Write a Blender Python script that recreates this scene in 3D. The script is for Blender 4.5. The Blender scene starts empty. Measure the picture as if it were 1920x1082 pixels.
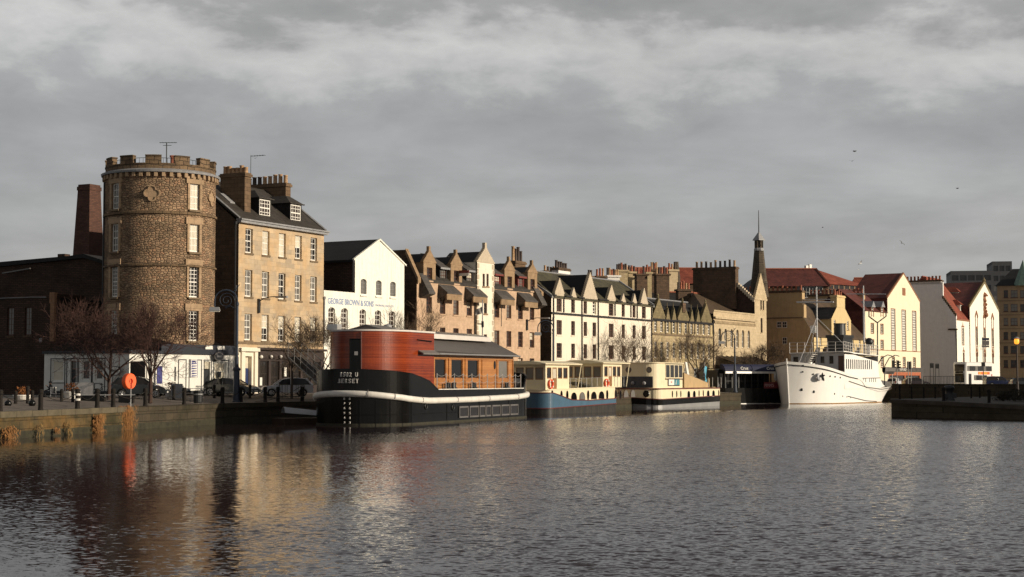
import bpy, math, random
from mathutils import Vector, Matrix
random.seed(11)
RAD = math.radians
PI = math.pi
sc = bpy.context.scene
COL = sc.collection

# ---------------------------------------------------------------- camera
F = 3000.0                      # focal length in photo pixels (photo 1920 wide)
PITCH = math.atan(171 / F)      # horizon sits on photo row 712
CAM = Vector((0, 0, 3.2))
cd = bpy.data.cameras.new('camera')
cam = bpy.data.objects.new('camera', cd)
COL.objects.link(cam)
cam.location = CAM
cam.rotation_euler = (PI / 2 + PITCH, 0, 0)
cd.sensor_width = 36
cd.lens = 36 * F / 1920
cd.clip_start = 0.5
cd.clip_end = 12000
sc.camera = cam

# ---------------------------------------------------------------- light
SUN_AZ, SUN_EL = 109.0, 16.0    # azimuth clockwise from +Y (the view direction)
sd = Vector((math.sin(RAD(SUN_AZ)) * math.cos(RAD(SUN_EL)), math.cos(RAD(SUN_AZ)) * math.cos(RAD(SUN_EL)), math.sin(RAD(SUN_EL))))
sl = bpy.data.lights.new('sun', 'SUN')
sl.energy = 4.7
sl.angle = RAD(0.5)
sl.color = (1.0, 0.87, 0.69)
so = bpy.data.objects.new('sun', sl)
COL.objects.link(so)
so.rotation_euler = (-sd).to_track_quat('-Z', 'Y').to_euler()
so.location = (60, -20, 60)

sc.view_settings.view_transform = 'Standard'
sc.view_settings.look = 'None'
sc.view_settings.exposure = 0
sc.view_settings.gamma = 1

W = bpy.data.worlds.new('World')
sc.world = W
W.use_nodes = True


class NT:
 """small node-tree helper"""
 def __init__(self, nt):
  self.t = nt
  nt.nodes.clear()
 def n(self, typ, **kw):
  x = self.t.nodes.new(typ)
  for k, v in kw.items():
   if k.startswith('i_'):
    x.inputs[k[2:].replace('_', ' ')].default_value = v
   else:
    setattr(x, k, v)
  return x
 def l(self, a, b):
  self.t.links.new(a, b)
 def math(self, op, a, b=None, c=None):
  m = self.n('ShaderNodeMath', operation=op)
  for i, v in enumerate((a, b, c)):
   if v is None:
    continue
   if isinstance(v, (int, float)):
    m.inputs[i].default_value = v
   else:
    self.l(v, m.inputs[i])
  return m.outputs[0]
 def mix(self, fac, a, b, blend='MIX'):
  m = self.n('ShaderNodeMix', data_type='RGBA', blend_type=blend)
  for sock, v in ((m.inputs[0], fac), (m.inputs[6], a), (m.inputs[7], b)):
   if isinstance(v, (int, float)):
    sock.default_value = v
   elif isinstance(v, (tuple, list)):
    sock.default_value = tuple(v) + ((1,) if len(v) == 3 else ())
   else:
    self.l(v, sock)
  return m.outputs[2]
 def ramp(self, fac, stops, interp='LINEAR'):
  r = self.n('ShaderNodeValToRGB')
  r.color_ramp.interpolation = interp
  e = r.color_ramp.elements
  while len(e) < len(stops):
   e.new(0.5)
  for el, (p, c) in zip(e, stops):
   el.position = p
   el.color = tuple(c) + (1,) if not isinstance(c, (int, float)) else (c, c, c, 1)
  self.l(fac, r.inputs[0])
  return r.outputs[0]
 def noise(self, vec, scale, detail=4, rough=0.55, dist=0.0):
  x = self.n('ShaderNodeTexNoise')
  x.inputs['Scale'].default_value = scale
  x.inputs['Detail'].default_value = detail
  x.inputs['Roughness'].default_value = rough
  x.inputs['Distortion'].default_value = dist
  if vec is not None:
   self.l(vec, x.inputs['Vector'])
  return x.outputs['Fac']


def build_sky():
 t = NT(W.node_tree)
 out = t.n('ShaderNodeOutputWorld')
 sky = t.n('ShaderNodeTexSky', sky_type='NISHITA', sun_disc=False, sun_elevation=RAD(SUN_EL), sun_rotation=RAD(SUN_AZ))
 tc = t.n('ShaderNodeTexCoord')
 sep = t.n('ShaderNodeSeparateXYZ')
 t.l(tc.outputs['Generated'], sep.inputs[0])
 zc = t.math('MAXIMUM', sep.outputs[2], 0.0)
 den = t.math('ADD', zc, 0.10)
 comb = t.n('ShaderNodeCombineXYZ')
 t.l(t.math('DIVIDE', sep.outputs[0], den), comb.inputs[0])
 t.l(t.math('DIVIDE', sep.outputs[1], den), comb.inputs[1])
 big = t.noise(comb.outputs[0], 0.85, 5, 0.6, 0.3)
 comb2 = t.n('ShaderNodeCombineXYZ')
 t.l(t.math('MULTIPLY', sep.outputs[0], 1.0), comb2.inputs[0])
 t.l(t.math('MULTIPLY', sep.outputs[1], 1.0), comb2.inputs[1])
 t.l(t.math('MULTIPLY', sep.outputs[2], 2.2), comb2.inputs[2])
 med = t.noise(comb2.outputs[0], 5.2, 7, 0.56, 0.25)
 fine = t.noise(comb2.outputs[0], 22, 5, 0.6, 0.2)
 # elevation, warped by the clouds, drives the layering of the cloud decks
 warp = t.math('MULTIPLY', t.math('SUBTRACT', med, 0.5), 0.15)
 warp2 = t.math('MULTIPLY', t.math('SUBTRACT', fine, 0.5), 0.05)
 e = t.math('ADD', t.math('ADD', sep.outputs[2], warp), warp2)
 e = t.math('DIVIDE', e, 0.40)
 lay = t.ramp(e, [(0.0, (.385, .38, .367)), (0.16, (.365, .364, .358)), (0.30, (.355, .357, .36)), (0.39, (.335, .337, .34)),
                     (0.435, (.375, .375, .376)), (0.468, (.48, .478, .472)), (0.50, (.545, .54, .53)), (0.528, (.48, .476, .468)), (0.556, (.345, .342, .337)), (0.62, (.275, .275, .275)), (0.8, (.22, .22, .222)), (1.0, (.18, .18, .185))])
 mod = t.ramp(t.math('ADD', t.math('MULTIPLY', big, .5), t.math('MULTIPLY', med, .5)), [(0.36, 1.26), (0.5, 1.0), (0.62, .8)])
 lay = t.mix(0.9, lay, mod, 'MULTIPLY')
 f2 = t.ramp(fine, [(0.25, .93), (0.75, 1.06)])
 lay = t.mix(0.8, lay, f2, 'MULTIPLY')
 b1 = t.n('ShaderNodeBackground')
 b1.inputs[1].default_value = 0.08
 t.l(sky.outputs[0], b1.inputs[0])
 b2 = t.n('ShaderNodeBackground')
 b2.inputs[1].default_value = 1.08
 t.l(lay, b2.inputs[0])
 ms = t.n('ShaderNodeMixShader')
 ms.inputs[0].default_value = 0.93
 t.l(b1.outputs[0], ms.inputs[1])
 t.l(b2.outputs[0], ms.inputs[2])
 t.l(ms.outputs[0], out.inputs[0])


build_sky()

# ---------------------------------------------------------------- pixel <-> world
cp, sp = math.cos(PITCH), math.sin(PITCH)


def ray(px, py):
 a, b = (px - 960) / F, (541 - py) / F
 return Vector((a, cp - b * sp, sp + b * cp))


def at(px, py, D):
 r = ray(px, py)
 return CAM + r * (D / r.y)


def gnd(px, D, z):
 p = at(px, 712, D)
 return Vector((p.x, p.y, z))


# ---------------------------------------------------------------- meshes
MATS = {}


class MB:
 def __init__(self, M=None):
  self.v, self.f, self.M = [], [], M
 def add(self, pts, faces):
  o = len(self.v)
  if self.M is not None:
   pts = [self.M @ Vector(p) for p in pts]
  self.v += [tuple(p) for p in pts]
  self.f += [tuple(i + o for i in f) for f in faces]
  return self
 def box(self, x0, x1, y0, y1, z0, z1):
  return self.add([(x0, y0, z0), (x1, y0, z0), (x1, y1, z0), (x0, y1, z0), (x0, y0, z1), (x1, y0, z1), (x1, y1, z1), (x0, y1, z1)],
      [(0, 3, 2, 1), (4, 5, 6, 7), (0, 1, 5, 4), (1, 2, 6, 5), (2, 3, 7, 6), (3, 0, 4, 7)])
 def poly(self, pts):
  return self.add(pts, [tuple(range(len(pts)))])
 def prism(self, pts, ext):
  """extrude the planar loop pts by the vector ext"""
  n = len(pts)
  e = Vector(ext)
  return self.add(list(map(Vector, pts)) + [Vector(p) + e for p in pts],
      [tuple(range(n - 1, -1, -1)), tuple(range(n, 2 * n))] + [(i, (i + 1) % n, n + (i + 1) % n, n + i) for i in range(n)])
 def prism_xz(self, pts, y0, y1):
  return self.prism([(a, y0, b) for a, b in pts], (0, y1 - y0, 0))
 def prism_yz(self, pts, x0, x1):
  return self.prism([(x0, a, b) for a, b in pts], (x1 - x0, 0, 0))
 def prism_xy(self, pts, z0, z1):
  return self.prism([(a, b, z0) for a, b in pts], (0, 0, z1 - z0))
 def tube(self, pts, r, n=6, cap=True):
  pts = [Vector(p) for p in pts]
  rs = r if isinstance(r, (list, tuple)) else [r] * len(pts)
  vs, fs = [], []
  prev = None
  for i, p in enumerate(pts):
   d = (pts[min(i + 1, len(pts) - 1)] - pts[max(i - 1, 0)])
   d = d.normalized() if d.length > 1e-9 else Vector((0, 0, 1))
   a = prev if prev is not None else (Vector((0, 0, 1)) if abs(d.z) < 0.9 else Vector((1, 0, 0)))
   a = a - d * a.dot(d)
   if a.length < 1e-6:
    a = d.orthogonal()
   a.normalize()
   prev = a
   b = d.cross(a)
   for k in range(n):
    t = 2 * PI * k / n
    vs.append(p + (a * math.cos(t) + b * math.sin(t)) * rs[i])
  for i in range(len(pts) - 1):
   for k in range(n):
    fs.append((i * n + k, i * n + (k + 1) % n, (i + 1) * n + (k + 1) % n, (i + 1) * n + k))
  if cap:
   fs.append(tuple(range(n - 1, -1, -1)))
   fs.append(tuple(range((len(pts) - 1) * n, len(pts) * n)))
  return self.add(vs, fs)
 def lathe(self, prof, n=16, c=(0, 0), a0=0.0, a1=2 * PI):
  """prof: (radius, z) list, turned about the vertical through c"""
  vs, fs = [], []
  full = abs(a1 - a0 - 2 * PI) < 1e-6
  m = n if full else n + 1
  for r, z in prof:
   for k in range(m):
    t = a0 + (a1 - a0) * k / n
    vs.append((c[0] + r * math.cos(t), c[1] + r * math.sin(t), z))
  for i in range(len(prof) - 1):
   for k in range(n):
    k2 = (k + 1) % m
    fs.append((i * m + k, i * m + k2, (i + 1) * m + k2, (i + 1) * m + k))
  return self.add(vs, fs)
 def ball(self, c, r, n=10, m=6, sz=1.0):
  prof = [(max(r * math.sin(PI * i / m), 0.0005), c[2] - r * sz * math.cos(PI * i / m)) for i in range(m + 1)]
  return self.lathe(prof, n, (c[0], c[1]))
 def torus(self, c, R, r, axis='y', n=24, m=8):
  vs, fs = [], []
  for i in range(n):
   t = 2 * PI * i / n
   for k in range(m):
    q = 2 * PI * k / m
    a, b, d = (R + r * math.cos(q)) * math.cos(t), (R + r * math.cos(q)) * math.sin(t), r * math.sin(q)
    p = (a, d, b) if axis == 'y' else ((d, a, b) if axis == 'x' else (a, b, d))
    vs.append((c[0] + p[0], c[1] + p[1], c[2] + p[2]))
  for i in range(n):
   for k in range(m):
    fs.append((i * m + k, i * m + (k + 1) % m, ((i + 1) % n) * m + (k + 1) % m, ((i + 1) % n) * m + k))
  return self.add(vs, fs)
 def loft(self, rings, close=False, cap=False):
  n = len(rings[0])
  vs = [p for r in rings for p in r]
  fs = []
  for i in range(len(rings) - 1):
   for k in range(n if close else n - 1):
    fs.append((i * n + k, i * n + (k + 1) % n, (i + 1) * n + (k + 1) % n, (i + 1) * n + k))
  if cap:
   fs.append(tuple(range(n - 1, -1, -1)))
   fs.append(tuple(range((len(rings) - 1) * n, len(rings) * n)))
  return self.add(vs, fs)
 def obj(self, name, mat, parent=None, smooth=False):
  me = bpy.data.meshes.new(name)
  me.from_pydata(self.v, [], self.f)
  me.materials.append(MATS[mat])
  if smooth:
   me.polygons.foreach_set('use_smooth', [True] * len(me.polygons))
   me.update()
  o = bpy.data.objects.new(name, me)
  COL.objects.link(o)
  if parent is not None:
   o.parent = parent
  return o


def clip(poly, inside, cut):
 out = []
 for i in range(len(poly)):
  a, b = poly[i - 1], poly[i]
  ia, ib = inside(a), inside(b)
  if ia != ib:
   out.append(cut(a, b))
  if ib:
   out.append(b)
 return out


def clip_convex(poly, hull):
 area = sum(hull[i - 1][0] * hull[i][1] - hull[i][0] * hull[i - 1][1] for i in range(len(hull)))
 sg = 1 if area > 0 else -1
 for i in range(len(hull)):
  (ax, ay), (bx, by) = hull[i - 1], hull[i]
  f = lambda p: sg * ((bx - ax) * (p[1] - ay) - (by - ay) * (p[0] - ax))
  def cut(p, q):
   a, b = f(p), f(q)
   t = a / (a - b)
   return (p[0] + (q[0] - p[0]) * t, p[1] + (q[1] - p[1]) * t)
  poly = clip(poly, lambda p: f(p) >= -1e-9, cut)
  if len(poly) < 3:
   return []
 return poly


def wall(mb, outline, holes, y=0.0, rev=0.2):
 """flat wall face in the local xz plane, convex outline, rectangular openings with reveals going to +y"""
 xs = sorted(set([p[0] for p in outline] + [h for q in holes for h in (q[0], q[1])]))
 zs = sorted(set([p[1] for p in outline] + [h for q in holes for h in (q[2], q[3])]))
 for i in range(len(xs) - 1):
  for k in range(len(zs) - 1):
   x0, x1, z0, z1 = xs[i], xs[i + 1], zs[k], zs[k + 1]
   if x1 - x0 < 1e-5 or z1 - z0 < 1e-5:
    continue
   cx, cz = (x0 + x1) / 2, (z0 + z1) / 2
   if any(q[0] < cx < q[1] and q[2] < cz < q[3] for q in holes):
    continue
   c = clip_convex([(x0, z0), (x1, z0), (x1, z1), (x0, z1)], outline)
   if len(c) >= 3:
    mb.poly([(a, y, b) for a, b in c])
 for a, b, c, d in holes:
  r = y + rev
  mb.poly([(a, y, c), (a, r, c), (a, r, d), (a, y, d)])
  mb.poly([(b, y, c), (b, y, d), (b, r, d), (b, r, c)])
  mb.poly([(a, y, d), (a, r, d), (b, r, d), (b, y, d)])
  mb.poly([(a, y, c), (b, y, c), (b, r, c), (a, r, c)])


def tag(o, label, cat, group=None, kind=None):
 o['label'] = label
 o['category'] = cat
 if group:
  o['group'] = group
 if kind:
  o['kind'] = kind
 return o


def structure(o):
 o['kind'] = 'structure'
 return o


def empty(name, loc, rz=0.0):
 o = bpy.data.objects.new(name, None)
 o.empty_display_size = 0.5
 COL.objects.link(o)
 o.location = loc
 o.rotation_euler = (0, 0, rz)
 return o


def copy_tree(o, parent=None):
 c = o.copy()
 COL.objects.link(c)
 if parent is not None:
  c.parent = parent
 for ch in list(o.children):
  copy_tree(ch, c)
 return c


def text_mesh(name, s, mat, parent, w=None, h=0.3, x=0, y=0, z=0, M=None, ext=0.01, shear=0.0, align='CENTER', bold=0.0):
 cu = bpy.data.curves.new(name, 'FONT')
 cu.body = s
 cu.size = 1.0
 cu.extrude = ext
 cu.shear = shear
 cu.offset = bold
 cu.align_x = align
 cu.align_y = 'CENTER'
 tmp = bpy.data.objects.new('lettering_curve', cu)
 COL.objects.link(tmp)
 dg = bpy.context.evaluated_depsgraph_get()
 dg.update()
 me = bpy.data.meshes.new_from_object(tmp.evaluated_get(dg))
 bpy.data.objects.remove(tmp)
 bpy.data.curves.remove(cu)
 xs = [v.co.x for v in me.vertices]
 ys = [v.co.y for v in me.vertices]
 if not xs:
  return None
 cx, cy = (max(xs) + min(xs)) / 2, (max(ys) + min(ys)) / 2
 ky = h / max(max(ys) - min(ys), 1e-6)
 kx = (w / (max(xs) - min(xs))) if w else ky
 mb = MB(M)
 mb.add([(x + (v.co.x - cx) * kx, y - v.co.z, z + (v.co.y - cy) * ky) for v in me.vertices], [tuple(p.vertices) for p in me.polygons])
 bpy.data.meshes.remove(me)
 return mb.obj(name, mat, parent)


# ---------------------------------------------------------------- materials
def newmat(name):
 m = bpy.data.materials.new(name)
 m.use_nodes = True
 t = NT(m.node_tree)
 out = t.n('ShaderNodeOutputMaterial')
 b = t.n('ShaderNodeBsdfPrincipled')
 t.l(b.outputs[0], out.inputs[0])
 MATS[name] = m
 return t, b


def plain(name, c, rough=0.6, var=0.18, scale=1.5, metal=0.0, streak=0.0, bump=0.0, coat=0.0, spec=0.5, dirt=None, bscale=14):
 t, b = newmat(name)
 tc = t.n('ShaderNodeTexCoord')
 n1 = t.noise(tc.outputs['Object'], scale, 5, 0.6)
 col = t.mix(t.ramp(n1, [(0.3, 0.0), (0.7, 1.0)]), tuple(x * (1 - var) for x in c), tuple(min(1, x * (1 + var)) for x in c))
 if streak:
  mp = t.n('ShaderNodeMapping')
  mp.inputs['Scale'].default_value = (2.2, 2.2, 0.18)
  t.l(tc.outputs['Object'], mp.inputs[0])
  n2 = t.noise(mp.outputs[0], 1.6, 6, 0.7)
  d = dirt or tuple(x * 0.45 for x in c)
  col = t.mix(t.math('MULTIPLY', t.ramp(n2, [(0.48, 0.0), (0.75, 1.0)]), streak), col, d)
 t.l(col, b.inputs['Base Color'])
 b.inputs['Roughness'].default_value = rough
 b.inputs['Metallic'].default_value = metal
 b.inputs['Specular IOR Level'].default_value = spec
 if coat:
  b.inputs['Coat Weight'].default_value = coat
  b.inputs['Coat Roughness'].default_value = 0.08
 if bump:
  bp = t.n('ShaderNodeBump')
  bp.inputs['Strength'].default_value = bump
  bp.inputs['Distance'].default_value = 0.03
  t.l(t.noise(tc.outputs['Object'], bscale, 5, 0.65), bp.inputs['Height'])
  t.l(bp.outputs[0], b.inputs['Normal'])
 return name


def masonry(name, c1, c2, mortar, bw=0.6, bh=0.3, msize=0.012, bump=0.5, rough=0.85, warp=0.0, tower=0.0, stain=0.35, stainc=(.05, .042, .03), bdist=0.03, alt=None, stscale=0.35, nz2=0.5):
 t, b = newmat(name)
 tc = t.n('ShaderNodeTexCoord')
 sep = t.n('ShaderNodeSeparateXYZ')
 t.l(tc.outputs['Object'], sep.inputs[0])
 if tower:
  u = t.math('MULTIPLY', t.math('ARCTAN2', sep.outputs[1], sep.outputs[0]), tower)
 else:
  u = t.math('ADD', sep.outputs[0], sep.outputs[1])
 cb = t.n('ShaderNodeCombineXYZ')
 t.l(u, cb.inputs[0])
 t.l(sep.outputs[2], cb.inputs[1])
 vec = cb.outputs[0]
 if warp:
  nz = t.n('ShaderNodeTexNoise')
  nz.inputs['Scale'].default_value = 1.1
  nz.inputs['Detail'].default_value = 3
  t.l(vec, nz.inputs['Vector'])
  vm = t.n('ShaderNodeVectorMath', operation='MULTIPLY_ADD')
  t.l(nz.outputs['Color'], vm.inputs[0])
  vm.inputs[1].default_value = (warp, warp, 0)
  t.l(vec, vm.inputs[2])
  vec = vm.outputs[0]
 br = t.n('ShaderNodeTexBrick')
 br.offset = 0.5
 br.inputs['Scale'].default_value = 1.0
 br.inputs['Brick Width'].default_value = bw
 br.inputs['Row Height'].default_value = bh
 br.inputs['Mortar Size'].default_value = msize
 br.inputs['Mortar Smooth'].default_value = 0.3
 br.inputs['Bias'].default_value = -0.1
 br.inputs['Color1'].default_value = c1 + (1,)
 br.inputs['Color2'].default_value = c2 + (1,)
 br.inputs['Mortar'].default_value = mortar + (1,)
 t.l(vec, br.inputs['Vector'])
 col = br.outputs['Color']
 if alt:
  na = t.noise(vec, 0.55, 3, 0.5)
  col = t.mix(t.math('MULTIPLY', t.ramp(na, [(0.45, 0.0), (0.62, 1.0)]), 0.7), col, alt)
 n1 = t.noise(tc.outputs['Object'], stscale, 6, 0.65)
 col = t.mix(t.math('MULTIPLY', t.ramp(n1, [(0.46, 0.0), (0.72, 1.0)]), stain), col, stainc)
 n2 = t.noise(tc.outputs['Object'], 2.2, 5, 0.65)
 col = t.mix(nz2, col, t.ramp(n2, [(0.25, .5), (0.75, 1.38)]), 'MULTIPLY')
 t.l(col, b.inputs['Base Color'])
 b.inputs['Roughness'].default_value = rough
 b.inputs['Specular IOR Level'].default_value = 0.25
 h = t.math('ADD', t.math('MULTIPLY', br.outputs['Fac'], -1.0), t.math('MULTIPLY', t.noise(tc.outputs['Object'], 9.0, 4, 0.6), 0.8))
 bp = t.n('ShaderNodeBump')
 bp.inputs['Strength'].default_value = bump
 bp.inputs['Distance'].default_value = bdist
 t.l(h, bp.inputs['Height'])
 t.l(bp.outputs[0], b.inputs['Normal'])
 return name


def rubble(name, R_):
 """random rubble on a round wall: every stone its own tone and a rough bulging face"""
 t, b = newmat(name)
 tc = t.n('ShaderNodeTexCoord')
 sep = t.n('ShaderNodeSeparateXYZ')
 t.l(tc.outputs['Object'], sep.inputs[0])
 cb = t.n('ShaderNodeCombineXYZ')
 t.l(t.math('MULTIPLY', t.math('ARCTAN2', sep.outputs[1], sep.outputs[0]), R_), cb.inputs[0])
 t.l(t.math('MULTIPLY', sep.outputs[2], 1.8), cb.inputs[1])
 vec = cb.outputs[0]
 v1 = t.n('ShaderNodeTexVoronoi', voronoi_dimensions='2D', feature='F1')
 v2 = t.n('ShaderNodeTexVoronoi', voronoi_dimensions='2D', feature='DISTANCE_TO_EDGE')
 for v in (v1, v2):
  v.inputs['Scale'].default_value = 3.1
  v.inputs['Randomness'].default_value = .9
  t.l(vec, v.inputs['Vector'])
 cs = t.n('ShaderNodeSeparateColor')
 t.l(v1.outputs['Color'], cs.inputs[0])
 col = t.ramp(cs.outputs[0], [(0, (.21, .145, .095)), (.3, (.30, .20, .125)), (.6, (.37, .25, .155)), (.8, (.36, .21, .125)), (1, (.42, .30, .19))])
 edge = t.ramp(v2.outputs['Distance'], [(0.0, .45), (0.06, 1)])
 col = t.mix(edge, (.22, .155, .10), col)
 n1 = t.noise(tc.outputs['Object'], .5, 6, .65)
 col = t.mix(t.math('MULTIPLY', t.ramp(n1, [(.44, 0), (.66, 1)]), .65), col, (.12, .09, .058))
 n3 = t.noise(vec, .9, 5, .7)
 col = t.mix(.6, col, t.ramp(n3, [(.3, .6), (.7, 1.35)]), 'MULTIPLY')
 t.l(col, b.inputs['Base Color'])
 b.inputs['Roughness'].default_value = .9
 b.inputs['Specular IOR Level'].default_value = .2
 h = t.math('ADD', t.ramp(v2.outputs['Distance'], [(0, 0), (.22, 1)], 'EASE'), t.math('ADD', t.math('MULTIPLY', cs.outputs[1], .9), t.math('MULTIPLY', t.noise(vec, 6, 4), .7)))
 bp = t.n('ShaderNodeBump')
 bp.inputs['Strength'].default_value = 1.0
 bp.inputs['Distance'].default_value = .08
 t.l(h, bp.inputs['Height'])
 t.l(bp.outputs[0], b.inputs['Normal'])


def roofing(name, c1, c2, row=0.28, tile=0.25, bump=0.4, rough=0.7, moss=0.0, mossc=(.09, .09, .03)):
 """courses follow height; breaks follow the horizontal"""
 t, b = newmat(name)
 tc = t.n('ShaderNodeTexCoord')
 sep = t.n('ShaderNodeSeparateXYZ')
 t.l(tc.outputs['Object'], sep.inputs[0])
 cb = t.n('ShaderNodeCombineXYZ')
 t.l(t.math('ADD', sep.outputs[0], t.math('MULTIPLY', sep.outputs[1], 0.37)), cb.inputs[0])
 t.l(sep.outputs[2], cb.inputs[1])
 br = t.n('ShaderNodeTexBrick')
 br.inputs['Scale'].default_value = 1
 br.inputs['Brick Width'].default_value = tile
 br.inputs['Row Height'].default_value = row
 br.inputs['Mortar Size'].default_value = 0.012
 br.inputs['Color1'].default_value = c1 + (1,)
 br.inputs['Color2'].default_value = c2 + (1,)
 br.inputs['Mortar'].default_value = tuple(x * .45 for x in c1) + (1,)
 t.l(cb.outputs[0], br.inputs['Vector'])
 col = br.outputs['Color']
 n = t.noise(tc.outputs['Object'], 0.6, 5, 0.6)
 col = t.mix(0.75, col, t.ramp(n, [(0.3, .6), (0.7, 1.35)]), 'MULTIPLY')
 if moss:
  n3 = t.noise(tc.outputs['Object'], 1.4, 5, 0.7)
  col = t.mix(t.math('MULTIPLY', t.ramp(n3, [(0.42, 0), (0.66, 1)]), moss), col, mossc)
 t.l(col, b.inputs['Base Color'])
 b.inputs['Roughness'].default_value = rough
 b.inputs['Specular IOR Level'].default_value = 0.3
 bp = t.n('ShaderNodeBump')
 bp.inputs['Strength'].default_value = bump
 bp.inputs['Distance'].default_value = 0.03
 t.l(t.math('ADD', t.math('MULTIPLY', br.outputs['Fac'], -1.0), t.noise(tc.outputs['Object'], 6, 3)), bp.inputs['Height'])
 t.l(bp.outputs[0], b.inputs['Normal'])
 return name


def woodmat(name, c1, c2, plank=0.14, rough=0.45, coat=0.0, bump=0.25):
 t, b = newmat(name)
 tc = t.n('ShaderNodeTexCoord')
 sep = t.n('ShaderNodeSeparateXYZ')
 t.l(tc.outputs['Object'], sep.inputs[0])
 row = t.math('FLOOR', t.math('DIVIDE', sep.outputs[2], plank))
 wn = t.n('ShaderNodeTexWhiteNoise', noise_dimensions='1D')
 t.l(row, wn.inputs['W'])
 mp = t.n('ShaderNodeMapping')
 mp.inputs['Scale'].default_value = (0.5, 0.5, 7)
 t.l(tc.outputs['Object'], mp.inputs[0])
 n = t.noise(mp.outputs[0], 2.2, 6, 0.65, 0.4)
 n2 = t.noise(tc.outputs['Object'], 0.9, 4, 0.6)
 f = t.math('ADD', t.math('MULTIPLY', wn.outputs['Value'], 0.3), t.math('ADD', t.math('MULTIPLY', n, 0.45), t.math('MULTIPLY', n2, 0.25)))
 col = t.ramp(f, [(0.25, c1), (0.7, c2)])
 fr = t.math('FRACT', t.math('DIVIDE', sep.outputs[2], plank))
 gap = t.math('LESS_THAN', fr, 0.07)
 col = t.mix(t.math('MULTIPLY', gap, 0.6), col, tuple(x * .25 for x in c1))
 t.l(col, b.inputs['Base Color'])
 b.inputs['Roughness'].default_value = rough
 if coat:
  b.inputs['Coat Weight'].default_value = coat
  b.inputs['Coat Roughness'].default_value = 0.25
 bp = t.n('ShaderNodeBump')
 bp.inputs['Strength'].default_value = bump
 bp.inputs['Distance'].default_value = 0.01
 t.l(t.math('SUBTRACT', t.math('MULTIPLY', n, 0.4), gap), bp.inputs['Height'])
 t.l(bp.outputs[0], b.inputs['Normal'])
 return name


def glassmat(name, c, rough=0.06, spec=0.5, wob=0.02):
 t, b = newmat(name)
 tc = t.n('ShaderNodeTexCoord')
 n = t.noise(tc.outputs['Object'], 0.9, 3, 0.5)
 t.l(t.mix(n, tuple(x * .6 for x in c), tuple(x * 1.4 for x in c)), b.inputs['Base Color'])
 b.inputs['Roughness'].default_value = rough
 b.inputs['Specular IOR Level'].default_value = spec
 bp = t.n('ShaderNodeBump')
 bp.inputs['Strength'].default_value = wob
 bp.inputs['Distance'].default_value = 0.2
 t.l(t.noise(tc.outputs['Object'], 1.7, 2), bp.inputs['Height'])
 t.l(bp.outputs[0], b.inputs['Normal'])
 return name


glassmat('glass', (.022, .02, .02))
glassmat('glass_warm', (.05, .035, .028))
glassmat('glass_grey', (.16, .15, .135), 0.2)
glassmat('blind', (.62, .56, .44), 0.35)
glassmat('glass_black', (.006, .006, .007), 0.05, .25)
plain('white_paint', (.78, .75, .68), 0.5, 0.06, 2)
plain('brown_frame', (.075, .028, .018), 0.5, 0.2)
plain('red_frame', (.17, .03, .022), 0.5, 0.2)
plain('red_stone_trim', (.27, .115, .055), 0.8, 0.2, 3)
plain('grey_metal', (.33, .33, .33), 0.45, 0.1, metal=0.4)
plain('black_iron', (.012, .013, .014), 0.45, 0.3)
plain('blue_iron', (.022, .032, .052), 0.4, 0.25)
plain('black_pipe', (.015, .013, .013), 0.5, 0.2)
plain('lead', (.27, .27, .275), 0.55, 0.2, 3, streak=0.3)
plain('pot_buff', (.42, .26, .14), 0.8, 0.35, 6)
plain('pot_red', (.33, .11, .06), 0.8, 0.35, 6)
plain('pot_dark', (.07, .05, .042), 0.8, 0.35, 6)
plain('sill_stone', (.17, .12, .07), 0.85, 0.25, 4)
masonry('stone_house', (.58, .435, .275), (.38, .31, .225), (.36, .27, .17), 0.95, 0.42, 0.01, 0.4, warp=0.06, nz2=.3, stain=0.5, stainc=(.23, .18, .13), alt=(.54, .36, .19), bdist=0.02)
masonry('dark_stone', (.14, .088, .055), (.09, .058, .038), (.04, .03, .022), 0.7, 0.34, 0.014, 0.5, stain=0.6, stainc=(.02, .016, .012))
masonry('chimney_stone', (.17, .11, .065), (.12, .078, .045), (.06, .04, .03), 0.7, 0.35, 0.014, 0.5, stain=0.5, stainc=(.04, .03, .02))
rubble('rubble', 4.5)
masonry('tower_dress', (.42, .29, .18), (.36, .25, .15), (.18, .12, .08), 0.9, 0.4, 0.012, 0.4, stain=0.3, stainc=(.08, .06, .04))
masonry('parapet_stone', (.21, .14, .08), (.15, .10, .06), (.07, .05, .035), 0.7, 0.36, 0.03, 0.9, warp=0.3, tower=4.6, stain=0.6, stainc=(.035, .032, .018), bdist=0.06)
masonry('red_brick', (.125, .058, .04), (.08, .038, .028), (.07, .045, .035), 0.45, 0.15, 0.02, 0.6, stain=0.5, stainc=(.03, .02, .016))
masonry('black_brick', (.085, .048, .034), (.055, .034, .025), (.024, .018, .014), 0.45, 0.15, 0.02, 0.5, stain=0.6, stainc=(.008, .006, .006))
masonry('sandstone', (.55, .385, .26), (.50, .34, .225), (.43, .30, .20), 0.85, 0.5, 0.01, 0.2, stain=0.3, stainc=(.36, .25, .16), bdist=0.012)
masonry('gable_stone', (.33, .225, .135), (.28, .185, .105), (.22, .15, .09), 0.7, 0.4, 0.01, 0.25, stain=0.4, stainc=(.16, .11, .07), bdist=0.012)
masonry('grey_ashlar', (.48, .38, .235), (.40, .31, .19), (.25, .18, .10), 0.8, 0.36, 0.014, 0.4, warp=0.05, stain=0.4, stainc=(.13, .11, .065), alt=(.50, .40, .21), bdist=0.02)
masonry('lichen_stone', (.23, .185, .10), (.17, .135, .075), (.13, .10, .06), 0.7, 0.34, 0.014, 0.5, stain=0.5, stainc=(.09, .08, .035), bdist=0.02)
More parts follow.
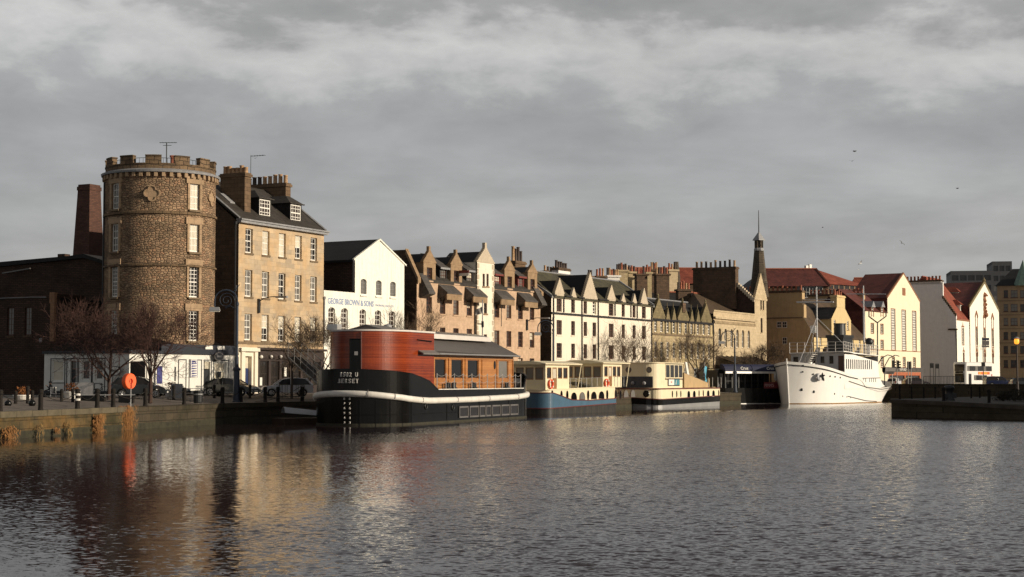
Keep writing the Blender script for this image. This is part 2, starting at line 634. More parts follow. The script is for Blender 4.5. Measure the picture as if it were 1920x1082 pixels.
masonry('bank_ashlar', (.54, .43, .28), (.48, .38, .24), (.34, .25, .14), 1.2, 0.45, 0.008, 0.15, stain=0.25, stainc=(.2, .15, .085), bdist=0.01)
masonry('spire_stone', (.11, .085, .06), (.075, .06, .045), (.045, .037, .03), 0.5, 0.3, 0.02, 0.7, stain=0.4, stainc=(.04, .035, .022))
masonry('turret_stone', (.31, .17, .095), (.25, .14, .08), (.16, .10, .06), 0.6, 0.3, 0.014, 0.4, stain=0.4, stainc=(.1, .07, .045))
plain('cream_render', (.78, .70, .57), 0.8, 0.05, 1.2, streak=0.28, bump=0.15, dirt=(.5, .41, .30))
plain('white_render', (.86, .83, .72), 0.75, 0.045, 1.0, streak=0.25, bump=0.15, dirt=(.55, .48, .34))
plain('white_brick', (.84, .815, .72), 0.7, 0.07, 2.5, streak=0.5, bump=0.5, dirt=(.52, .44, .30))
plain('yellow_render', (.80, .72, .53), 0.8, 0.05, 1.2, streak=0.25, bump=0.15, dirt=(.55, .42, .22))
plain('tan_render', (.45, .315, .165), 0.85, 0.10, 1.0, streak=0.5, bump=0.2, dirt=(.24, .16, .085))
plain('ochre_render', (.62, .47, .24), 0.85, 0.08, 1.2, streak=0.3, bump=0.2, dirt=(.4, .28, .14))
plain('harled_wall', (.80, .76, .71), 0.85, 0.05, 1.2, streak=0.4, bump=0.3, dirt=(.62, .57, .52))
plain('tan_block', (.34, .235, .14), 0.85, 0.10, 1.0, streak=0.3, bump=0.15)
plain('pale_gable', (.50, .42, .31), 0.9, 0.12, 3, streak=0.35, bump=0.4, dirt=(.33, .27, .19))
roofing('slate', (.052, .045, .039), (.034, .03, .027), moss=0.25, mossc=(.07, .058, .032))
roofing('slate_dark', (.022, .02, .02), (.014, .013, .013))
roofing('slate_brown', (.10, .066, .04), (.075, .05, .032), moss=0.3, mossc=(.12, .08, .04))
roofing('slate_moss', (.075, .068, .045), (.05, .045, .032), moss=0.6, mossc=(.12, .105, .045))
roofing('slate_grey', (.10, .088, .078), (.07, .063, .058))
roofing('pantile', (.29, .075, .042), (.21, .05, .03), row=0.3, tile=0.3)
roofing('pantile_dark', (.135, .040, .030), (.095, .028, .022), row=0.3, tile=0.3)
plain('copper_green', (.13, .20, .16), 0.6, 0.25, 2)
# ================================================================ building kit
class Bld:
 """facade frame: local x along the facade (to the right seen from the water), local y into the house, z up from the pavement"""
 def __init__(self, name, label, cat, px, D, theta, zg=2.0, group=None):
  p = at(px, 712, D)
  self.o = Vector((p.x, p.y, zg))
  th = RAD(theta)
  self.u = Vector((math.sin(th), math.cos(th), 0))
  self.w = Vector((-math.cos(th), math.sin(th), 0))
  self.zg = zg
  self.root = empty(name, self.o, PI / 2 - th)
  tag(self.root, label, cat, group)
 def S(self, px, py, d=0.0):
  r = ray(px, py)
  t = (self.o - CAM).dot(self.w) + d
  P = CAM + r * (t / r.dot(self.w))
  q = P - self.o
  return q.dot(self.u), q.z
 def Y(self, px, py, s=0.0):
  """depth and height where the pixel's ray meets the cross plane x = s"""
  r = ray(px, py)
  t = (self.o - CAM).dot(self.u) + s
  P = CAM + r * (t / r.dot(self.u))
  q = P - self.o
  return q.dot(self.w), q.z
 def s(self, px, py=640, d=0.0):
  return self.S(px, py, d)[0]
 def z(self, px, py, d=0.0):
  return self.S(px, py, d)[1]
 def D_at(self, px):
  r = ray(px, 712)
  return (CAM + r * ((self.o - CAM).dot(self.w) / r.dot(self.w))).y
 def add(self, name, mb, mat, parent=None, smooth=False):
  return mb.obj(name, mat, parent or self.root, smooth)


SIDE = Matrix(((0, 1, 0, 0), (1, 0, 0, 0), (0, 0, 1, 0), (0, 0, 0, 1)))   # swaps x and y: walls drawn in xz land on the cross plane


def window(par, s0, s1, z0, z1, nx=2, ny=4, frame='white_paint', pane=None, rec=0.14, fw=0.07, bw=0.035, sill='sill_stone', mid=True, M=None, name='window', sillout=0.08, detail=True):
 mb = MB(M)
 y0, y1 = rec, rec + 0.06
 mb.box(s0, s0 + fw, y0, y1, z0, z1).box(s1 - fw, s1, y0, y1, z0, z1)
 mb.box(s0 + fw, s1 - fw, y0, y1, z1 - fw, z1).box(s0 + fw, s1 - fw, y0, y1, z0, z0 + fw * 1.4)
 if mid:
  zm = z0 + (z1 - z0) * 0.5
  mb.box(s0 + fw, s1 - fw, y0 + .004, y1 + .004, zm - fw * .5, zm + fw * .5)
 if detail:
  for i in range(1, nx):
   x = s0 + (s1 - s0) * i / nx
   mb.box(x - bw / 2, x + bw / 2, y0 + .012, y1 - .012, z0 + fw, z1 - fw)
  for k in range(1, ny):
   if mid and k * 2 == ny:
    continue
   z = z0 + (z1 - z0) * k / ny
   mb.box(s0 + fw, s1 - fw, y0 + .016, y1 - .016, z - bw / 2, z + bw / 2)
 w = mb.obj(name, frame, par)
 if pane is None:
  pane = random.choice(['glass', 'glass', 'glass', 'glass_warm', 'glass_grey'])
 pb = MB(M)
 if isinstance(pane, tuple):            # upper sash behind a blind, lower sash clear
  zm = z0 + (z1 - z0) * 0.5
  pb.box(s0 + .02, s1 - .02, y0 + .034, y0 + .044, zm, z1 - .02).obj('pane', pane[0], w)
  pb = MB(M)
  pb.box(s0 + .02, s1 - .02, y0 + .034, y0 + .044, z0 + .02, zm).obj('pane', pane[1], w)
 else:
  pb.box(s0 + .02, s1 - .02, y0 + .034, y0 + .044, z0 + .02, z1 - .02).obj('pane', pane, w)
 if sill:
  sb = MB(M)
  sb.box(s0 - .1, s1 + .1, -sillout, rec + .01, z0 - .16, z0 - .002)
  sb.obj('sill', sill, w)
 return w


def chimney(b, s0, s1, d0, d1, z0, z1, pots=5, mat='chimney_stone', potmat='pot_buff', along='d', poth=0.75, potr=0.14, parent=None, cap=0.12, capmat=None):
 mb = MB()
 mb.box(s0, s1, d0, d1, z0, z1 - .35)
 c = b.add('chimney', mb, mat, parent)
 cb = MB().box(s0 - cap, s1 + cap, d0 - cap, d1 + cap, z1 - .35, z1 - .12).box(s0 - .04, s1 + .04, d0 - .04, d1 + .04, z1 - .12, z1)
 cb.obj('coping', capmat or mat, c)
 for i in range(pots):
  f = (i + .5) / pots
  x, y = ((s0 + s1) / 2, d0 + (d1 - d0) * f) if along == 'd' else (s0 + (s1 - s0) * f, (d0 + d1) / 2)
  h = poth * random.choice([1, 1, 1, .85, 1.15])
  p = MB().lathe([(potr * 1.15, z1), (potr, z1 + .1), (potr * .9, z1 + h - .1), (potr * 1.1, z1 + h - .06), (potr * 1.1, z1 + h), (.01, z1 + h)], 8, (x, y))
  p.obj('chimney_pot', potmat if not isinstance(potmat, (list, tuple)) else random.choice(potmat), c, True)
 return c


def crow(mb, s0, s1, z0, z1, n, y0=-0.06, y1=0.3, tip=0.35):
 """crow-stepped gable built of courses; tip = width of the topmost stone"""
 c = (s0 + s1) / 2
 h = (z1 - z0) / n
 for i in range(n):
  f = i / (n - 1)
  half = (s1 - s0) / 2 * (1 - f) + tip / 2 * f
  mb.box(c - half, c + half, y0, y1, z0 + i * h, z0 + (i + 1) * h)
 return mb


def pipe(b, px, py0, py1, mat='black_pipe', r=.07, d=-.1):
 s, z0 = b.S(px, py0, d)
 z1 = b.z(px, py1, d)
 z0, z1 = min(z0, z1), max(z0, z1)
 mb = MB().tube([(s, d, z0), (s, d, z1)], r, 6)
 mb.box(s - r * 1.7, s + r * 1.7, d - r * 1.4, d + r * 1.6, z1 - .25, z1)
 return b.add('downpipe', mb, mat)


def cols(b, pxs, py, width):
 out = []
 for p in pxs:
  c = b.s(p, py)
  w = width if not isinstance(width, dict) else width.get(p, width[0])
  out.append((c - w / 2, c + w / 2))
 return out


# ================================================================ 1. stone tenement beside the tower
b1 = Bld('stone_tenement', 'tall honey stone tenement with five bays of sash windows, right beside the round tower', 'house', 445, 138, 26.5)
B = b1
L = B.s(606)
zc = B.z(446, 417)          # underside of cornice
zt = B.z(446, 409)
cx5 = cols(B, (466.3, 498, 528.8, 559.2, 588), 530, 1.08)
rows = [(B.z(466, 474.5), B.z(466, 428.5)), (B.z(466, 556.5), B.z(466, 506)), (B.z(466, 638), B.z(466, 588.5))]
zb = B.z(450, 651)          # top of ground-floor front
hol = [(a, c, z0, z1) for a, c in cx5 for z0, z1 in rows]
mb = MB()
wall(mb, [(0, zb), (L, zb), (L, zc), (0, zc)], hol)
B.add('front_wall', mb, 'stone_house')
DEP = 10.0
zr = zt + 3.9
mb = MB()
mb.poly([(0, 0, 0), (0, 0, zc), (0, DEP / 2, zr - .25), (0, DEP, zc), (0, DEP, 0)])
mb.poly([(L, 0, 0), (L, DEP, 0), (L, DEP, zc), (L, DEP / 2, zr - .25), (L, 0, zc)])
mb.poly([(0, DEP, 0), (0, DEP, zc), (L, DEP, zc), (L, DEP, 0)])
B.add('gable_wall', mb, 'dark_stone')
mb = MB().box(-.18, L + .22, -.38, .1, zc, zc + .22).box(-.24, L + .3, -.5, .12, zc + .22, zt - .02)
B.add('cornice', mb, 'lead')
mb = MB().box(0, L, -.07, .05, B.z(450, 645), B.z(450, 640))
B.add('string_course', mb, 'sill_stone')
pn = {0: ['glass', ('blind', 'blind'), 'blind', ('blind', 'glass'), 'glass'], 1: ['glass_grey', 'glass_grey', 'glass', 'glass_grey', 'glass_grey'], 2: ['glass_grey', ('blind', 'glass'), ('blind', 'glass'), 'blind', ('blind', 'glass')]}
for r_, (z0, z1) in enumerate(rows):
 for k, (a, c) in enumerate(cx5):
  window(B.root, a, c, z0, z1, 2, 4, pane=pn[r_][k], rec=.2, fw=.09, bw=.05)
mb = MB()
mb.prism_yz([(-.15, zt), (DEP / 2, zr), (DEP + .15, zt), (DEP + .15, zt - .2), (DEP / 2, zr - .22), (-.15, zt - .2)], -.12, L + .12)
roof1 = B.add('roof', mb, 'slate')
for x in (-.14, L + .1):
 MB().tube([(x, -.2, zt + .05), (x, DEP / 2, zr + .05)], .09, 4).obj('verge_flashing', 'lead', roof1)
slope = (zr - zt) / (DEP / 2)
# skylight lying on the roof
sk0 = 1.3
mb = MB()
q0, q1 = 1.9, 3.0
mb.prism([(sk0, q0, zt + slope * q0 + .06), (sk0 + .75, q0, zt + slope * q0 + .06), (sk0 + .75, q1, zt + slope * q1 + .06), (sk0, q1, zt + slope * q1 + .06)], (0, 0, .1))
mb.obj('skylight', 'lead', roof1)
chs = B.s(465, 400, .9)
ztop1 = B.z(465, 331, 2)
chimney(B, chs - .45, chs + .45, .95, 3.6, zt + .2, ztop1 + .1, 6, poth=.6, potr=.2)
chs = B.s(543.5, 380, 2.5)
ztop2 = B.z(543, 347, 3)
chimney(B, chs - .4, chs + .4, 2.7, 8.6, zt + 1.2, ztop2 + .1, 10, poth=.75, potr=.2, potmat=['pot_buff', 'pot_buff', 'pot_dark'])
mb = MB()
ax, ay, az = chs, 7.0, ztop2
mb.tube([(ax, ay, az), (ax, ay, az + 3)], .03, 4).tube([(ax, ay, az + 2.9), (ax, ay - 1.6, az + 2.9)], .025, 4)
for q in range(5):
 mb.tube([(ax - .3, ay - .3 - q * .3, az + 2.9), (ax + .3, ay - .3 - q * .3, az + 2.9)], .014, 3)
B.add('aerial', mb, 'black_iron')
for pxa, pxb, pyt, pyb in ((485, 508.5, 376, 409), (543.5, 565.5, 387, 419)):
 dy = .8
 s0, zA = B.S(pxa, pyb, dy)
 s1, zB = B.S(pxb, pyt, dy)
 zA = zt + slope * dy - .1
 zB = zA + 1.75
 dm = MB()
 wall(dm, [(s0, zA), (s1, zA), (s1, zB), (s0, zB)], [(s0 + .12, s1 - .12, zA + .12, zB - .1)], dy, .1)
 dm.box(s0, s0 + .05, dy + .01, dy + 3.2, zA, zB).box(s1 - .05, s1, dy + .01, dy + 3.2, zA, zB)
 dor = B.add('dormer', dm, 'slate_dark')
 window(dor, s0 + .12, s1 - .12, zA + .12, zB - .1, 4, 4, M=Matrix.Translation((0, dy, 0)), rec=.03, fw=.11, bw=.05, sill='lead', pane='glass_warm')
 m_ = (s0 + s1) / 2
 rb = MB()
 rb.add([(s0 - .2, dy - .15, zB), (s1 + .2, dy - .15, zB), (m_ + .3, dy + .9, zB + .75), (m_ - .3, dy + .9, zB + .75), (s0 - .2, dy + 3.6, zB), (s1 + .2, dy + 3.6, zB), (m_ + .3, dy + 3.6, zB + .75), (m_ - .3, dy + 3.6, zB + .75)],
           [(0, 1, 2, 3), (1, 5, 6, 2), (4, 0, 3, 7), (3, 2, 6, 7), (0, 4, 5, 1), (5, 4, 7, 6)])
 rb.box(s0 - .24, s1 + .24, dy - .2, dy - .02, zB - .06, zB + .04)
 rb.obj('dormer_roof', 'slate', dor)
pipe(B, 441.8, 415, 648)
# ground floor: cream door surround and dark shop front
sA, sB, sC = 0.0, B.s(481.5, 690), L
wall_d = MB()
dz1 = B.z(464, 668)
da, dc = B.s(459, 700), B.s(471, 700)
wall(wall_d, [(0, 0), (sB, 0), (sB, zb), (0, zb)], [(da, dc, 0, dz1)], -.05, .5)
wall_d.box(sB - .55, sB - .1, -.2, -.052, 0, zb - .35).box(.35, .85, -.2, -.052, 0, zb - .35).box(.1, sB, -.35, -.06, zb - .35, zb - .05)
B.add('door_surround', wall_d, 'cream_render')
dr = MB().box(da, dc, .3, .36, 0, dz1 * .68)
dr.box(da + .1, (da + dc) / 2 - .04, .28, .299, .2, dz1 * .6).box((da + dc) / 2 + .04, dc - .1, .28, .299, .2, dz1 * .6)
door = B.add('door', dr, 'blue_door' if 'blue_door' in MATS else plain('blue_door', (.022, .04, .12), .4, .2))
MB().box(da, dc, .31, .35, dz1 * .68, dz1).obj('fanlight', 'blind', door)
plain('shop_dark', (.03, .018, .014), .55, .3)
sfm = MB()
sw = [(sB + .35 + i * (sC - sB - .5) / 6, sB + .35 + (i + .78) * (sC - sB - .5) / 6) for i in range(6)]
wall(sfm, [(sB, 0), (sC, 0), (sC, zb), (sB, zb)], [(a, c, .6 if i != 1 else 0.02, zb - 1.15) for i, (a, c) in enumerate(sw)], -.1, .25)
sfm.box(sB, sC + .05, -.42, -.102, zb - .18, zb + .02)
sf = B.add('shop_front', sfm, 'shop_dark')
MB().box(sB + .1, sC - .05, -.2, -.11, zb - .95, zb - .3).obj('fascia', 'shop_dark', sf)
for i, (a, c) in enumerate(sw):
 window(sf, a, c, .6 if i != 1 else .02, zb - 1.15, 2, 2, 'shop_dark', 'glass', rec=.05, sill=None, mid=False)
for px_ in (489, 507.5, 525.5):
 s_, z_ = B.S(px_, 669, -.3)
 lm = MB().ball((s_, -.36, z_), .16, 10, 6)
 lm.obj('globe_light', 'white_paint', sf, True)
MB().box(sw[2][0] + .3, sw[2][0] + .65, -.15, -.105, 1.5, 2.3).obj('menu_board', 'white_paint', sf)
MB().box(sB + .25, sB + .6, -.16, -.105, .7, 1.4).obj('menu_board', 'white_paint', sf)


def wall_lamp(name, b, px, py, label, length=1.9):
 s_, z_ = b.S(px, py)
 rt = empty(name, b.root.matrix_basis @ Vector((s_, -.02, z_)), b.root.rotation_euler.z)
 tag(rt, label, 'wall lamp', 'bracket lamps fixed to the house fronts')
 MB().box(-.14, .14, -.14, 0, -.7, .55).obj('bracket', 'black_iron', rt)
 MB().tube([(0, -.1, .3), (.1, -.5, .6), (.3, -1.2, .72), (.45, -length, .7)], .04, 6).obj('arm', 'black_iron', rt)
 MB().prism_xy([(.3, -length + .3), (.62, -length + .2), (.72, -length - .75), (.45, -length - .75)], .6, .76).obj('lamp_head', 'grey_metal', rt)


# ================================================================ 2. white engineering works
b2 = Bld('white_workshop', 'white painted brick workshop with a plain gable and blue lettering across its front', 'building', 606.3, b1.D_at(606.3), 29.4)
B = b2
sg0, sg1 = B.s(665), B.s(757.5)
apx = B.S(711.7, 452)
ze0, ze1 = B.z(665, 484), B.z(757.5, 498)
zea = (ze0 + ze1) / 2
zw = B.z(606.5, 545)
upw = [(c - .5, c + .5, B.z(681.3, 553), B.z(681.3, 523)) for c in (B.s(681.3), B.s(709.7), B.s(736.3))]
lowx = [B.s(p) for p in (621.7, 645.8, 680, 708.7, 735)]
lzw = (B.z(621.7, 632), B.z(621.7, 576))
loww = [(c - .55, c + .55) + lzw for c in lowx]


def arch_heads(mb, hs, rise=.22, y=0.0):
 """fills the top corners of openings so that the heads read as shallow arches"""
 for a, c, z0, z1 in hs:
  m = (a + c) / 2
  n = 8
  arc = [(m + (c - a) / 2 * math.cos(PI - PI * i / n), z1 - rise + rise * math.sin(PI * i / n)) for i in range(n + 1)]
  for i in range(n):
   (xa, za), (xb, zb_) = arc[i], arc[i + 1]
   mb.poly([(xa, y, za), (xb, y, zb_), (xb, y, z1), (xa, y, z1)] if i not in (0, n - 1) else [(xa, y, za), (xb, y, zb_), (xb, y, z1), (xa, y, z1)])
   mb.poly([(xa, y, za), (xb, y, zb_), (xb, y + .2, zb_), (xa, y + .2, za)])


mb = MB()
wall(mb, [(sg0, zw), (sg1, zw), (sg1, zea), (apx[0], apx[1]), (sg0, zea)], upw)
wall(mb, [(0, 0), (sg1, 0), (sg1, zw), (0, zw)], loww)
arch_heads(mb, upw)
arch_heads(mb, loww, .3)
mb.box(0, sg0 - .02, .02, .35, zw - .5, zw + .05)
B.add('front_wall', mb, 'white_brick')
for h in upw:
 window(B.root, *h, 2, 4, 'grey_metal', 'glass_grey', mid=False, sill='white_brick', sillout=.12, rec=.16, bw=.03)
for h in loww:
 window(B.root, *h, 2, 6, 'white_paint', 'glass_warm', mid=False, sill='white_brick', rec=.16, bw=.06, fw=.09)
mb = MB()
DEPW = 16
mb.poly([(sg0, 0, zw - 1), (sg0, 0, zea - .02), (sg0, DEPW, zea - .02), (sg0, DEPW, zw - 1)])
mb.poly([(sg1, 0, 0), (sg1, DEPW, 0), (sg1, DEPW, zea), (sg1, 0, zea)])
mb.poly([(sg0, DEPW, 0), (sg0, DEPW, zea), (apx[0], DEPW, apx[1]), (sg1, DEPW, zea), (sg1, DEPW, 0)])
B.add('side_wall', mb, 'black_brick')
mb = MB()
mb.prism_xz([(sg0 - .25, zea - .05), (apx[0], apx[1] + .18), (sg1 + .25, zea - .05), (sg1 + .25, zea - .28), (apx[0], apx[1] - .06), (sg0 - .25, zea - .28)], .12, DEPW)
B.add('roof', mb, 'slate_dark')
mb = MB()
for xa, xb in ((sg0 - .28, apx[0]), (sg1 + .28, apx[0])):
 mb.prism([(xa, -.1, zea - .15), (xb, -.1, apx[1] + .08), (xb, -.1, apx[1] + .24), (xa, -.1, zea + .02)], (0, .215, 0))
B.add('verge', mb, 'white_brick')
mb = MB().box(0, sg0, .36, 6, zw - .3, zw - .1)
B.add('lean_to_roof', mb, 'slate_dark')
pipe(B, 662, 488, 546, d=-.05)
pipe(B, 608.5, 556, 640, 'lead')
plain('sign_blue', (.24, .31, .47), .7, .25, 5)
plain('sign_faint', (.30, .36, .50), .7, .25, 5)
la, lz = B.S(614.5, 564)
lb, lz2 = B.S(700.5, 570)
text_mesh('lettering', 'GEORGE BROWN & SONS', 'sign_blue', B.root, lb - la, .56, (la + lb) / 2, -.012, (lz + lz2) / 2, ext=.008, bold=.022)
la, lz = B.S(704, 573)
lb, lz2 = B.S(738, 575)
text_mesh('lettering', 'ENGINEERS (LEITH) LTD', 'sign_faint', B.root, lb - la, .26, (la + lb) / 2, -.012, (lz + lz2) / 2, ext=.008)

# ================================================================ 3. sandstone range with crow-stepped dormers
b3 = Bld('sandstone_range', 'long pink sandstone range with stepped gables, catslide dormers and a cream centre bay', 'building', 781, b2.D_at(781), 29.4)
B = b3
L = B.s(1013)
zE = B.z(781, 522)            # wall head
ra, rz_ = B.S(806, 483, 3.5)
zrid = rz_
sT0, sT1 = B.s(892.3, 560), B.s(924, 560)
row2 = (B.z(804.5, 587), B.z(804.5, 556.7))
row3 = (B.z(931, 649.5), B.z(931, 619.6))
row4 = (B.z(931, 701), B.z(931, 670.5))
wx = [B.s(p, 575) for p in (804.5, 830, 855, 880, 931.7, 954.2, 975.8, 997.5)]
hol = [(c - .55, c + .55, a, d) for c in wx for a, d in (row2, row3, row4)]
mb = MB()
wall(mb, [(0, 0), (sT0, 0), (sT0, zE), (0, zE)], [h for h in hol if h[1] < sT0])
B.add('front_wall', mb, 'sandstone')
mb = MB()
wall(mb, [(sT1, 0), (L, 0), (L, zE), (sT1, zE)], [h for h in hol if h[0] > sT1])
B.add('front_wall', mb, 'sandstone')
for a, c, z0, z1 in hol:
 window(B.root, a, c, z0, z1, 3, 4, 'brown_frame', random.choice(['glass', 'glass_grey', 'glass_warm', ('blind', 'glass'), 'glass']), rec=.2, fw=.09, bw=.05, sill='sandstone')
mb = MB()
gd1, gz1 = B.Y(764, 468)
gz0 = B.z(781.5, 518)
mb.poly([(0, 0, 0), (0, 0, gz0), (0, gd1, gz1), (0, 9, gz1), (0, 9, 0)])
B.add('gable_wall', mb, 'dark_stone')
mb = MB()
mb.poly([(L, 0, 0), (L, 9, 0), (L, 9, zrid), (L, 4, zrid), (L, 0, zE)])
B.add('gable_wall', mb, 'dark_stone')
mb = MB()
mb.prism([(-.25, -.3, gz0 - .15), (-.25, gd1 + .1, gz1 + .1), (-.25, gd1 + .1, gz1 - .45), (-.25, -.3, gz0 - .7)], (.55, 0, 0))
B.add('skew_stones', mb, 'gable_stone')
mb = MB()
mb.prism([(L - .25, -.3, zE - .1), (L - .25, 3.6, zrid + .2), (L - .25, 3.6, zrid - .3), (L - .25, -.3, zE - .6)], (.5, 0, 0))
B.add('skew_stones', mb, 'gable_stone')
mb = MB().prism_yz([(-.1, zE), (3.6, zrid), (8, zE), (8, zE - .3), (-.1, zE - .3)], .3, L - .26)
mb.poly([(.3, 8, 0), (.3, 8, zE), (L - .3, 8, zE), (L - .3, 8, 0)])
roof3 = B.add('roof', mb, 'slate')
MB().tube([(.3, 3.6, zrid + .04), (L - .3, 3.6, zrid + .04)], .1, 4).obj('ridge_flashing', 'lead', roof3)
slope3 = (zrid - zE) / 3.7
glist = [(805, 492.5, 461.7, 2.35, 518, 371 / 6 + 440, 526), (855.3, 496.7, 468, 2.3, 0, 507.5, 532), (955, 507.5, 481, 2.3, 0, 518.5, 541), (998, 511.7, 488, 2.25, 0, 523.5, 546)]
for px_, pys, pyt, wd, _, pw1, pw0 in glist:
 c, zs = B.S(px_, pys)
 ztop = B.z(px_, pyt)
 z0w, z1w = B.z(px_, pw0), B.z(px_, pw1)
 hw = wd / 2
 gm = MB()
 wall(gm, [(c - hw, zE - .3), (c + hw, zE - .3), (c + hw, zs), (c - hw, zs)], [(c - .52, c + .52, z0w, z1w)], -.04, .25)
 gm.box(c - hw, c - hw + .05, -.036, 2.4, zE - .3, zs).box(c + hw - .05, c + hw, -.036, 2.4, zE - .3, zs)
 crow(gm, c - hw - .12, c + hw + .12, zs, ztop - .5, 9, -.08, .28, .5)
 gm.box(c - .17, c + .17, -.05, .25, ztop - .5, ztop)
 g = B.add('stepped_gable', gm, 'gable_stone')
 window(g, c - .52, c + .52, z0w, z1w, 3, 4, 'brown_frame', 'glass', rec=.18, fw=.08, bw=.045, sill='sandstone', M=Matrix.Translation((0, -.04, 0)))
 MB().prism_xz([(c - hw - .05, zs), (c, ztop - .75), (c + hw + .05, zs)], .285, 4.2).obj('gable_roof', 'slate_dark', g)
clist = [(830.5, 505.5, 528, 'slate_dark'), (879.5, 510.5, 533, 'slate_dark'), (931.7, 517.5, 538, 'red_frame'), (976, 522, 543, 'red_frame')]
for px_, pt, pb_, fm in clist:
 c, zt_ = B.S(px_, pt, .35)
 zb_ = B.z(px_, pb_, .35)
 hw = .72
 dm = MB()
 wall(dm, [(c - hw, zb_ - .15), (c + hw, zb_ - .15), (c + hw, zt_ + .15), (c - hw, zt_ + .15)], [(c - .55, c + .55, zb_, zt_)], .3, .12)
 dm.box(c - hw, c - hw + .05, .304, 3, zb_ - .15, zt_ + .15).box(c + hw - .05, c + hw, .304, 3, zb_ - .15, zt_ + .15)
 dor = B.add('dormer', dm, fm)
 window(dor, c - .55, c + .55, zb_, zt_, 3, 4, 'brown_frame' if fm != 'red_frame' else 'red_frame', random.choice(['glass_grey', ('blind', 'glass_grey')]), rec=.06, fw=.07, bw=.04, sill='lead', M=Matrix.Translation((0, .3, 0)))
 MB().prism([(c - hw - .2, .05, zt_ + .1), (c + hw + .2, .05, zt_ + .1), (c + hw + .2, 2.6, zrid + .1), (c - hw - .2, 2.6, zrid + .1)], (0, 0, .13)).obj('dormer_roof', 'slate_grey', dor)
 MB().box(c - hw - .22, c + hw + .22, .0, .09, zt_ + .0, zt_ + .2).obj('dormer_fascia', fm if fm == 'red_frame' else 'lead', dor)
 # catslide skirt below the dormer
 zl = B.z(px_ + 9, pb_ + 20.5, -1.1)
 kw = 1.5
 sk = MB()
 sk.prism_yz([(.28, zb_ - .12), (-1.15, zl), (-1.15, zl - .12), (.28, zb_ - 2.0)], c - kw, c + kw)
 sko = sk.obj('catslide', 'slate_grey', dor)
 MB().box(c - kw, c + kw, -1.1, -.95, zl - .75, zl - .12).obj('soffit_board', 'gable_stone', dor)
for px_, side in ((793.5, 0), (1005.5, 1)):
 c = B.s(px_, 540)
 sk = MB()
 zz = B.z(px_, 520 if side == 0 else 545)
 sk.prism_yz([(.05, zz + .4), (-1.15, zz - 1.6), (-1.15, zz - 1.75), (.05, zz - 2.2)], c - .7, c + .55)
 sk.obj('catslide', 'slate_grey', roof3)
# cream centre bay
ct, zs = B.S(907.6, 493)
ztop = B.z(907.6, 456)
hw = (sT1 - sT0) / 2
c0 = (sT0 + sT1) / 2
tm = MB()
th = []
for px_ in (904.8, 912):
 a = B.s(px_, 525)
 th.append((a - .24, a + .24, B.z(px_, 537), B.z(px_, 513.5)))
a = B.s(908, 580)
th.append((a - .35, a + .35, B.z(908, 588), B.z(908, 565.5)))
th.append((a - .35, a + .35, B.z(908, 650), B.z(908, 627)))
wall(tm, [(sT0, 0), (sT1, 0), (sT1, zs), (sT0, zs)], th, -.15, .25)
tm.box(sT0, sT0 + .05, -.146, .04, 0, zE).box(sT1 - .05, sT1, -.146, .04, 0, zE)
tm.box(sT0, sT0 + .05, .044, 3, zE, zs).box(sT1 - .05, sT1, .044, 3, zE, zs)
bay = B.add('stair_bay', tm, 'cream_render')
gm = MB()
crow(gm, sT0 - .12, sT1 + .12, zs, ztop - .55, 9, -.2, .2, .6)
gm.box(c0 - .2, c0 + .2, -.18, .18, ztop - .55, ztop + .05)
for k in range(26):     # quoins
 zq = .4 + k * .62
 wq = .42 if k % 2 else .25
 if zq < zs - .6:
  gm.box(sT1 - wq, sT1 + .03, -.19, -.1, zq, zq + .5).box(sT0 - .03, sT0 + wq, -.19, -.1, zq, zq + .5)
gm.obj('crow_steps', 'pale_gable', bay)
MB().prism_xz([(sT0 - .05, zs), (c0, ztop - .9), (sT1 + .05, zs)], .22, 4.5).obj('bay_roof', 'slate_dark', bay)
for h in th:
 window(bay, *h, 1, 2, 'brown_frame', 'glass', rec=.12, sill='gable_stone', M=Matrix.Translation((0, -.15, 0)))
pipe(B, 891, 556, 690)
pipe(B, 940, 562, 612, d=-1.0, r=.04)
chs = B.s(965, 500, 4)
chimney(B, chs - .9, chs + 1.6, 3.4, 4.4, zrid - .6, zrid + .9, 4, along='s', poth=1.5, potr=.2, potmat=['pot_dark', 'pot_buff'])
wall_lamp('wall_lamp', b1, 484, 572, 'black bracket lamp on the front of the honey stone tenement')
wall_lamp('wall_lamp', b3, 987, 608, 'black bracket lamp at the right end of the sandstone range')
for px_, py_, t in ((868, 513, 'red_frame'),):
 s_, z_ = B.S(px_, py_, -.5)
 rt = empty('letting_board', B.root.matrix_basis @ Vector((s_, -.06, z_)), B.root.rotation_euler.z)
 tag(rt, 'small red and white letting board sticking out from a stepped sandstone gable', 'sign')
 MB().box(-.04, .04, -1.2, 0, -.25, .05).obj('board', 'white_paint', rt)
 MB().box(-.045, .045, -1.2, 0, .055, .35).obj('band', 'red_frame', rt)

# ================================================================ 4. white building with crow-stepped gables
b4 = Bld('white_tenement', 'white rendered tenement with black downpipes and a row of pointed stepped gables', 'house', 1034, b3.D_at(1034), 29.4)
B = b4
L = B.s(1223.5)
zE = B.z(1034, 553.5)
rW = (B.z(1048.5, 584.5), B.z(1048.5, 558))
r2 = (B.z(1048.5, 627.5), B.z(1048.5, 600.2))
r3 = (B.z(1048.5, 671), B.z(1048.5, 643.3))
r4 = (B.z(1048.5, 712), B.z(1048.5, 687))
ws = [(1048.5, 1.35), (1074.5, 1.0), (1097.5, .95), (1114.5, 1.0), (1146, 1.4), (1168.7, .95), (1189, .95), (1207.3, 1.25)]
hol = []
for p, w_ in ws:
 c = B.s(p, 620)
 for zz in (rW, r2, r3, r4):
  hol.append((c - w_ / 2, c + w_ / 2) + zz)
mb = MB()
wall(mb, [(0, 0), (L, 0), (L, zE), (0, zE)], hol)
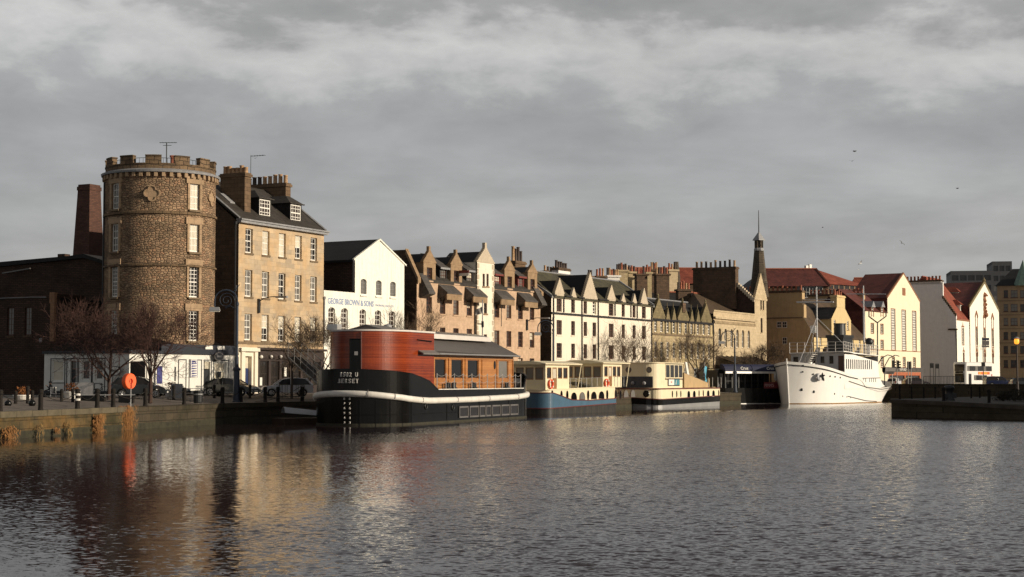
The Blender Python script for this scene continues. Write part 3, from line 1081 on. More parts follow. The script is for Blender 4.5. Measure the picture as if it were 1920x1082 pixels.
mb.poly([(L, 0, 0), (L, 9, 0), (L, 9, zE), (L, 0, zE)])
B.add('front_wall', mb, 'cream_render')
for k, h in enumerate(hol):
 wh = (k == 12)
 window(B.root, *h, 2, 4 if not wh else 4, 'white_paint' if wh else 'brown_frame', random.choice(['glass', 'glass_warm', 'glass_warm', ('glass_warm', 'glass'), ('blind', 'glass_warm')] if k % 4 == 0 else ['glass', 'glass_warm']), rec=.2, fw=.1, bw=.07, sill='cream_render')
zst = B.z(1036, 587)
mb = MB().box(-.1, L + .1, -.14, .02, zst - .12, zst + .12)
B.add('string_course', mb, 'black_pipe')
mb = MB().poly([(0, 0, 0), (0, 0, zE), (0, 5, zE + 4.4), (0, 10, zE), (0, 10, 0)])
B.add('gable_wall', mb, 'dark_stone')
rr = 5.0
zrid = B.z(1135, 525, rr)
mb = MB().prism_yz([(-.15, zE - .05), (rr, zrid), (10, zE - .05), (10, zE - .3), (rr, zrid - .3), (-.15, zE - .3)], -.15, L + .15)
roof4 = B.add('roof', mb, 'slate_moss')
MB().tube([(0, rr, zrid + .05), (L, rr, zrid + .05)], .11, 4).obj('ridge_flashing', 'lead', roof4)
MB().prism([(-.2, -.2, zE + .02), (-.2, rr, zrid + .12), (-.2, rr, zrid - .2), (-.2, -.2, zE - .35)], (.3, 0, 0)).obj('skew', 'lead', roof4)
MB().prism([(L - .05, -.2, zE + .1), (L - .05, rr, zrid + .2), (L - .05, rr, zrid - .2), (L - .05, -.2, zE - .3)], (.3, 0, 0)).obj('skew', 'lead', roof4)
gl = [(1048.5, 521.7, 550.5, 2.3, 9), (1075.5, 538.5, 557.5, 1.5, 0), (1106, 511, 561, 3.9, 13), (1146, 534.5, 562, 2.35, 10), (1168.5, 549.5, 566, 1.45, 0), (1189.5, 550, 567.5, 1.4, 0), (1207.2, 540.5, 570, 2.3, 10)]
for px_, pyt, pyb, wd, n in gl:
 c, zb_ = B.S(px_, pyb)
 zb_ = max(zb_, zE - .02)
 zt_ = B.z(px_, pyt)
 gm = MB()
 hw = wd / 2
 if n:
  gm.box(c - hw, c + hw, -.05, .3, zE - .35, zb_)
  crow(gm, c - hw - .05, c + hw + .05, zb_, zt_, n, -.08, .3, .22)
 else:
  gm.prism_xz([(c - hw, zE - .3), (c + hw, zE - .3), (c + hw, zb_), (c, zt_), (c - hw, zb_)], -.06, .22)
 g = B.add('stepped_gable' if n else 'pointed_gable', gm, 'pale_gable')
 dp = (zt_ - zE) / ((zrid - zE) / rr) + .3
 MB().prism_xz([(c - hw - .25, zb_ - .35), (c, zt_ - .25), (c + hw + .25, zb_ - .35)], .304, max(dp, 1.5)).obj('gable_roof', 'slate_dark', g)
# eaves gutter between the gables
edges = sorted([(B.s(p, 560) - w_ / 2 - .1, B.s(p, 560) + w_ / 2 + .1) for p, _, _, w_, _ in gl])
cur = -.1
for a, c in edges + [(L + .1, L + .1)]:
 if a - cur > .2:
  B.add('gutter', MB().box(cur, a, -.35, -.02, zE - .05, zE + .1), 'black_pipe')
 cur = c
for px_, y0, y1 in ((1038.3, 553, 700), (1057.5, 556, 586), (1091.5, 560, 700), (1122, 562, 700), (1153.5, 565, 592), (1183.3, 567, 595), (1195, 568, 597), (1222, 571, 700)):
 pipe(B, px_, y0, y1)
chs = B.s(1062, 510, 8)
zz = B.z(1062, 504, 8)
chimney(B, chs - 3, chs + .3, 7.6, 8.6, zE, zz, 5, along='s', poth=.85, potr=.2, mat='harled_wall', potmat='pot_dark', capmat='dark_stone')
chs = B.s(1033, 510, 9)
chimney(B, chs - 1.6, chs + 1.6, 8.8, 9.7, zE, B.z(1033, 508.5, 9), 4, along='s', poth=.7, potr=.16, mat='dark_stone')
chs = B.s(1102, 512, 6)
chimney(B, chs - .9, chs + .4, 5.2, 5.9, zE + 2, B.z(1102, 516, 5), 2, along='s', poth=.8, potr=.16, mat='dark_stone', potmat='pot_dark')

# ================================================================ 5. grey stone crow-stepped range
b5 = Bld('ashlar_tavern', 'old grey ashlar building with three crow-stepped gables and small spiky dormers', 'building', 1223.6, b4.D_at(1223.6), 29.4)
B = b5
L = B.s(1338)
zE = B.z(1224, 597)
ru = (B.z(1229.7, 622), B.z(1229.7, 598.5))
rl = (B.z(1229.7, 671), B.z(1229.7, 640.5))
px_c = (1229.7, 1240.7, 1252.3, 1263.8, 1275.8, 1286.5, 1297, 1309, 1319.8, 1329.8)
hol = [(B.s(p, 630) - .46, B.s(p, 630) + .46) + z_ for p in px_c for z_ in (ru, rl)]
for p in (1232, 1250, 1268, 1287, 1305, 1322):
 c = B.s(p, 700)
 hol.append((c - .7, c + .7, .5, 2.9))
mb = MB()
wall(mb, [(0, 0), (L, 0), (L, zE), (0, zE)], hol)
mb.poly([(L, 0, 0), (L, 8, 0), (L, 8, zE), (L, 0, zE)])
mb.poly([(0, 0, 0), (0, 0, zE), (0, 4, zE + 3), (0, 8, zE), (0, 8, 0)])
B.add('front_wall', mb, 'grey_ashlar')
for k, h in enumerate(hol):
 window(B.root, *h, 2, 4, 'white_paint', random.choice(['glass', 'glass_warm', 'glass']), rec=.16, fw=.09, bw=.05, sill='grey_ashlar')
zst = B.z(1225, 626)
B.add('string_course', MB().box(-.05, L + .05, -.12, .02, zst - .12, zst + .1), 'sill_stone')
zrid = B.z(1290, 568, 4)
mb = MB().prism_yz([(-.1, zE), (4, zrid), (8, zE), (8, zE - .3), (-.1, zE - .3)], .1, L - .1)
roof5 = B.add('roof', mb, 'slate_dark')
MB().tube([(.1, 4, zrid + .05), (L - .1, 4, zrid + .05)], .12, 4).obj('ridge_flashing', 'lead', roof5)
for px_, pyt, pyb, wd in ((1235, 553, 594, 4.0), (1281, 561, 598, 3.9), (1324, 564, 601, 4.0)):
 c, zb_ = B.S(px_, pyb)
 zt_ = B.z(px_, pyt)
 gm = MB().box(c - wd / 2, c + wd / 2, -.06, .35, zE - .25, zb_)
 crow(gm, c - wd / 2 - .06, c + wd / 2 + .06, zb_, zt_ - .5, 12, -.08, .35, .35)
 gm.lathe([(.1, zt_ - .5), (.2, zt_ - .35), (.1, zt_ - .2), (.16, zt_ - .05), (.02, zt_ + .25)], 8, (c, .1))
 g = B.add('stepped_gable', gm, 'lichen_stone')
 MB().prism_xz([(c - wd / 2, zb_), (c, zt_ - .9), (c + wd / 2, zb_)], .354, 4.6).obj('gable_roof', 'slate_dark', g)
 if px_ == 1281:
  MB().box(c - .5, c + .5, -.2, -.082, zb_ + .9, zb_ + 2.2).obj('carved_panel', 'dark_stone', g)
for px_ in (1252, 1263.5, 1297, 1308.8):
 c, zb_ = B.S(px_, 600 if px_ < 1280 else 602)
 zt_ = B.z(px_, 576.5 if px_ < 1280 else 580)
 gm = MB().prism_xz([(c - .75, zE - .2), (c + .75, zE - .2), (c + .72, zb_), (c, zt_), (c - .72, zb_)], -.08, .3)
 gm.tube([(c, .1, zt_ - .3), (c, .1, zt_ + .7)], [.09, .03], 5)
 g = B.add('pointed_dormer', gm, 'lichen_stone')
 MB().prism_xz([(c - .7, zb_), (c, zt_ - .3), (c + .7, zb_)], .304, 2.6).obj('dormer_roof', 'slate_dark', g)
for px_ in (1247.5, 1258.8, 1270, 1291.5, 1303, 1314.5, 1337):
 pipe(B, px_, 602, 627, r=.06)
pipe(B, 1338, 600, 690)

# ================================================================ 6. arcaded bank hall
b6 = Bld('arcaded_hall', 'pale ashlar hall with six tall arched windows under a plain parapet', 'building', 1338.6, b5.D_at(1338.6), 29.4)
B = b6
L = B.s(1416)
zP = B.z(1339, 582)
zC = B.z(1339, 594)
aw = []
for p in (1349.5, 1360.8, 1372.2, 1382.8, 1393.3, 1404.2):
 c = B.s(p, 635)
 aw.append((c - .5, c + .5, B.z(1349.5, 650), B.z(1349.5, 615.5)))
mb = MB()
wall(mb, [(0, 3.4), (L, 3.4), (L, zP), (0, zP)], aw, 0, .25)
arch_heads(mb, aw, .5)
mb.poly([(L, 0, 0), (L, 10, 0), (L, 10, zP), (L, 0, zP)])
B.add('front_wall', mb, 'bank_ashlar')
for h in aw:
 window(B.root, *h, 2, 3, 'white_paint', 'glass_grey', rec=.2, mid=False, sill='bank_ashlar', bw=.06)
mb = MB().box(-.02, L + .05, -.35, .02, zC - .25, zC + .05)
n = 34
for i in range(n):
 x = (i + .25) * L / n
 mb.box(x, x + L / n * .5, -.2, .0, zC - .95, zC - .55)
mb.box(-.02, L + .05, -.1, .02, zP - .15, zP + .08)
B.add('cornice', mb, 'bank_ashlar')
mb = MB()
gw = [(.5 + i * (L - .8) / 5, .5 + (i + .8) * (L - .8) / 5, .3, 2.8) for i in range(5)]
wall(mb, [(0, 0), (L, 0), (L, 3.4), (0, 3.4)], gw, 0, .3)
B.add('ground_storey', mb, 'dark_stone')
for h in gw:
 window(B.root, *h, 2, 2, 'brown_frame', 'glass', rec=.2, mid=False, sill=None)
# canopy over the pavement
zca = B.z(1360, 668)
mb = MB().prism_yz([(-.02, zca), (-3.6, zca - 1.3), (-3.6, zca - 1.45), (-.02, zca - .2)], 1.0, L - .4)
can = B.add('canopy', mb, 'slate_dark')
for i in range(9):
 x = 1.0 + (L - 1.4) * i / 8
 MB().prism_yz([(-.02, zca + .12), (-3.62, zca - 1.18), (-3.62, zca - 1.295), (-.02, zca + .005)], x - .08, x + .08).obj('canopy_rib', 'sill_stone', can)
 if i % 2 == 0:
  MB().box(x - .07, x + .07, -3.5, -3.36, 0, zca - 1.45).obj('canopy_post', 'brown_frame', can)
# brown roof behind the parapet
mb = MB()
rA, rB_ = B.S(1300, 550, 9), B.S(1362, 557, 9)
rC, rD = B.S(1392, 588, 1.2), B.S(1315, 570, 1.2)
mb.add([(rA[0], 9, rA[1]), (rB_[0], 9, rB_[1]), (L - .2, 1.2, zP - .4), (.4, 1.2, zP - .4), (rA[0], 14, zP - 2), (rB_[0], 14, zP - 2)], [(0, 1, 2, 3), (0, 3, 4), (1, 5, 2), (0, 4, 5, 1)])
mb.box(0.3, L - .1, .3, 1.2, zP - 1.2, zP - .6)
B.add('roof', mb, 'slate_brown')
MB().tube([(rA[0], 9, rA[1] + .05), (rB_[0], 9, rB_[1] + .05)], .16, 4).obj('ridge_tiles', 'pot_red', B.root)

# ================================================================ 7. corner house with the spire
b7 = Bld('spired_corner_house', 'baronial corner house with a tall dark stone spire, big black gable and corner turret', 'building', 1416.2, b6.D_at(1416.2), 29.4)
B = b7
L = B.s(1437.5)
zsh = B.z(1417, 562)
apx = B.S(1426.3, 519)
hol = []
for p in (1427, 1431.3):
 c = B.s(p, 568)
 hol.append((c - .32, c + .32, B.z(1429, 581), B.z(1429, 555)))
c = B.s(1428, 610)
hol.append((c - .4, c + .4, B.z(1428, 624), B.z(1428, 596.5)))
hol.append((c - .4, c + .4, 2.6, 5.4))
mb = MB()
wall(mb, [(0, 0), (L, 0), (L, zsh), (0, zsh)], hol, 0, .25)
mb.prism_xz([(-.1, zsh), (L + .1, zsh), apx], -.05, .4)
crow(mb, -.2, L + .2, zsh, apx[1] + .5, 14, -.1, .25, .3)
B.add('front_wall', mb, 'bank_ashlar')
for h in hol:
 window(B.root, *h, 1, 3, 'brown_frame', 'glass', rec=.2, sill='bank_ashlar')
# right return and corner turret
mb = MB()
r0 = Vector((L, 0, 0))
# canted side running away to the right
u2 = Vector((math.sin(RAD(75 - 29.4)), 0, 0))
mb.poly([(L, 0, 0), (L + 2.2, 1.6, 0), (L + 2.2, 1.6, zsh - 1), (L, 0, zsh - 1)])
mb.poly([(L + 2.2, 1.6, 0), (L + 2.6, 8, 0), (L + 2.6, 8, zsh - 1), (L + 2.2, 1.6, zsh - 1)])
B.add('corner_wall', mb, 'turret_stone')
tz0, tz1 = B.z(1450, 570, 1.6), B.z(1450, 531, 1.6)
mb = MB().lathe([(.15, tz0 - 1.2), (.5, tz0 - .4), (.85, tz0 + .3), (.9, tz0 + .5), (.8, tz0 + .6), (.8, tz1 - .5), (.95, tz1 - .4), (.95, tz1), (.01, tz1 + .02)], 14, (L + 2.2, 1.6))
B.add('corner_turret', mb, 'spire_stone', smooth=True)
# big gable facing left, with its chimney
gd0, gz0 = B.Y(1414, 592)
gd1, gz1 = B.Y(1382, 531)
gdc, gzc = B.Y(1330, 500)
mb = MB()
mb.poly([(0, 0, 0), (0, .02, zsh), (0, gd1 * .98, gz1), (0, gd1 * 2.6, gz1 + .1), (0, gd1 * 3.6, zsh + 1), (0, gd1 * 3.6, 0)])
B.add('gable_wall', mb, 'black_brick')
mb = MB()
for i in range(9):
 f = i / 9
 y = gd1 * f
 zz = zsh + (gz1 - zsh) * f
 mb.box(-.25, .35, y, y + gd1 / 9, zz - .35, zz + .35)
B.add('crow_steps', mb, 'pale_gable')
zct = B.z(1382, 500, gd1)
chimney(B, -.55, .75, gd1 + .05, gd1 + 7.2, gz1 - 4, zct, 9, mat='dark_stone', potmat=['pot_buff', 'pot_dark'], poth=1.0, potr=.2)
mb = MB().prism_yz([(.1, zsh - .1), (gd1 * .8, zsh + (gz1 - zsh) * .55), (gd1 * 3, zsh + (gz1 - zsh) * .55), (gd1 * 3.6, zsh)], .36, L - .5)
B.add('roof', mb, 'slate_dark')
# the spire
sx, sz = B.S(1423.5, 535, 3.2)
zs0, zs1 = B.z(1423, 540, 3.2), B.z(1421.5, 465, 3.2)
hb, ht = 1.42, .66
rings = []
for f in (0, .96):
 h = hb + (ht - hb) * f
 z = zs0 - 1.5 + (zs1 - zs0 + 1.5) * f
 k = .42
 rings.append([(sx - h, 3.2 - h * k, z), (sx - h * k, 3.2 - h, z), (sx + h * k, 3.2 - h, z), (sx + h, 3.2 - h * k, z), (sx + h, 3.2 + h * k, z), (sx + h * k, 3.2 + h, z), (sx - h * k, 3.2 + h, z), (sx - h, 3.2 + h * k, z)])
mb = MB().loft(rings, True, True)
spire = B.add('spire', mb, 'spire_stone')
mb = MB().lathe([(ht * 1.25, zs1 - .45), (ht * 1.3, zs1 - .2), (ht * 1.15, zs1)], 8, (sx, 3.2))
mb.lathe([(ht * 1.1, zs1 - .02), (.01, zs1 + .02)], 8, (sx, 3.2))
mb.obj('spire_band', 'lead', spire)
zl1 = B.z(1421.5, 450.5, 3.2)
mb = MB().lathe([(ht * .9, zs1 + .01), (ht * .9, zl1)], 8, (sx, 3.2))
for k in range(8):
 t = PI / 4 * k
 mb.tube([(sx + ht * 1.0 * math.cos(t), 3.2 + ht * 1.0 * math.sin(t), zs1), (sx + ht * math.cos(t), 3.2 + ht * math.sin(t), zl1)], .09, 4)
mb.obj('lantern', 'spire_stone', spire)
zl2 = B.z(1421.5, 434.5, 3.2)
MB().lathe([(ht * 1.55, zl1 - .02), (ht * 1.5, zl1 + .1), (.06, zl2), (.01, zl2 + .03)], 4, (sx, 3.2), PI / 8, 2 * PI + PI / 8).obj('spire_cap', 'lead', spire)
MB().tube([(sx, 3.2, zl2 - .2), (sx, 3.2, B.z(1421.5, 394, 3.2))], [.1, .05], 5).obj('flagpole', 'black_iron', spire)
# ================================================================ 8. tan rendered house
b8 = Bld('tan_house', 'tan rendered old house with a broad blank gable wall and rows of chimney pots', 'house', 1527, 258, 30)
B = b8
L = B.s(1623)
zE = B.z(1527, 629)
wxs = (1538.5, 1552.5, 1564.5, 1599, 1612)
hol = [(B.s(p, 640) - .5, B.s(p, 640) + .5, B.z(1538, 647), B.z(1538, 631.5)) for p in wxs]
hol += [(B.s(p, 680) - .5, B.s(p, 680) + .5, .8, 2.8) for p in wxs]
mb = MB()
wall(mb, [(0, 0), (L, 0), (L, zE), (0, zE)], hol)
B.add('front_wall', mb, 'ochre_render')
for h in hol:
 window(B.root, *h, 2, 4, 'white_paint', 'glass', rec=.14, bw=.07, fw=.1)
def side_pt(px, py):
 return B.Y(px, py)
P = [(0.0, 0), (0.0, zE)] + [side_pt(*q) for q in ((1507, 596), (1506, 594), (1499, 563), (1498, 549))]
ydeep = side_pt(1450, 600)[0]
mb = MB()
d1, z1 = side_pt(1504.5, 592)
d2, z2 = side_pt(1498, 547)
mb.poly([(0, 0, 0), (0, 0, zE), (0, d1, z1), (0, d1 + .02, z2), (0, 14, z2), (0, 14, 0)])
mb.box(.02, 1.2, d1 - .25, d1, z1 - .3, side_pt(1504, 571)[1])
B.add('gable_wall', mb, 'tan_render')
mb = MB().box(-.1, .0, d1 - .1, 14, B.Y(1480, 596)[1] - .1, B.Y(1480, 596)[1] + .1)
B.add('string_course', mb, 'sill_stone')
for px_, py_, w_, h_ in ((1461, 609, .75, 1.0), (1471.5, 609, .75, 1.0), (1471.5, 639, .75, 1.1)):
 d, z = side_pt(px_, py_)
 window(B.root, d - w_ / 2, d + w_ / 2, z - h_ / 2, z + h_ / 2, 2, 2, 'white_paint', 'glass', rec=-.06, sill=None, M=SIDE, fw=.05, bw=.03)
chimney(B, .0 + .02, 1.5, d1 + .1, 13.9, z2 - 1.2, z2 + .25, 15, mat='tan_render', potmat='pot_red', poth=.75, potr=.2, capmat='dark_stone')
zr = B.z(1560, 566, 6)
mb = MB().prism_yz([(-.2, zE), (6, zr), (12, zE), (12, zE - .25), (-.2, zE - .25)], .05, L)
roof8 = B.add('roof', mb, 'slate_brown')
# gable dormer with chimney
ga, gb = B.s(1558.5, 610), B.s(1595, 610)
zg1, zg2 = B.z(1558, 597), B.z(1576, 576.5)
ca, cb_ = B.s(1568.5, 577), B.s(1583, 577)
gh = [(B.s(p, 608) - .5, B.s(p, 608) + .5, B.z(1565, 616), B.z(1565, 600)) for p in (1564.5, 1589)]
mb = MB()
wall(mb, [(ga, zE - .4), (gb, zE - .4), (gb, zg1), (cb_, zg2), (ca, zg2), (ga, zg1)], gh, -.06, .2)
mb.box(ga, ga + .06, -.055, 4, zE - .4, zg1).box(gb - .06, gb, -.055, 4, zE - .4, zg1)
g8 = B.add('chimney_gable', mb, 'ochre_render')
for h in gh:
 window(g8, *h, 2, 4, 'white_paint', 'glass', rec=.12, bw=.07, fw=.1, M=Matrix.Translation((0, -.06, 0)))
MB().prism_xz([(ga - .2, zg1 - .1), (ca, zg2), (cb_, zg2), (gb + .2, zg1 - .1)], .2, 5).obj('gable_roof', 'slate_dark', g8)
chimney(B, ca - .1, cb_ + .1, -.1, 1.0, zg2 - .05, B.z(1575, 554), 4, mat='ochre_render', potmat='pot_red', along='s', poth=.8, potr=.2)
# rear stack with a long row of pots, right gable
zz = B.z(1600, 551, 5)
chimney(B, B.s(1596, 560, 5) - .6, B.s(1596, 560, 5) + .6, 2.6, 13, zE, zz, 14, mat='tan_render', potmat='pot_red', poth=.8, potr=.2, capmat='dark_stone')
mb = MB().poly([(L, 0, 0), (L, 12, 0), (L, 12, zE), (L, 6, zr), (L, 0, zE)])
B.add('end_wall', mb, 'tan_render')

# ================================================================ 9. cream hall with three tall lattice windows
b9 = Bld('cream_hall', 'cream building with three very tall white lattice windows in a steep plain gable', 'building', 1623.5, b8.D_at(1623.5) + .4, 33)
B = b9
sg = B.s(1665)
L = B.s(1725.5)
zeW = B.z(1624, 583)
zeG = B.z(1695, 562.5)
ap = B.S(1694, 514)
wl = []
for p in (1635.5, 1653.5):
 c = B.s(p, 620)
 wl += [(c - .62, c + .62, B.z(1636, 624), B.z(1636, 607)), (c - .62, c + .62, B.z(1636, 653), B.z(1636, 637.5)), (c - .62, c + .62, B.z(1636, 688), B.z(1636, 668.5))]
tall = []
for p in (1674.8, 1694.7, 1714.3):
 c = B.s(p, 620)
 tall.append((c - 1.0, c + 1.0, B.z(1675, 655.5), B.z(1675, 580)))
low = []
for p in (1675, 1695.3, 1714.3):
 c = B.s(p, 680)
 low.append((c - .6, c + .6, B.z(1675, 687.5), B.z(1675, 670)))
mb = MB()
wall(mb, [(0, 0), (sg, 0), (sg, zeW), (0, zeW)], wl)
wall(mb, [(sg, 2.6), (L, 2.6), (L, zeG), (ap[0], ap[1]), (sg, zeG)], tall + low)
B.add('front_wall', mb, 'yellow_render')
for h in wl + low:
 window(B.root, *h, 2, 4, 'white_paint', 'glass', rec=.14, bw=.07, fw=.1, sill='red_stone_trim')
for h in tall:
 w_ = window(B.root, *h, 3, 16, 'white_paint', 'glass_grey', rec=.08, bw=.17, fw=.14, mid=False, sill='red_stone_trim')
for a, c, z0, z1 in wl + low + tall:
 t_ = .15
 tm = MB()
 tm.box(a - t_, a, -.05, .05, z0 - .16, z1 + t_).box(c, c + t_, -.05, .05, z0 - .16, z1 + t_).box(a, c, -.05, .05, z1, z1 + t_)
 B.add('window_surround', tm, 'red_stone_trim')
a, zt_ = B.S(1691.6, 539.5)
a2, zb_ = B.S(1697.6, 554.5)
B.add('attic_panel', MB().box(a, a2, -.04, .02, zb_, zt_), 'red_stone_trim')
tm = MB().box(0, L, -.05, .0, B.z(1675, 657.5) - .06, B.z(1675, 657.5) + .06)
B.add('string_course', tm, 'red_stone_trim')
tm = MB()
for xa, xb in ((sg - .1, ap[0]), (L + .1, ap[0])):
 tm.prism([(xa, -.06, zeG - .05), (xb, -.06, ap[1] + .05), (xb, -.06, ap[1] + .32), (xa, -.06, zeG + .28)], (0, .3, 0))
B.add('gable_coping', tm, 'red_stone_trim')
mb = MB().prism_xz([(sg - .1, zeG - .02), (ap[0], ap[1] + .2), (L + .1, zeG - .02)], .25, 7.5)
mb.poly([(sg, 0, 0), (sg, 0, zeG), (sg, 14, zeG), (sg, 14, 0)])
B.add('gable_roof', mb, 'pantile_dark')
zrw = B.z(1633, 549, 5)
mb = MB().prism_yz([(-.2, zeW), (5, zrw), (10, zeW)], 0, sg)
mb.poly([(0, 0, 0), (0, 0, zeW), (0, 5, zrw), (0, 10, zeW), (0, 10, 0)])
B.add('wing_roof', mb, 'pantile_dark')
mb = MB().poly([(L, 0, 0), (L, 14, 0), (L, 14, zeG), (L, 0, zeG)])
B.add('side_wall', mb, 'harled_wall')
for p in (1635.5, 1653.5):
 c = B.s(p, 587)
 z0, z1 = B.z(p, 592), B.z(p, 576)
 dm = MB().box(c - .72, c - .52, -.06, 1.6, z0 - .2, z1).box(c + .52, c + .72, -.06, 1.6, z0 - .2, z1)
 d_ = B.add('dormer', dm, 'red_stone_trim')
 window(d_, c - .52, c + .52, z0, z1, 2, 4, 'white_paint', 'glass', rec=.0, bw=.07, fw=.08, sill=None)
 MB().prism_xz([(c - .95, z1), (c, z1 + 1.1), (c + .95, z1)], -.3, 3).obj('dormer_roof', 'lead', d_)
mb = MB()
for p0, q0, p1, q1 in ((1629.5, 584, 1629.5, 593), (1629.5, 593, 1645.5, 605), (1661.5, 584, 1661.5, 593), (1661.5, 593, 1645.5, 605), (1645.5, 605, 1645.5, 690)):
 a, za = B.S(p0, q0, -.1)
 c, zc_ = B.S(p1, q1, -.1)
 mb.tube([(a, -.1, za), (c, -.1, zc_)], .09, 5)
B.add('downpipe', mb, 'black_pipe')
plain('shop_orange', (.42, .12, .05), .5, .2)
zs1 = B.z(1690, 689)
mb = MB()
wall(mb, [(sg + .05, 0), (L, 0), (L, 2.6), (sg + .05, 2.6)], [(sg + .6, (sg + L) / 2 - .3, .4, 2.0), ((sg + L) / 2 + .3, L - .6, .4, 2.0)], -.02, .3)
sf = B.add('shop_front', mb, 'shop_orange')
for a, c in ((sg + .6, (sg + L) / 2 - .3), ((sg + L) / 2 + .3, L - .6)):
 window(sf, a, c, .4, 2.0, 2, 1, 'brown_frame', 'glass', rec=.1, sill=None, mid=False)
MB().box(sg - 3.2, L, -.22, -.03, B.z(1690, 697), zs1).obj('fascia', 'slate_grey', sf)
text_mesh('lettering', 'SHIPYARD', 'white_paint', sf, 3.6, .5, B.s(1691, 693), -.235, B.z(1691, 693), ext=.01)

# ================================================================ 10. white house with the big blank gable and carved front
b10 = Bld('carved_gable_house', 'white house with blank harled side wall, stepped gable and carved red stone window bays', 'house', 1795.5, 326, 30)
B = b10
sg = B.s(1818)
L = B.s(1873)
zw = B.z(1797, 598)
zeG = B.z(1845, 578)
ap = B.S(1845, 528)
hol = []
c1 = B.s(1805.5, 640)
hol.append((c1 - .75, c1 + .75, B.z(1805, 646), B.z(1805, 615)))
c2 = B.s(1806.8, 670)
low10 = [(c2 - .42, c2 + .42, B.z(1806, 680), B.z(1806, 661))]
bays = []
for p in (1830, 1845, 1860):
 c = B.s(p, 630)
 bays.append((c - .72, c + .72, B.z(1830, 647), B.z(1830, 616)))
 c = B.s(p + .6, 670)
 low10.append((c - .42, c + .42, B.z(1830, 680), B.z(1830, 661)))
mb = MB()
wall(mb, [(0, 0), (sg, 0), (sg, zw), (0, zw)], [h for h in hol + low10 if h[1] < sg])
wall(mb, [(sg, 0), (L, 0), (L, zeG), (ap[0], ap[1]), (sg, zeG)], [h for h in bays + low10 if h[0] > sg], -.1, .3)
mb.box(sg, sg + .05, -.095, .01, 0, zw)
mb.poly([(L, -.1, 0), (L, 12, 0), (L, 12, zeG), (L, -.1, zeG)])
B.add('front_wall', mb, 'white_render')
for h in hol:
 window(B.root, *h, 4, 6, 'white_paint', 'glass_grey', rec=.12, bw=.12, fw=.1, mid=False, sill='red_stone_trim')
for h in bays:
 window(B.root, *h, 3, 6, 'white_paint', 'glass_grey', rec=.1, bw=.13, fw=.1, mid=False, sill='red_stone_trim')
for h in low10:
 window(B.root, *h, 2, 3, 'brown_frame', 'glass', rec=.1, bw=.05, fw=.08, mid=False, sill='red_stone_trim')
for (a, c, z0, z1) in bays:
 tm = MB()
 zt_ = z1 + 2.6
 tm.box(c, c + .14, -.2, -.02, z0 - 2.4, zt_).box(a - .14, a, -.2, -.02, z0 - 2.4, zt_)
 tm.box(a - .1, c + .1, -.22, -.1, z1 + .02, z1 + .4)
 tm.box(a - .1, c + .1, -.22, -.1, z0 - .3, z0 - .17)
 m_ = (a + c) / 2
 tm.prism([(a - .35, -.25, zt_ - .3), (m_, -.25, zt_ + .75), (m_, -.25, zt_ + 1.2), (a - .45, -.25, zt_ + .1)], (0, .2, 0))
 tm.prism([(c + .35, -.25, zt_ - .3), (m_, -.25, zt_ + .75), (m_, -.25, zt_ + 1.2), (c + .45, -.25, zt_ + .1)], (0, .2, 0))
 B.add('window_bay', tm, 'red_stone_trim')
for (a, c, z0, z1) in low10 + hol:
 y_ = -.18 if a > sg else -.06
 tm = MB()
 tm.box(a - .16, a, y_, .0, z0 - .16, z1 + .2).box(c, c + .16, y_, .0, z0 - .16, z1 + .2).box(a - .22, c + .22, y_ - .03, .0, z1 + .2, z1 + .45)
 tm.prism_xz([((a + c) / 2 - .3, z1 + .45), ((a + c) / 2, z1 + 1.2), ((a + c) / 2 + .3, z1 + .45)], y_, .0)
 B.add('window_surround', tm, 'red_stone_trim')
tm = MB().box(-.02, sg, -.12, .0, zw - .3, zw)
tm.box(sg - .12, sg + .06, -.14, -.1, 0, zeG)
B.add('stone_trim', tm, 'red_stone_trim')
a, z0 = B.S(1845, 596)
z1 = B.z(1845, 556)
mb = MB()
for k in range(9):
 f = k / 9
 w_ = .72 + .14 * (k % 2)
 mb.box(a - w_, a + w_, -.3 - .05 * (k % 2), -.1, z0 + (z1 - z0) * f, z0 + (z1 - z0) * (f + 1 / 9.0))
mb.lathe([(.6, z1), (.75, z1 + .2), (.4, z1 + .6), (.05, z1 + .9)], 10, (a, -.2))
mb.ball((a, -.35, z0 + .6), .6, 10, 6)
for k in range(4):
 mb.ball((a + (-.3 if k % 2 else .3), -.38, z0 + 1.4 + k * .75), .34, 8, 5)
B.add('carved_panel', mb, 'red_stone_trim')
mb = MB()
n = 22
for i in range(n):
 f = i / n
 for x0, x1 in ((sg - .12, ap[0]), (L + .12, ap[0])):
  xa = x0 + (x1 - x0) * f
  xb = x0 + (x1 - x0) * (f + 1 / n)
  zz = zeG + (ap[1] - zeG) * f
  mb.box(min(xa, xb), max(xa, xb), -.15, .25, zz - .3, zz + (ap[1] - zeG) / n + .12)
mb.lathe([(.3, ap[1]), (.4, ap[1] + .3), (.25, ap[1] + .5), (.05, ap[1] + .9)], 8, (ap[0], 0))
B.add('crow_steps', mb, 'lichen_stone')
mb = MB().prism_xz([(sg, zeG), (ap[0], ap[1] - .1), (L, zeG)], .26, 12)
mb.poly([(sg, .2, zw), (sg, .2, zeG), (sg, 12, zeG), (sg, 12, zw)])
B.add('gable_roof', mb, 'pantile_dark')
zr = B.z(1800, 531, 7)
sl_ = (zr - zw) / 7
mb = MB().prism_yz([(.0, zw - .05), (7, zr), (14, zw)], .3, sg + 3)
B.add('roof', mb, 'pantile')
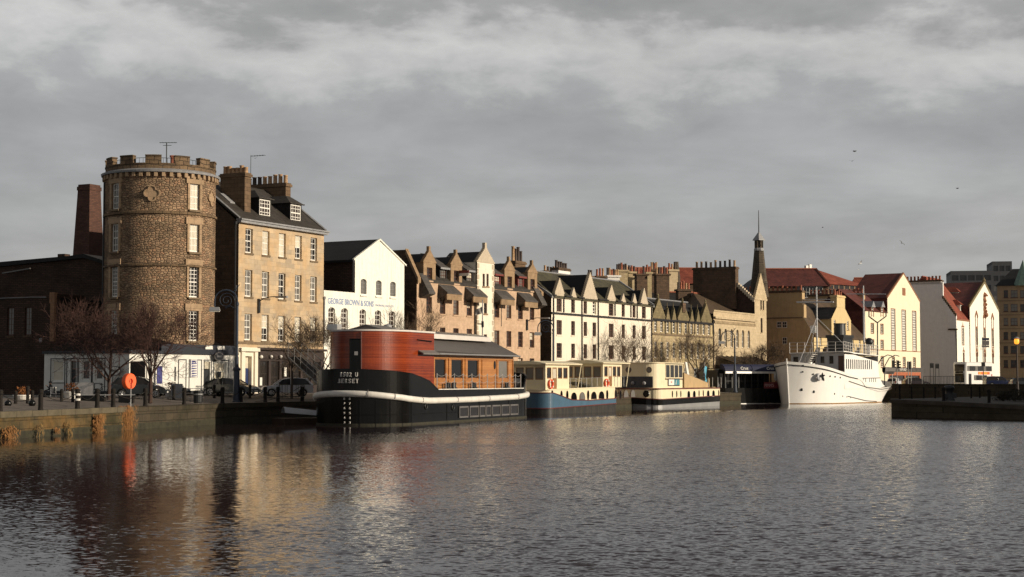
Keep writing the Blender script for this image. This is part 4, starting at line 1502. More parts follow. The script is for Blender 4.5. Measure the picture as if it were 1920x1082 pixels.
for p, q, d in ((1777, 562, 4.0), (1797, 586, 1.6)):
 c = B.s(1800, q, d) + (-.3 if p < 1790 else 1.0)
 zt_ = zw + sl_ * d + 1.2
 dm = MB().box(c - .8, c + .8, d, d + 2.6, zt_ - 1.3, zt_)
 d_ = B.add('dormer', dm, 'white_render')
 window(d_, c - .6, c + .6, zt_ - 1.15, zt_ - .1, 3, 2, 'white_paint', 'glass', rec=-.04, sill=None, mid=False, M=Matrix.Translation((0, d, 0)))
 MB().add([(c - 1.1, d - .35, zt_), (c + 1.1, d - .35, zt_), (c + 1.1, d + 2.8, zt_), (c - 1.1, d + 2.8, zt_), (c, d + .9, zt_ + 1.1), (c, d + 2.8, zt_ + 1.1)], [(0, 1, 4), (1, 2, 5, 4), (3, 0, 4, 5), (0, 3, 2, 1)]).obj('dormer_roof', 'pantile', d_)
# the blank harled gable
def sp10(px, py):
 return B.Y(px, py)
gp = [sp10(1764, 529), sp10(1768, 561), sp10(1777, 600), sp10(1779, 617), sp10(1790.5, 617)]
mb = MB()
mb.poly([(0, .0, 0), (0, gp[4][0], gp[4][1]), (0, gp[3][0], gp[3][1]), (0, gp[3][0] + .02, gp[2][1]), (0, gp[1][0], gp[1][1]), (0, gp[0][0], gp[0][1]), (0, 15, gp[0][1]), (0, 15, 0)])
mb.box(0.01, .6, gp[0][0] - .4, gp[0][0] - .02, gp[1][1], gp[0][1])
B.add('side_wall', mb, 'harled_wall')
cb1, cb2 = sp10(1767.5, 556), sp10(1793.5, 592)
mb = MB()
pb, pz = sp10(1780, 616)
mb.prism([(-.35, cb1[0], cb1[1]), (-.35, cb2[0], cb2[1]), (-.35, sp10(1794, 616)[0], sp10(1794, 616)[1]), (-.35, sp10(1778.5, 616)[0], sp10(1778.5, 616)[1]), (-.35, sp10(1776, 592)[0], sp10(1776, 592)[1]), (-.35, sp10(1768, 574)[0], sp10(1768, 574)[1])], (.6, 0, 0))
B.add('corbelled_skew', mb, 'harled_wall')
mb = MB()
for i in range(10):
 f = i / 10
 y = cb2[0] + (cb1[0] - cb2[0]) * f
 zz = cb2[1] + (cb1[1] - cb2[1]) * f
 mb.box(-.4, .32, y, y + (cb1[0] - cb2[0]) / 10, zz - .1, zz + .55)
mb.box(-.38, .3, sp10(1795, 616)[0], sp10(1778.5, 616)[0], sp10(1780, 617.5)[1] - .15, sp10(1780, 616.5)[1] - .02)
B.add('skew_steps', mb, 'dark_stone')
zz = B.Y(1764, 527)[1]
chimney(B, .0, 1.3, gp[0][0], 15, zz - .6, zz + .3, 16, mat='harled_wall', potmat='pot_red', poth=.85, potr=.22, capmat='dark_stone', cap=.25)

# ================================================================ 11. tan apartment block at the right edge
b11 = Bld('tan_apartment_block', 'brown modern apartment block in shade at the right edge, with small square windows', 'building', 1872.5, 366, 112)
B = b11
L = 14.0
ztop = B.z(1880, 536)
hol = []
for px_, w_ in ((1886, .95), (1901.5, 1.5), (1918.5, 1.3)):
 for py_ in (551, 577, 603, 629.5, 655.5, 682):
  c, z = B.S(px_, py_)
  hol.append((c - w_ / 2, c + w_ / 2, z - .85, z + .85))
mb = MB()
wall(mb, [(0, 0), (L, 0), (L, ztop), (0, ztop)], hol, 0, .15)
mb.poly([(0, 0, 0), (0, 12, 0), (0, 12, ztop), (0, 0, ztop)])
B.add('front_wall', mb, 'tan_block')
for h in hol:
 window(B.root, *h, 2, 2, 'brown_frame', random.choice(['glass', 'glass_grey']), rec=.1, sill='brown_frame', mid=False, bw=.08)
mb = MB()
for py_ in (564, 590.5, 616.5, 643, 669):
 z = B.z(1890, py_)
 mb.box(-.05, L, -.08, .02, z - .08, z + .08)
B.add('string_course', mb, 'sill_stone')
mb = MB().prism([(-.3, -.4, ztop), (3.4, -.4, ztop), (3.4, 6, ztop + 6), (1.5, 12, ztop + 6), (-.3, 12, ztop)], (0, 0, .2))
mb = MB().add([(-.4, -.4, ztop), (L, -.4, ztop), (L, 12, ztop), (-.4, 12, ztop), (3.0, 5.8, ztop + 4.2), (L, 5.8, ztop + 4.2)], [(0, 1, 5, 4), (1, 2, 5), (2, 3, 4, 5), (3, 0, 4), (0, 3, 2, 1)])
B.add('roof', mb, 'slate_dark')
sx, szz = B.S(1919, 536, 1.5)
mb = MB().lathe([(2.3, ztop - .05), (2.2, ztop + .2), (.05, B.z(1919, 488, 1.5))], 8, (sx, 1.0), PI / 8, 2 * PI + PI / 8)
B.add('corner_spire', mb, 'copper_green')

# ================================================================ things behind the front row
def block(name, label, cat, px0, px1, D, pyt, pyb, mat, depth=10, theta=90, roof=None, win=None, zbase=2.0):
 """plain rear building whose front faces the camera side"""
 b = Bld(name, label, cat, px0, D, theta, zbase)
 L_ = b.s(px1, pyb)
 zt = b.z(px0, pyt)
 return b, L_, zt


b12 = Bld('glass_office_block', 'grey glass office block with bands of windows rising behind the carved white gable', 'building', 1785.5, 470, 100)
B = b12
for x0, x1, pt in ((0.0, B.s(1863), 508), (B.s(1863), B.s(1900), 491)):
 zt = B.z(1800, pt)
 wl_ = []
 n = max(3, int((x1 - x0) / 2.2))
 for i in range(n):
  a = x0 + .3 + i * (x1 - x0 - .4) / n
  for k in range(5):
   z1 = zt - 1.3 - k * 2.9
   wl_.append((a, a + (x1 - x0 - .4) / n - .35, z1 - 1.6, z1))
 mb = MB()
 wall(mb, [(x0, 0), (x1, 0), (x1, zt), (x0, zt)], wl_, 0, .25)
 mb.box(x0, x1, .3, 14, zt - 1.0, zt)
 mb.poly([(x0, 0, 0), (x0, 14, 0), (x0, 14, zt), (x0, 0, zt)])
 w_ = B.add('office_wall', mb, 'office_grey' if 'office_grey' in MATS else plain('office_grey', (.085, .085, .09), .6, .15))
 for h in wl_:
  MB().box(h[0], h[1], .1, .14, h[2], h[3]).obj('window', 'glass_grey' if h[3] < zt - 6 else 'glass', w_)

# long red roofs behind
def red_roofed(name, label, px0, px1, D, theta, py_e0, pyr, hip_l, hip_r, mat, wallmat, ridge_in, depth=12):
 b = Bld(name, label, 'building', px0, D, theta)
 L_ = b.s(px1, py_e0)
 ze = b.z(px0, py_e0)
 zr_ = b.z(px0, pyr, depth / 2)
 mb = MB().box(0, L_, 0.02, depth, 0, ze)
 wobj = b.add('wall', mb, wallmat)
 mb = MB().add([(-.4, -.4, ze), (L_ + .4, -.4, ze), (L_ + .4, depth + .4, ze), (-.4, depth + .4, ze), (hip_l, depth / 2, zr_), (L_ - hip_r, depth / 2, zr_)],
                  [(0, 1, 5, 4), (1, 2, 5), (2, 3, 4, 5), (3, 0, 4), (0, 3, 2, 1)])
 r_ = b.add('roof', mb, mat)
 MB().tube([(hip_l, depth / 2, zr_ + .05), (L_ - hip_r, depth / 2, zr_ + .05)], .2, 4).obj('ridge_tiles', 'pot_red', r_)
 MB().tube([(L_ + .4, -.4, ze + .05), (L_ - hip_r, depth / 2, zr_ + .05)], .2, 4).obj('ridge_tiles', 'pot_red', r_)
 return b, L_, ze, zr_


q, L_, ze, zr_ = red_roofed('red_roofed_hall', 'big stone hall with a long dark red hipped roof behind the spire', 1425, 1553, 318, 92, 537, 505, 0, 1.2, 'pantile_dark', 'dark_stone', 0, 14)
for i in range(4):
 p = 1500 + i * 12
 c, z = q.S(p, 545)
 window(q.root, c - .7, c + .7, z - 1.4, z + .8, 2, 2, 'white_paint', 'glass', rec=-.04, sill=None)
q2 = Bld('red_roofed_wing', 'bright red hipped roof wing over rubble stone, behind the tan house chimneys', 'building', 1553, 319, 50)
L2 = q2.s(1622, 536)
z0, z1 = q2.z(1553, 533), q2.z(1545, 505, 7)
q2.add('wall', MB().box(0, L2, .02, 14, 0, z0), 'gable_stone')
q2.add('roof', MB().add([(-.3, -.4, z0), (L2 + .4, -.4, z0), (L2 + .4, 14, z0), (-.3, 14, z0), (1.5, 7, z1), (L2 * .36, 7, z1)], [(0, 1, 5, 4), (1, 2, 5), (2, 3, 4, 5), (3, 0, 4), (0, 3, 2, 1)]), 'pantile')
for i in range(6):
 c, z = q2.S(1558 + i * 10, 541)
 window(q2.root, c - .7, c + .7, z - 1.0, z + .7, 2, 2, 'brown_frame', 'glass', rec=-.04, sill=None)
for i, x in enumerate((1.8, 2.9)):
 q2.add('roof_vent', MB().box(x, x + .7, 6.8, 7.3, z1, z1 + .5 + .3 * i), 'white_paint')
q3, *_ = red_roofed('red_roofed_terrace', 'terrace with an orange red tiled roof behind the crow-stepped tavern', 1170, 1340, 285, 84, 531, 503, 0, 0, 'pantile', 'dark_stone', 0, 12)
for i in range(15):
 p = 1188 + i * 2.6
 c, z = q3.S(p, 506.5, 5.6)
 q3.add('chimney_pot', MB().lathe([(.2, z - 1), (.16, z + .3), (.2, z + .4), (.01, z + .41)], 7, (c, 5.6)), 'pot_red', smooth=True)
q5 = red_roofed('slate_terrace', 'low dark slate roofed terrace filling the gap behind the arcaded hall and the tavern', 1085, 1400, 262, 70, 575, 545, 2, 2, 'slate_dark', 'black_brick', 0, 14)
q6 = red_roofed('small_red_house', 'small red roofed house just left of the steep cream gable', 1600, 1640, 345, 95, 545, 522, 1, 1, 'pantile', 'dark_stone', 0, 10)


def stack(px0, px1, D, pyt, pyb, pots, mat, label, theta=80, thick=1.2, potmat=('pot_buff', 'pot_red', 'pot_dark'), ph=1.1):
 b = Bld('chimney_stack', label, 'chimney', px0, D, theta, 2.0, 'chimney stacks rising behind the waterfront roofs')
 L_ = b.s(px1, pyt)
 z1, z0 = b.z(px0, pyt), b.z(px0, pyb)
 mb = MB().box(0, L_, 0, thick, z0 - 6, z1 - .3).box(-.2, L_ + .2, -.2, thick + .2, z1 - .3, z1)
 b.add('shaft', mb, mat)
 for i in range(pots):
  x = L_ * (i + .5) / pots
  h = ph * random.choice((1, .9, 1.15))
  b.add('chimney_pot', MB().lathe([(.24, z1), (.2, z1 + .15), (.18, z1 + h - .1), (.23, z1 + h), (.01, z1 + h + .01)], 8, (x, thick / 2)), random.choice(potmat), smooth=True)
 return b


for a in ((1120, 1136, 258, 517, 545, 3, 'dark_stone', 'dark chimney stack with three pots just right of the tallest white stepped gable', 70),
          (1140, 1162, 262, 516, 545, 6, 'harled_wall', 'pale chimney stack with six pots above the mossy roof slope', 75),
          (1158, 1177, 268, 506, 545, 5, 'grey_ashlar', 'tall grey stack with five pots standing at the start of the orange roof', 78),
          (1176, 1194, 272, 509, 560, 4, 'grey_ashlar', 'stone stack in front of the left end of the orange roof', 70),
          (1195, 1214, 258, 513, 575, 2, 'dark_stone', 'broad black stack with two short pots above the right end of the white tenement', 75),
          (1214, 1222, 270, 510, 560, 2, 'grey_ashlar', 'thin lit stone stack between the two broad black stacks', 78),
          (1223, 1234, 274, 505, 560, 4, 'dark_stone', 'stack with a clump of four tall orange pots and a finial', 80),
          (1232, 1255, 258, 513, 580, 5, 'dark_stone', 'broadest black stack, with five pots, over the left gable of the tavern', 75),
          (1256, 1271, 276, 505, 560, 3, 'bank_ashlar', 'pale stone stack with three pots against the orange roof', 70),
          (1273, 1296, 250, 542, 575, 5, 'dark_stone', 'low stack with five pots above the middle gable of the tavern', 75)):
 stack(*a)
b_ = Bld('conical_cowl', 'dark conical brick kiln top beside the pale stack on the orange roof', 'chimney', 1269, 282, 90)
z0, z1 = b_.z(1269, 520), b_.z(1269, 491)
b_.add('cone', MB().lathe([(.75, z0 - 3), (.72, z0), (.42, z1 - .2), (.45, z1), (.01, z1 + .01)], 12, (0, 0)), 'spire_stone', smooth=True)

# unseen brick block added past the right edge to cast shade on the jetty
b15 = Bld('added_shade_block', 'long brick storehouse on the near bank, just beyond the right edge, shading the jetty', 'building', 2000, 156, 185, 1.45)
B = b15
B.o = Vector((62, 158, 1.45))
B.root.location = B.o
mb = MB()
hs_ = [(4 + i * 7.5, 6.4 + i * 7.5, z, z + 2) for i in range(7) for z in (1.2, 4.8)]
wall(mb, [(0, 0), (58, 0), (58, 8.4), (0, 8.4)], hs_, 0, .2)
mb.box(0, 58, .25, 12, 0, 8.4)
B.add('wall', mb, 'red_brick')
for h in hs_:
 window(B.root, *h, 3, 3, 'brown_frame', 'glass', rec=.1)
B.add('roof', MB().prism_yz([(-.4, 8.4), (6, 11.2), (12.4, 8.4)], -.3, 58.3), 'slate_grey')
# ================================================================ round battlemented tower
plain('cast_grey', (.16, .15, .145), .5, .2, metal=.3)
TD = 131.0
tc_ = gnd(297, TD, 2.1)
tower = empty('round_tower', tc_, 0)
tag(tower, 'round rubble stone tower with battlements, quatrefoil panels and tall sash windows', 'tower')
TR = 102 / F * TD            # radius from its silhouette
back = math.atan2(-tc_.y, -tc_.x)          # direction from the tower to the viewer


def tz(py, D=TD - TR):
 return at(297, py, D).z - tc_.z


def tang(px):
 """azimuth on the tower where the silhouette column px lies"""
 return back + math.asin(max(-.99, min(.99, (px - 297) / 102.0)))


z_s1, z_s2 = tz(397.5), tz(496)
z_cor = tz(322)
wins = []
half = 0.52 / TR
for k in range(4):
 a0 = tang(358.5) + k * PI / 2
 for py1, py0 in ((343, 392), (419.5, 471.5), (498.5, 557), (582, 639)):
  D_ = TD - TR * math.cos(math.asin(61 / 102))
  wins.append((a0, at(358, py0, D_).z - tc_.z, at(358, py1, D_).z - tc_.z))


def tower_shell(mb, r, z0, z1, holes, n=180, rev=.28):
 """cylinder wall with rectangular openings (azimuth centre, half-angle, z0, z1)"""
 zs = sorted(set([z0, z1] + [z for h in holes for z in (h[2], h[3]) if z0 < z < z1]))
 angs = set(round(2 * PI * i / n, 6) for i in range(n))
 for h in holes:
  for s in (-1, 1):
   angs.add(round((h[0] + s * h[1]) % (2 * PI), 6))
 angs = sorted(angs)
 P = lambda a, z, rr=r: (rr * math.cos(a), rr * math.sin(a), z)
 for i in range(len(angs)):
  a, b = angs[i], angs[(i + 1) % len(angs)] + (2 * PI if i + 1 == len(angs) else 0)
  if b - a < 1e-5:
   continue
  m = (a + b) / 2
  for k in range(len(zs) - 1):
   zm = (zs[k] + zs[k + 1]) / 2
   if any(abs((m - h[0] + PI) % (2 * PI) - PI) < h[1] and h[2] < zm < h[3] for h in holes):
    continue
   mb.poly([P(a, zs[k]), P(b, zs[k]), P(b, zs[k + 1]), P(a, zs[k + 1])])
 for h in holes:
  a, b, c, d = h[0] - h[1], h[0] + h[1], h[2], h[3]
  q = r - rev
  mb.poly([P(a, c), P(a, c, q), P(a, d, q), P(a, d)])
  mb.poly([P(b, c), P(b, d), P(b, d, q), P(b, c, q)])
  mb.poly([P(a, d), P(a, d, q), P(b, d, q), P(b, d)])
  mb.poly([P(a, c), P(b, c), P(b, c, q), P(a, c, q)])


holes = [(a, half, z0, z1) for a, z0, z1 in wins]
mb = MB()
tower_shell(mb, TR, 0, z_cor, holes)
mb.obj('tower_wall', 'rubble', tower)
for a, z0, z1 in wins:
 # local frame of each window: x to the right seen from outside, y inwards
 rot = Matrix.Rotation(a + PI / 2, 4, 'Z')
 M = rot @ Matrix.Translation((0, -TR + .02, 0))
 vis = math.cos(a - back) > -.2
 if not vis:
  continue
 right = math.sin(a - back) > 0
 window(tower, -.5, .5, z0, z1, 3, 8 if z1 < z_s2 + .2 else 4, 'white_paint', 'glass_grey' if not right else (('blind', 'blind') if z0 > z_s2 else 'glass'), rec=.16, fw=.09, bw=.045, M=M, sill='sill_stone', sillout=.16)
 db = MB(M)
 db.box(-.72, -.5, -.06, .05, z0, z1).box(.5, .72, -.06, .05, z0, z1).box(-.85, .85, -.07, .05, z1, z1 + .55)
 db.obj('window_surround', 'tower_dress', tower)
for zz, hh, ro in ((z_s1, .3, .14), (z_s2, .26, .13)):
 MB().lathe([(TR - .02, zz - hh / 2), (TR + ro, zz - hh / 2 + .05), (TR + ro, zz + hh / 2 - .08), (TR - .02, zz + hh / 2)], 96).obj('string_course', 'parapet_stone', tower)
# quatrefoil panels
for k in range(4):
 a = tang(281.5) + k * (tang(389) - tang(281.5))
 if math.cos(a - back) < -.1:
  continue
 zz = tz(362.5)
 M = Matrix.Rotation(a + PI / 2, 4, 'Z') @ Matrix.Translation((0, -TR - .01, zz))
 qm = MB(M)
 pts = []
 for j in range(48):
  t = 2 * PI * j / 48
  dl = (t + PI / 4) % (PI / 2) - PI / 4
  rr = .29 * math.cos(dl) + math.sqrt(max(0, .27 ** 2 - (.29 * math.sin(dl)) ** 2))
  pts.append((rr * math.cos(t), rr * math.sin(t)))
 n = len(pts)
 vs = [(x * 1.18, -.10, z * 1.18) for x, z in pts] + [(x, -.10, z) for x, z in pts] + [(x, .10, z) for x, z in pts] + [(x * 1.2, .12, z * 1.2) for x, z in pts]
 fs = []
 for lo in (0, n, ):
  fs += [(lo + j, lo + (j + 1) % n, lo + n + (j + 1) % n, lo + n + j) for j in range(n)]
 fs += [(j, (j + 1) % n, 3 * n + (j + 1) % n, 3 * n + j) for j in range(n)]
 qm.add(vs, fs)
 q = qm.obj('quatrefoil_panel', 'tower_dress', tower)
 MB(M).poly([(x * 1.01, -.02, z * 1.01) for x, z in pts]).obj('recess', 'tower_dress', q)
# corbel table, walk and battlements
RC = TR + .3
zc0 = tz(322)
mb = MB()
for k in range(48):
 a = 2 * PI * k / 48
 m2 = MB(Matrix.Rotation(a, 4, 'Z'))
 m2.box(TR - .1, TR + .22, -.13, .13, zc0 - .36, zc0 - .02)
 if math.cos(a - back) > -.15:
  m2.obj('corbel', 'tower_dress', tower)
MB().lathe([(TR - .1, zc0 - .02), (RC, zc0 + .0), (RC + .05, zc0 + .16), (RC - .35, zc0 + .32), (TR - .1, zc0 + .33)], 96).obj('cornice', 'lead', tower)
zp0 = zc0 + .3
zp1 = tz(306.5)
zp2 = tz(289.5)
RP = TR - .02
MB().lathe([(RP, zp0), (RP, zp1), (RP + .05, zp1), (RP + .05, zp1 + .08), (RP - .42, zp1 + .08), (RP - .42, zp0)], 96).obj('parapet', 'parapet_stone', tower)
nm = 12
for k in range(nm):
 a = tang(283) + k * 2 * PI / nm
 hw = .145
 mb = MB()
 rings = []
 for r_, z_ in ((RP + .01, zp1 + .08), (RP + .01, zp2 - .12), (RP + .06, zp2 - .12), (RP + .06, zp2), (RP - .47, zp2), (RP - .47, zp2 - .12), (RP - .42, zp2 - .12), (RP - .42, zp1 + .08)):
  rings.append([(r_ * math.cos(a + hw * (j / 3 - 1)), r_ * math.sin(a + hw * (j / 3 - 1)), z_) for j in range(7)])
 mb.loft(rings)
 for j in (0, 6):
  mb.poly([r[j] for r in rings])
 mb.obj('merlon', 'parapet_stone', tower)
MB().lathe([(RP - .42, zp0 + .4), (.01, zp0 + .9)], 32).obj('roof', 'lead', tower)
mb = MB()
for k in range(72):
 a = 2 * PI * k / 72
 mb.tube([(3.7 * math.cos(a), 3.7 * math.sin(a), zp0), (3.7 * math.cos(a), 3.7 * math.sin(a), zp2 - .15)], .018, 3)
mb.lathe([(3.68, zp2 - .17), (3.72, zp2 - .15), (3.68, zp2 - .13)], 48)
mb.obj('roof_railing', 'black_iron', tower)
va = gnd(319, TD - 1, 0) - tc_
MB().lathe([(.2, zp0), (.2, tz(284)), (.26, tz(283)), (.26, tz(280.5)), (.01, tz(280))], 10, (va.x, va.y)).obj('chimney_pot', 'pot_red', tower)
va = gnd(307, TD, 0) - tc_
zt_ = tz(251.5)
mb = MB().tube([(va.x, va.y, zp0), (va.x, va.y, zt_)], .045, 5)
mb.tube([(va.x - .58, va.y, zt_ - .02), (va.x + .85, va.y, zt_ - .02)], .022, 4)
for x in (-.55, -.3, -.05, .2, .45, .7):
 mb.tube([(va.x + x, va.y - .25, zt_ - .02), (va.x + x, va.y + .25, zt_ - .02)], .014, 3)
mb.tube([(va.x - .3, va.y, zt_ - .25), (va.x + .4, va.y, zt_ - .25)], .02, 4)
mb.obj('aerial', 'black_iron', tower)
a = tang(196.5)
rp = TR + .1
mb = MB().tube([(rp * math.cos(a), rp * math.sin(a), 2), (rp * math.cos(a), rp * math.sin(a), z_s1 - .3), (rp * math.cos(a), rp * math.sin(a), zc0 - .5)], .07, 6)
mb.obj('downpipe', 'black_pipe', tower)

# ================================================================ the pub wrapped round the tower's foot
pa, pb_, pc = gnd(82.5, 124, 2.2), gnd(242, 120.5, 2.2), gnd(444, 130.8, 2.0)
pub = empty('tower_pub', pb_, 0)
tag(pub, 'single storey white pub with black trim wrapped round the foot of the tower', 'pub')
ZT = 5.2 - pb_.z              # wall head above the pub's floor
plain('pub_white', (.74, .72, .66), .55, .05, 2, streak=.18)
plain('pub_black', (.012, .014, .02), .45, .2)
plain('slate_lean', (.008, .007, .007), 1, .25, 2, bump=.3, spec=.05)
plain('pub_navy', (.010, .013, .024), .5, .2)


class Plane:
 def __init__(self, p, q):
  self.p, d = p, q - p
  d.z = 0
  self.L = d.length
  self.u = d.normalized()
  self.w = Vector((-self.u.y, self.u.x, 0))
  self.M = Matrix.Translation(p - pb_) @ Matrix(((self.u.x, self.w.x, 0, 0), (self.u.y, self.w.y, 0, 0), (0, 0, 1, 0), (0, 0, 0, 1)))
 def S(self, px, py=700):
  r = ray(px, py)
  t = (self.p - CAM).dot(self.w) / r.dot(self.w)
  q = CAM + r * t - self.p
  return q.dot(self.u), q.z
 def s(self, px):
  return self.S(px)[0]


PL, PR = Plane(pa, Vector((pb_.x, pb_.y, pa.z))), Plane(pb_, Vector((pc.x, pc.y, pb_.z)))
lw = [(PL.s(a), PL.s(b), c, d) for a, b, c, d in ((97.5, 119, .85, 2.5), (131.5, 142.5, .02, 2.45), (153, 168, .95, 2.5), (178, 192.5, .95, 2.5))]
rw = [(PR.s(a), PR.s(b), c, d) for a, b, c, d in ((244, 276, .3, 2.5), (383.5, 394, .02, 2.45), (402, 424, .9, 2.4))]
mb = MB(PL.M)
wall(mb, [(0, 0), (PL.L, 0), (PL.L, ZT), (0, ZT)], lw, 0, .2)
mb.M = PR.M
wall(mb, [(0, -.1), (PR.L, -.1), (PR.L, ZT), (0, ZT)], rw, 0, .2)
mb.M = None
mb.obj('front_wall', 'pub_white', pub)
for k, h in enumerate(lw):
 if k == 1:
  o = MB(PL.M).box(h[0], h[1], .15, .2, h[2], 1.75).obj('door', 'pub_black', pub)
  MB(PL.M).box(h[0], h[1], .14, .19, 1.78, h[3]).obj('fanlight', 'glass_warm', o)
 else:
  window(pub, *h, 1, 2, 'pub_white', 'blind' if k == 0 else 'glass', rec=.1, M=PL.M, sill=None, fw=.1, mid=False, bw=.06)
for k, h in enumerate(rw):
 if k == 1:
  o = MB(PR.M).box(h[0], h[1], .15, .2, h[2], 1.8).obj('door', 'pub_black', pub)
  MB(PR.M).box(h[0], h[1], .14, .19, 1.86, h[3]).obj('fanlight', 'blind', o)
 else:
  window(pub, *h, 1, 1 if k == 0 else 2, 'pub_white', 'glass_black' if k == 0 else 'blind', rec=.1, M=PR.M, sill=None, fw=.1, mid=False, bw=.06)
tm = MB(PL.M)
def moulding(tm, a, b, z0, z1, w=.07):
 tm.box(a - w, a, -.03, .01, z0, z1).box(b, b + w, -.03, .01, z0, z1).box(a, b, -.03, .01, z1 - w, z1)
for a, b in ((96, 121), (126, 144), (148, 171), (174, 196)):
 moulding(tm, PL.s(a), PL.s(b), .12, 2.65)
for a, b in ((154, 166), (178, 191)):
 moulding(tm, PL.s(a), PL.s(b), .2, .75, .05)
 tm.box(PL.s(a), PL.s(b), -.03, .01, .2, .25)
tm.box(PL.s(97), PL.s(120), -.03, .01, .72, .78).box(0, PL.L, -.04, -.001, .0, .14)
tm.M = PR.M
for a, b in ((335, 348), (355, 377), (383, 395.5), (401, 427)):
 moulding(tm, PR.s(a), PR.s(b), .12, 2.6)
tm.box(0, PR.L, -.04, -.001, -.1, .14)
tm.box(PR.s(327), PR.s(329.5), -.02, .0, .9, 2.0)
tm.obj('black_moulding', 'pub_black', pub)
MB(PL.M).box(-.1, PL.L + .1, -.18, .1, ZT, ZT + .2).obj('gutter', 'pub_black', pub)
tm = MB(PR.M)
tm.box(-.05, PR.L, -.18, .1, ZT + .004, ZT + .22).box(PR.s(300), PR.L, -.12, .1, ZT + .225, ZT + .75)
tm.obj('fascia', 'pub_navy', pub)
# low lean-to roof up to the tower foot
up = lambda p, d: Vector((p.x, p.y, 0)) + (tc_ - Vector((p.x, p.y, 0))).normalized() * d
rA, rB, rC = pa - pb_, Vector((0, 0, 0)), pc - pb_
b0, b1v, b2v = pa + PL.w * 5.5 - pb_, up(pb_, 7) - pb_, pc + PR.w * 6 - pb_
zt0 = ZT + .2
rm = MB()
bk0, bk1, bk2 = pa + PL.w * 9 - pb_, pb_ + PL.w * 9 - pb_, pc + PR.w * 7 - pb_
for P0, P1, Q0, Q1 in ((rA, rB, pa + PL.w * 4.5 - pb_, pb_ + (PL.w + PR.w).normalized() * 4.8 - pb_), (rB, rC, pb_ + (PL.w + PR.w).normalized() * 4.8 - pb_, pc + PR.w * 3.5 - pb_)):
 rm.add([(P0.x, P0.y, zt0), (P1.x, P1.y, zt0), (Q1.x, Q1.y, zt0 + 1.35), (Q0.x, Q0.y, zt0 + 1.35)], [(0, 1, 2, 3)])
e0 = pa + PL.w * 4.5 - pb_
rm.add([(rA.x, rA.y, zt0), (e0.x, e0.y, zt0 + 1.35), (e0.x, e0.y, 0), (rA.x, rA.y, 0)], [(0, 1, 2, 3)])
rm.obj('roof', 'slate_lean', pub)
tm = MB(PR.M)
for px_ in (387, 409.5):
 s_, _ = PR.S(px_)
 MB(PR.M).box(s_ - .3, s_ + .55, -.16, -.125, ZT + .42, ZT + .7).obj('fascia_plaque', 'white_paint', pub)


def oval_sign(name, M, r1, r2, ring, face, parent, s, tw, th, tmat):
 mb = MB(M)
 n = 32
 o = [(r1 * math.cos(2 * PI * i / n), r2 * math.sin(2 * PI * i / n)) for i in range(n)]
 mb.prism_xz(o, -.05, .05)
 sg_ = mb.obj(name, ring, parent)
 k = .86
 MB(M).prism_xz([(x * k, z * k * .98) for x, z in o], -.065, -.051).obj('face', face, sg_)
 text_mesh('lettering', s, tmat, sg_, tw, th, 0, -.072, .03, M=M, shear=.3, ext=.004)
 return sg_


s_, z_ = PL.S(221, 695.5)
oval_sign('oval_sign', PL.M @ Matrix.Translation((s_, -.3, z_)), .54, .36, 'pub_black', 'pub_white', pub, 'fishers', .62, .24, 'pub_black')
MB(PL.M).tube([(s_ - .2, -.3, z_ - .3), (s_ - .5, -.05, z_ - 1.0), (s_ - .55, -.02, z_ - 1.4)], .03, 5).obj('sign_bracket', 'black_iron', pub)
s_, z_ = PR.S(404, 668.5)
oval_sign('oval_sign', PR.M @ Matrix.Translation((s_, -.35, z_)), .52, .34, 'cast_grey', 'pub_black', pub, 'fishers', .6, .2, 'lead')
# banner with an abstract blue pattern
plain('banner_blue', (.045, .05, .20), .7, .3)
s0, z0 = PR.S(356, 708)
s1, z1 = PR.S(369.5, 674.5)
bn = MB(PR.M).box(s0, s1, -.06, -.035, z0, z1).obj('banner', 'pub_white', pub)
bm = MB(PR.M)
w_ = s1 - s0
for k in range(7):
 zz = z0 + (z1 - z0) * (k + .3) / 7.3
 bm.prism([(s0 + w_ * .12, -.064, zz), (s0 + w_ * .85, -.064, zz + .06), (s0 + w_ * .9, -.064, zz + .11), (s0 + w_ * .2, -.064, zz + .13)], (0, -.006, 0))
bm.prism([(s0 + w_ * .1, -.064, z1 - .28), (s0 + w_ * .5, -.064, z1 - .05), (s0 + w_ * .9, -.064, z1 - .3), (s0 + w_ * .5, -.064, z1 - .2)], (0, -.006, 0))
bm.box(s0, s0 + .04, -.068, -.061, z0, z1).box(s1 - .04, s1, -.068, -.061, z0, z1)
bm.obj('pattern', 'banner_blue', bn)
s0, z0 = PR.S(294, 712)
MB(PR.M).box(s0, s0 + .55, -.05, -.002, .7, 2.05).obj('poster', 'banner_blue', pub)
s0, z0 = PR.S(408, 706)
MB(PR.M).box(s0, s0 + .35, -.06, -.002, z0 - .1, z0 + .4).obj('menu_case', 'pub_black', pub)

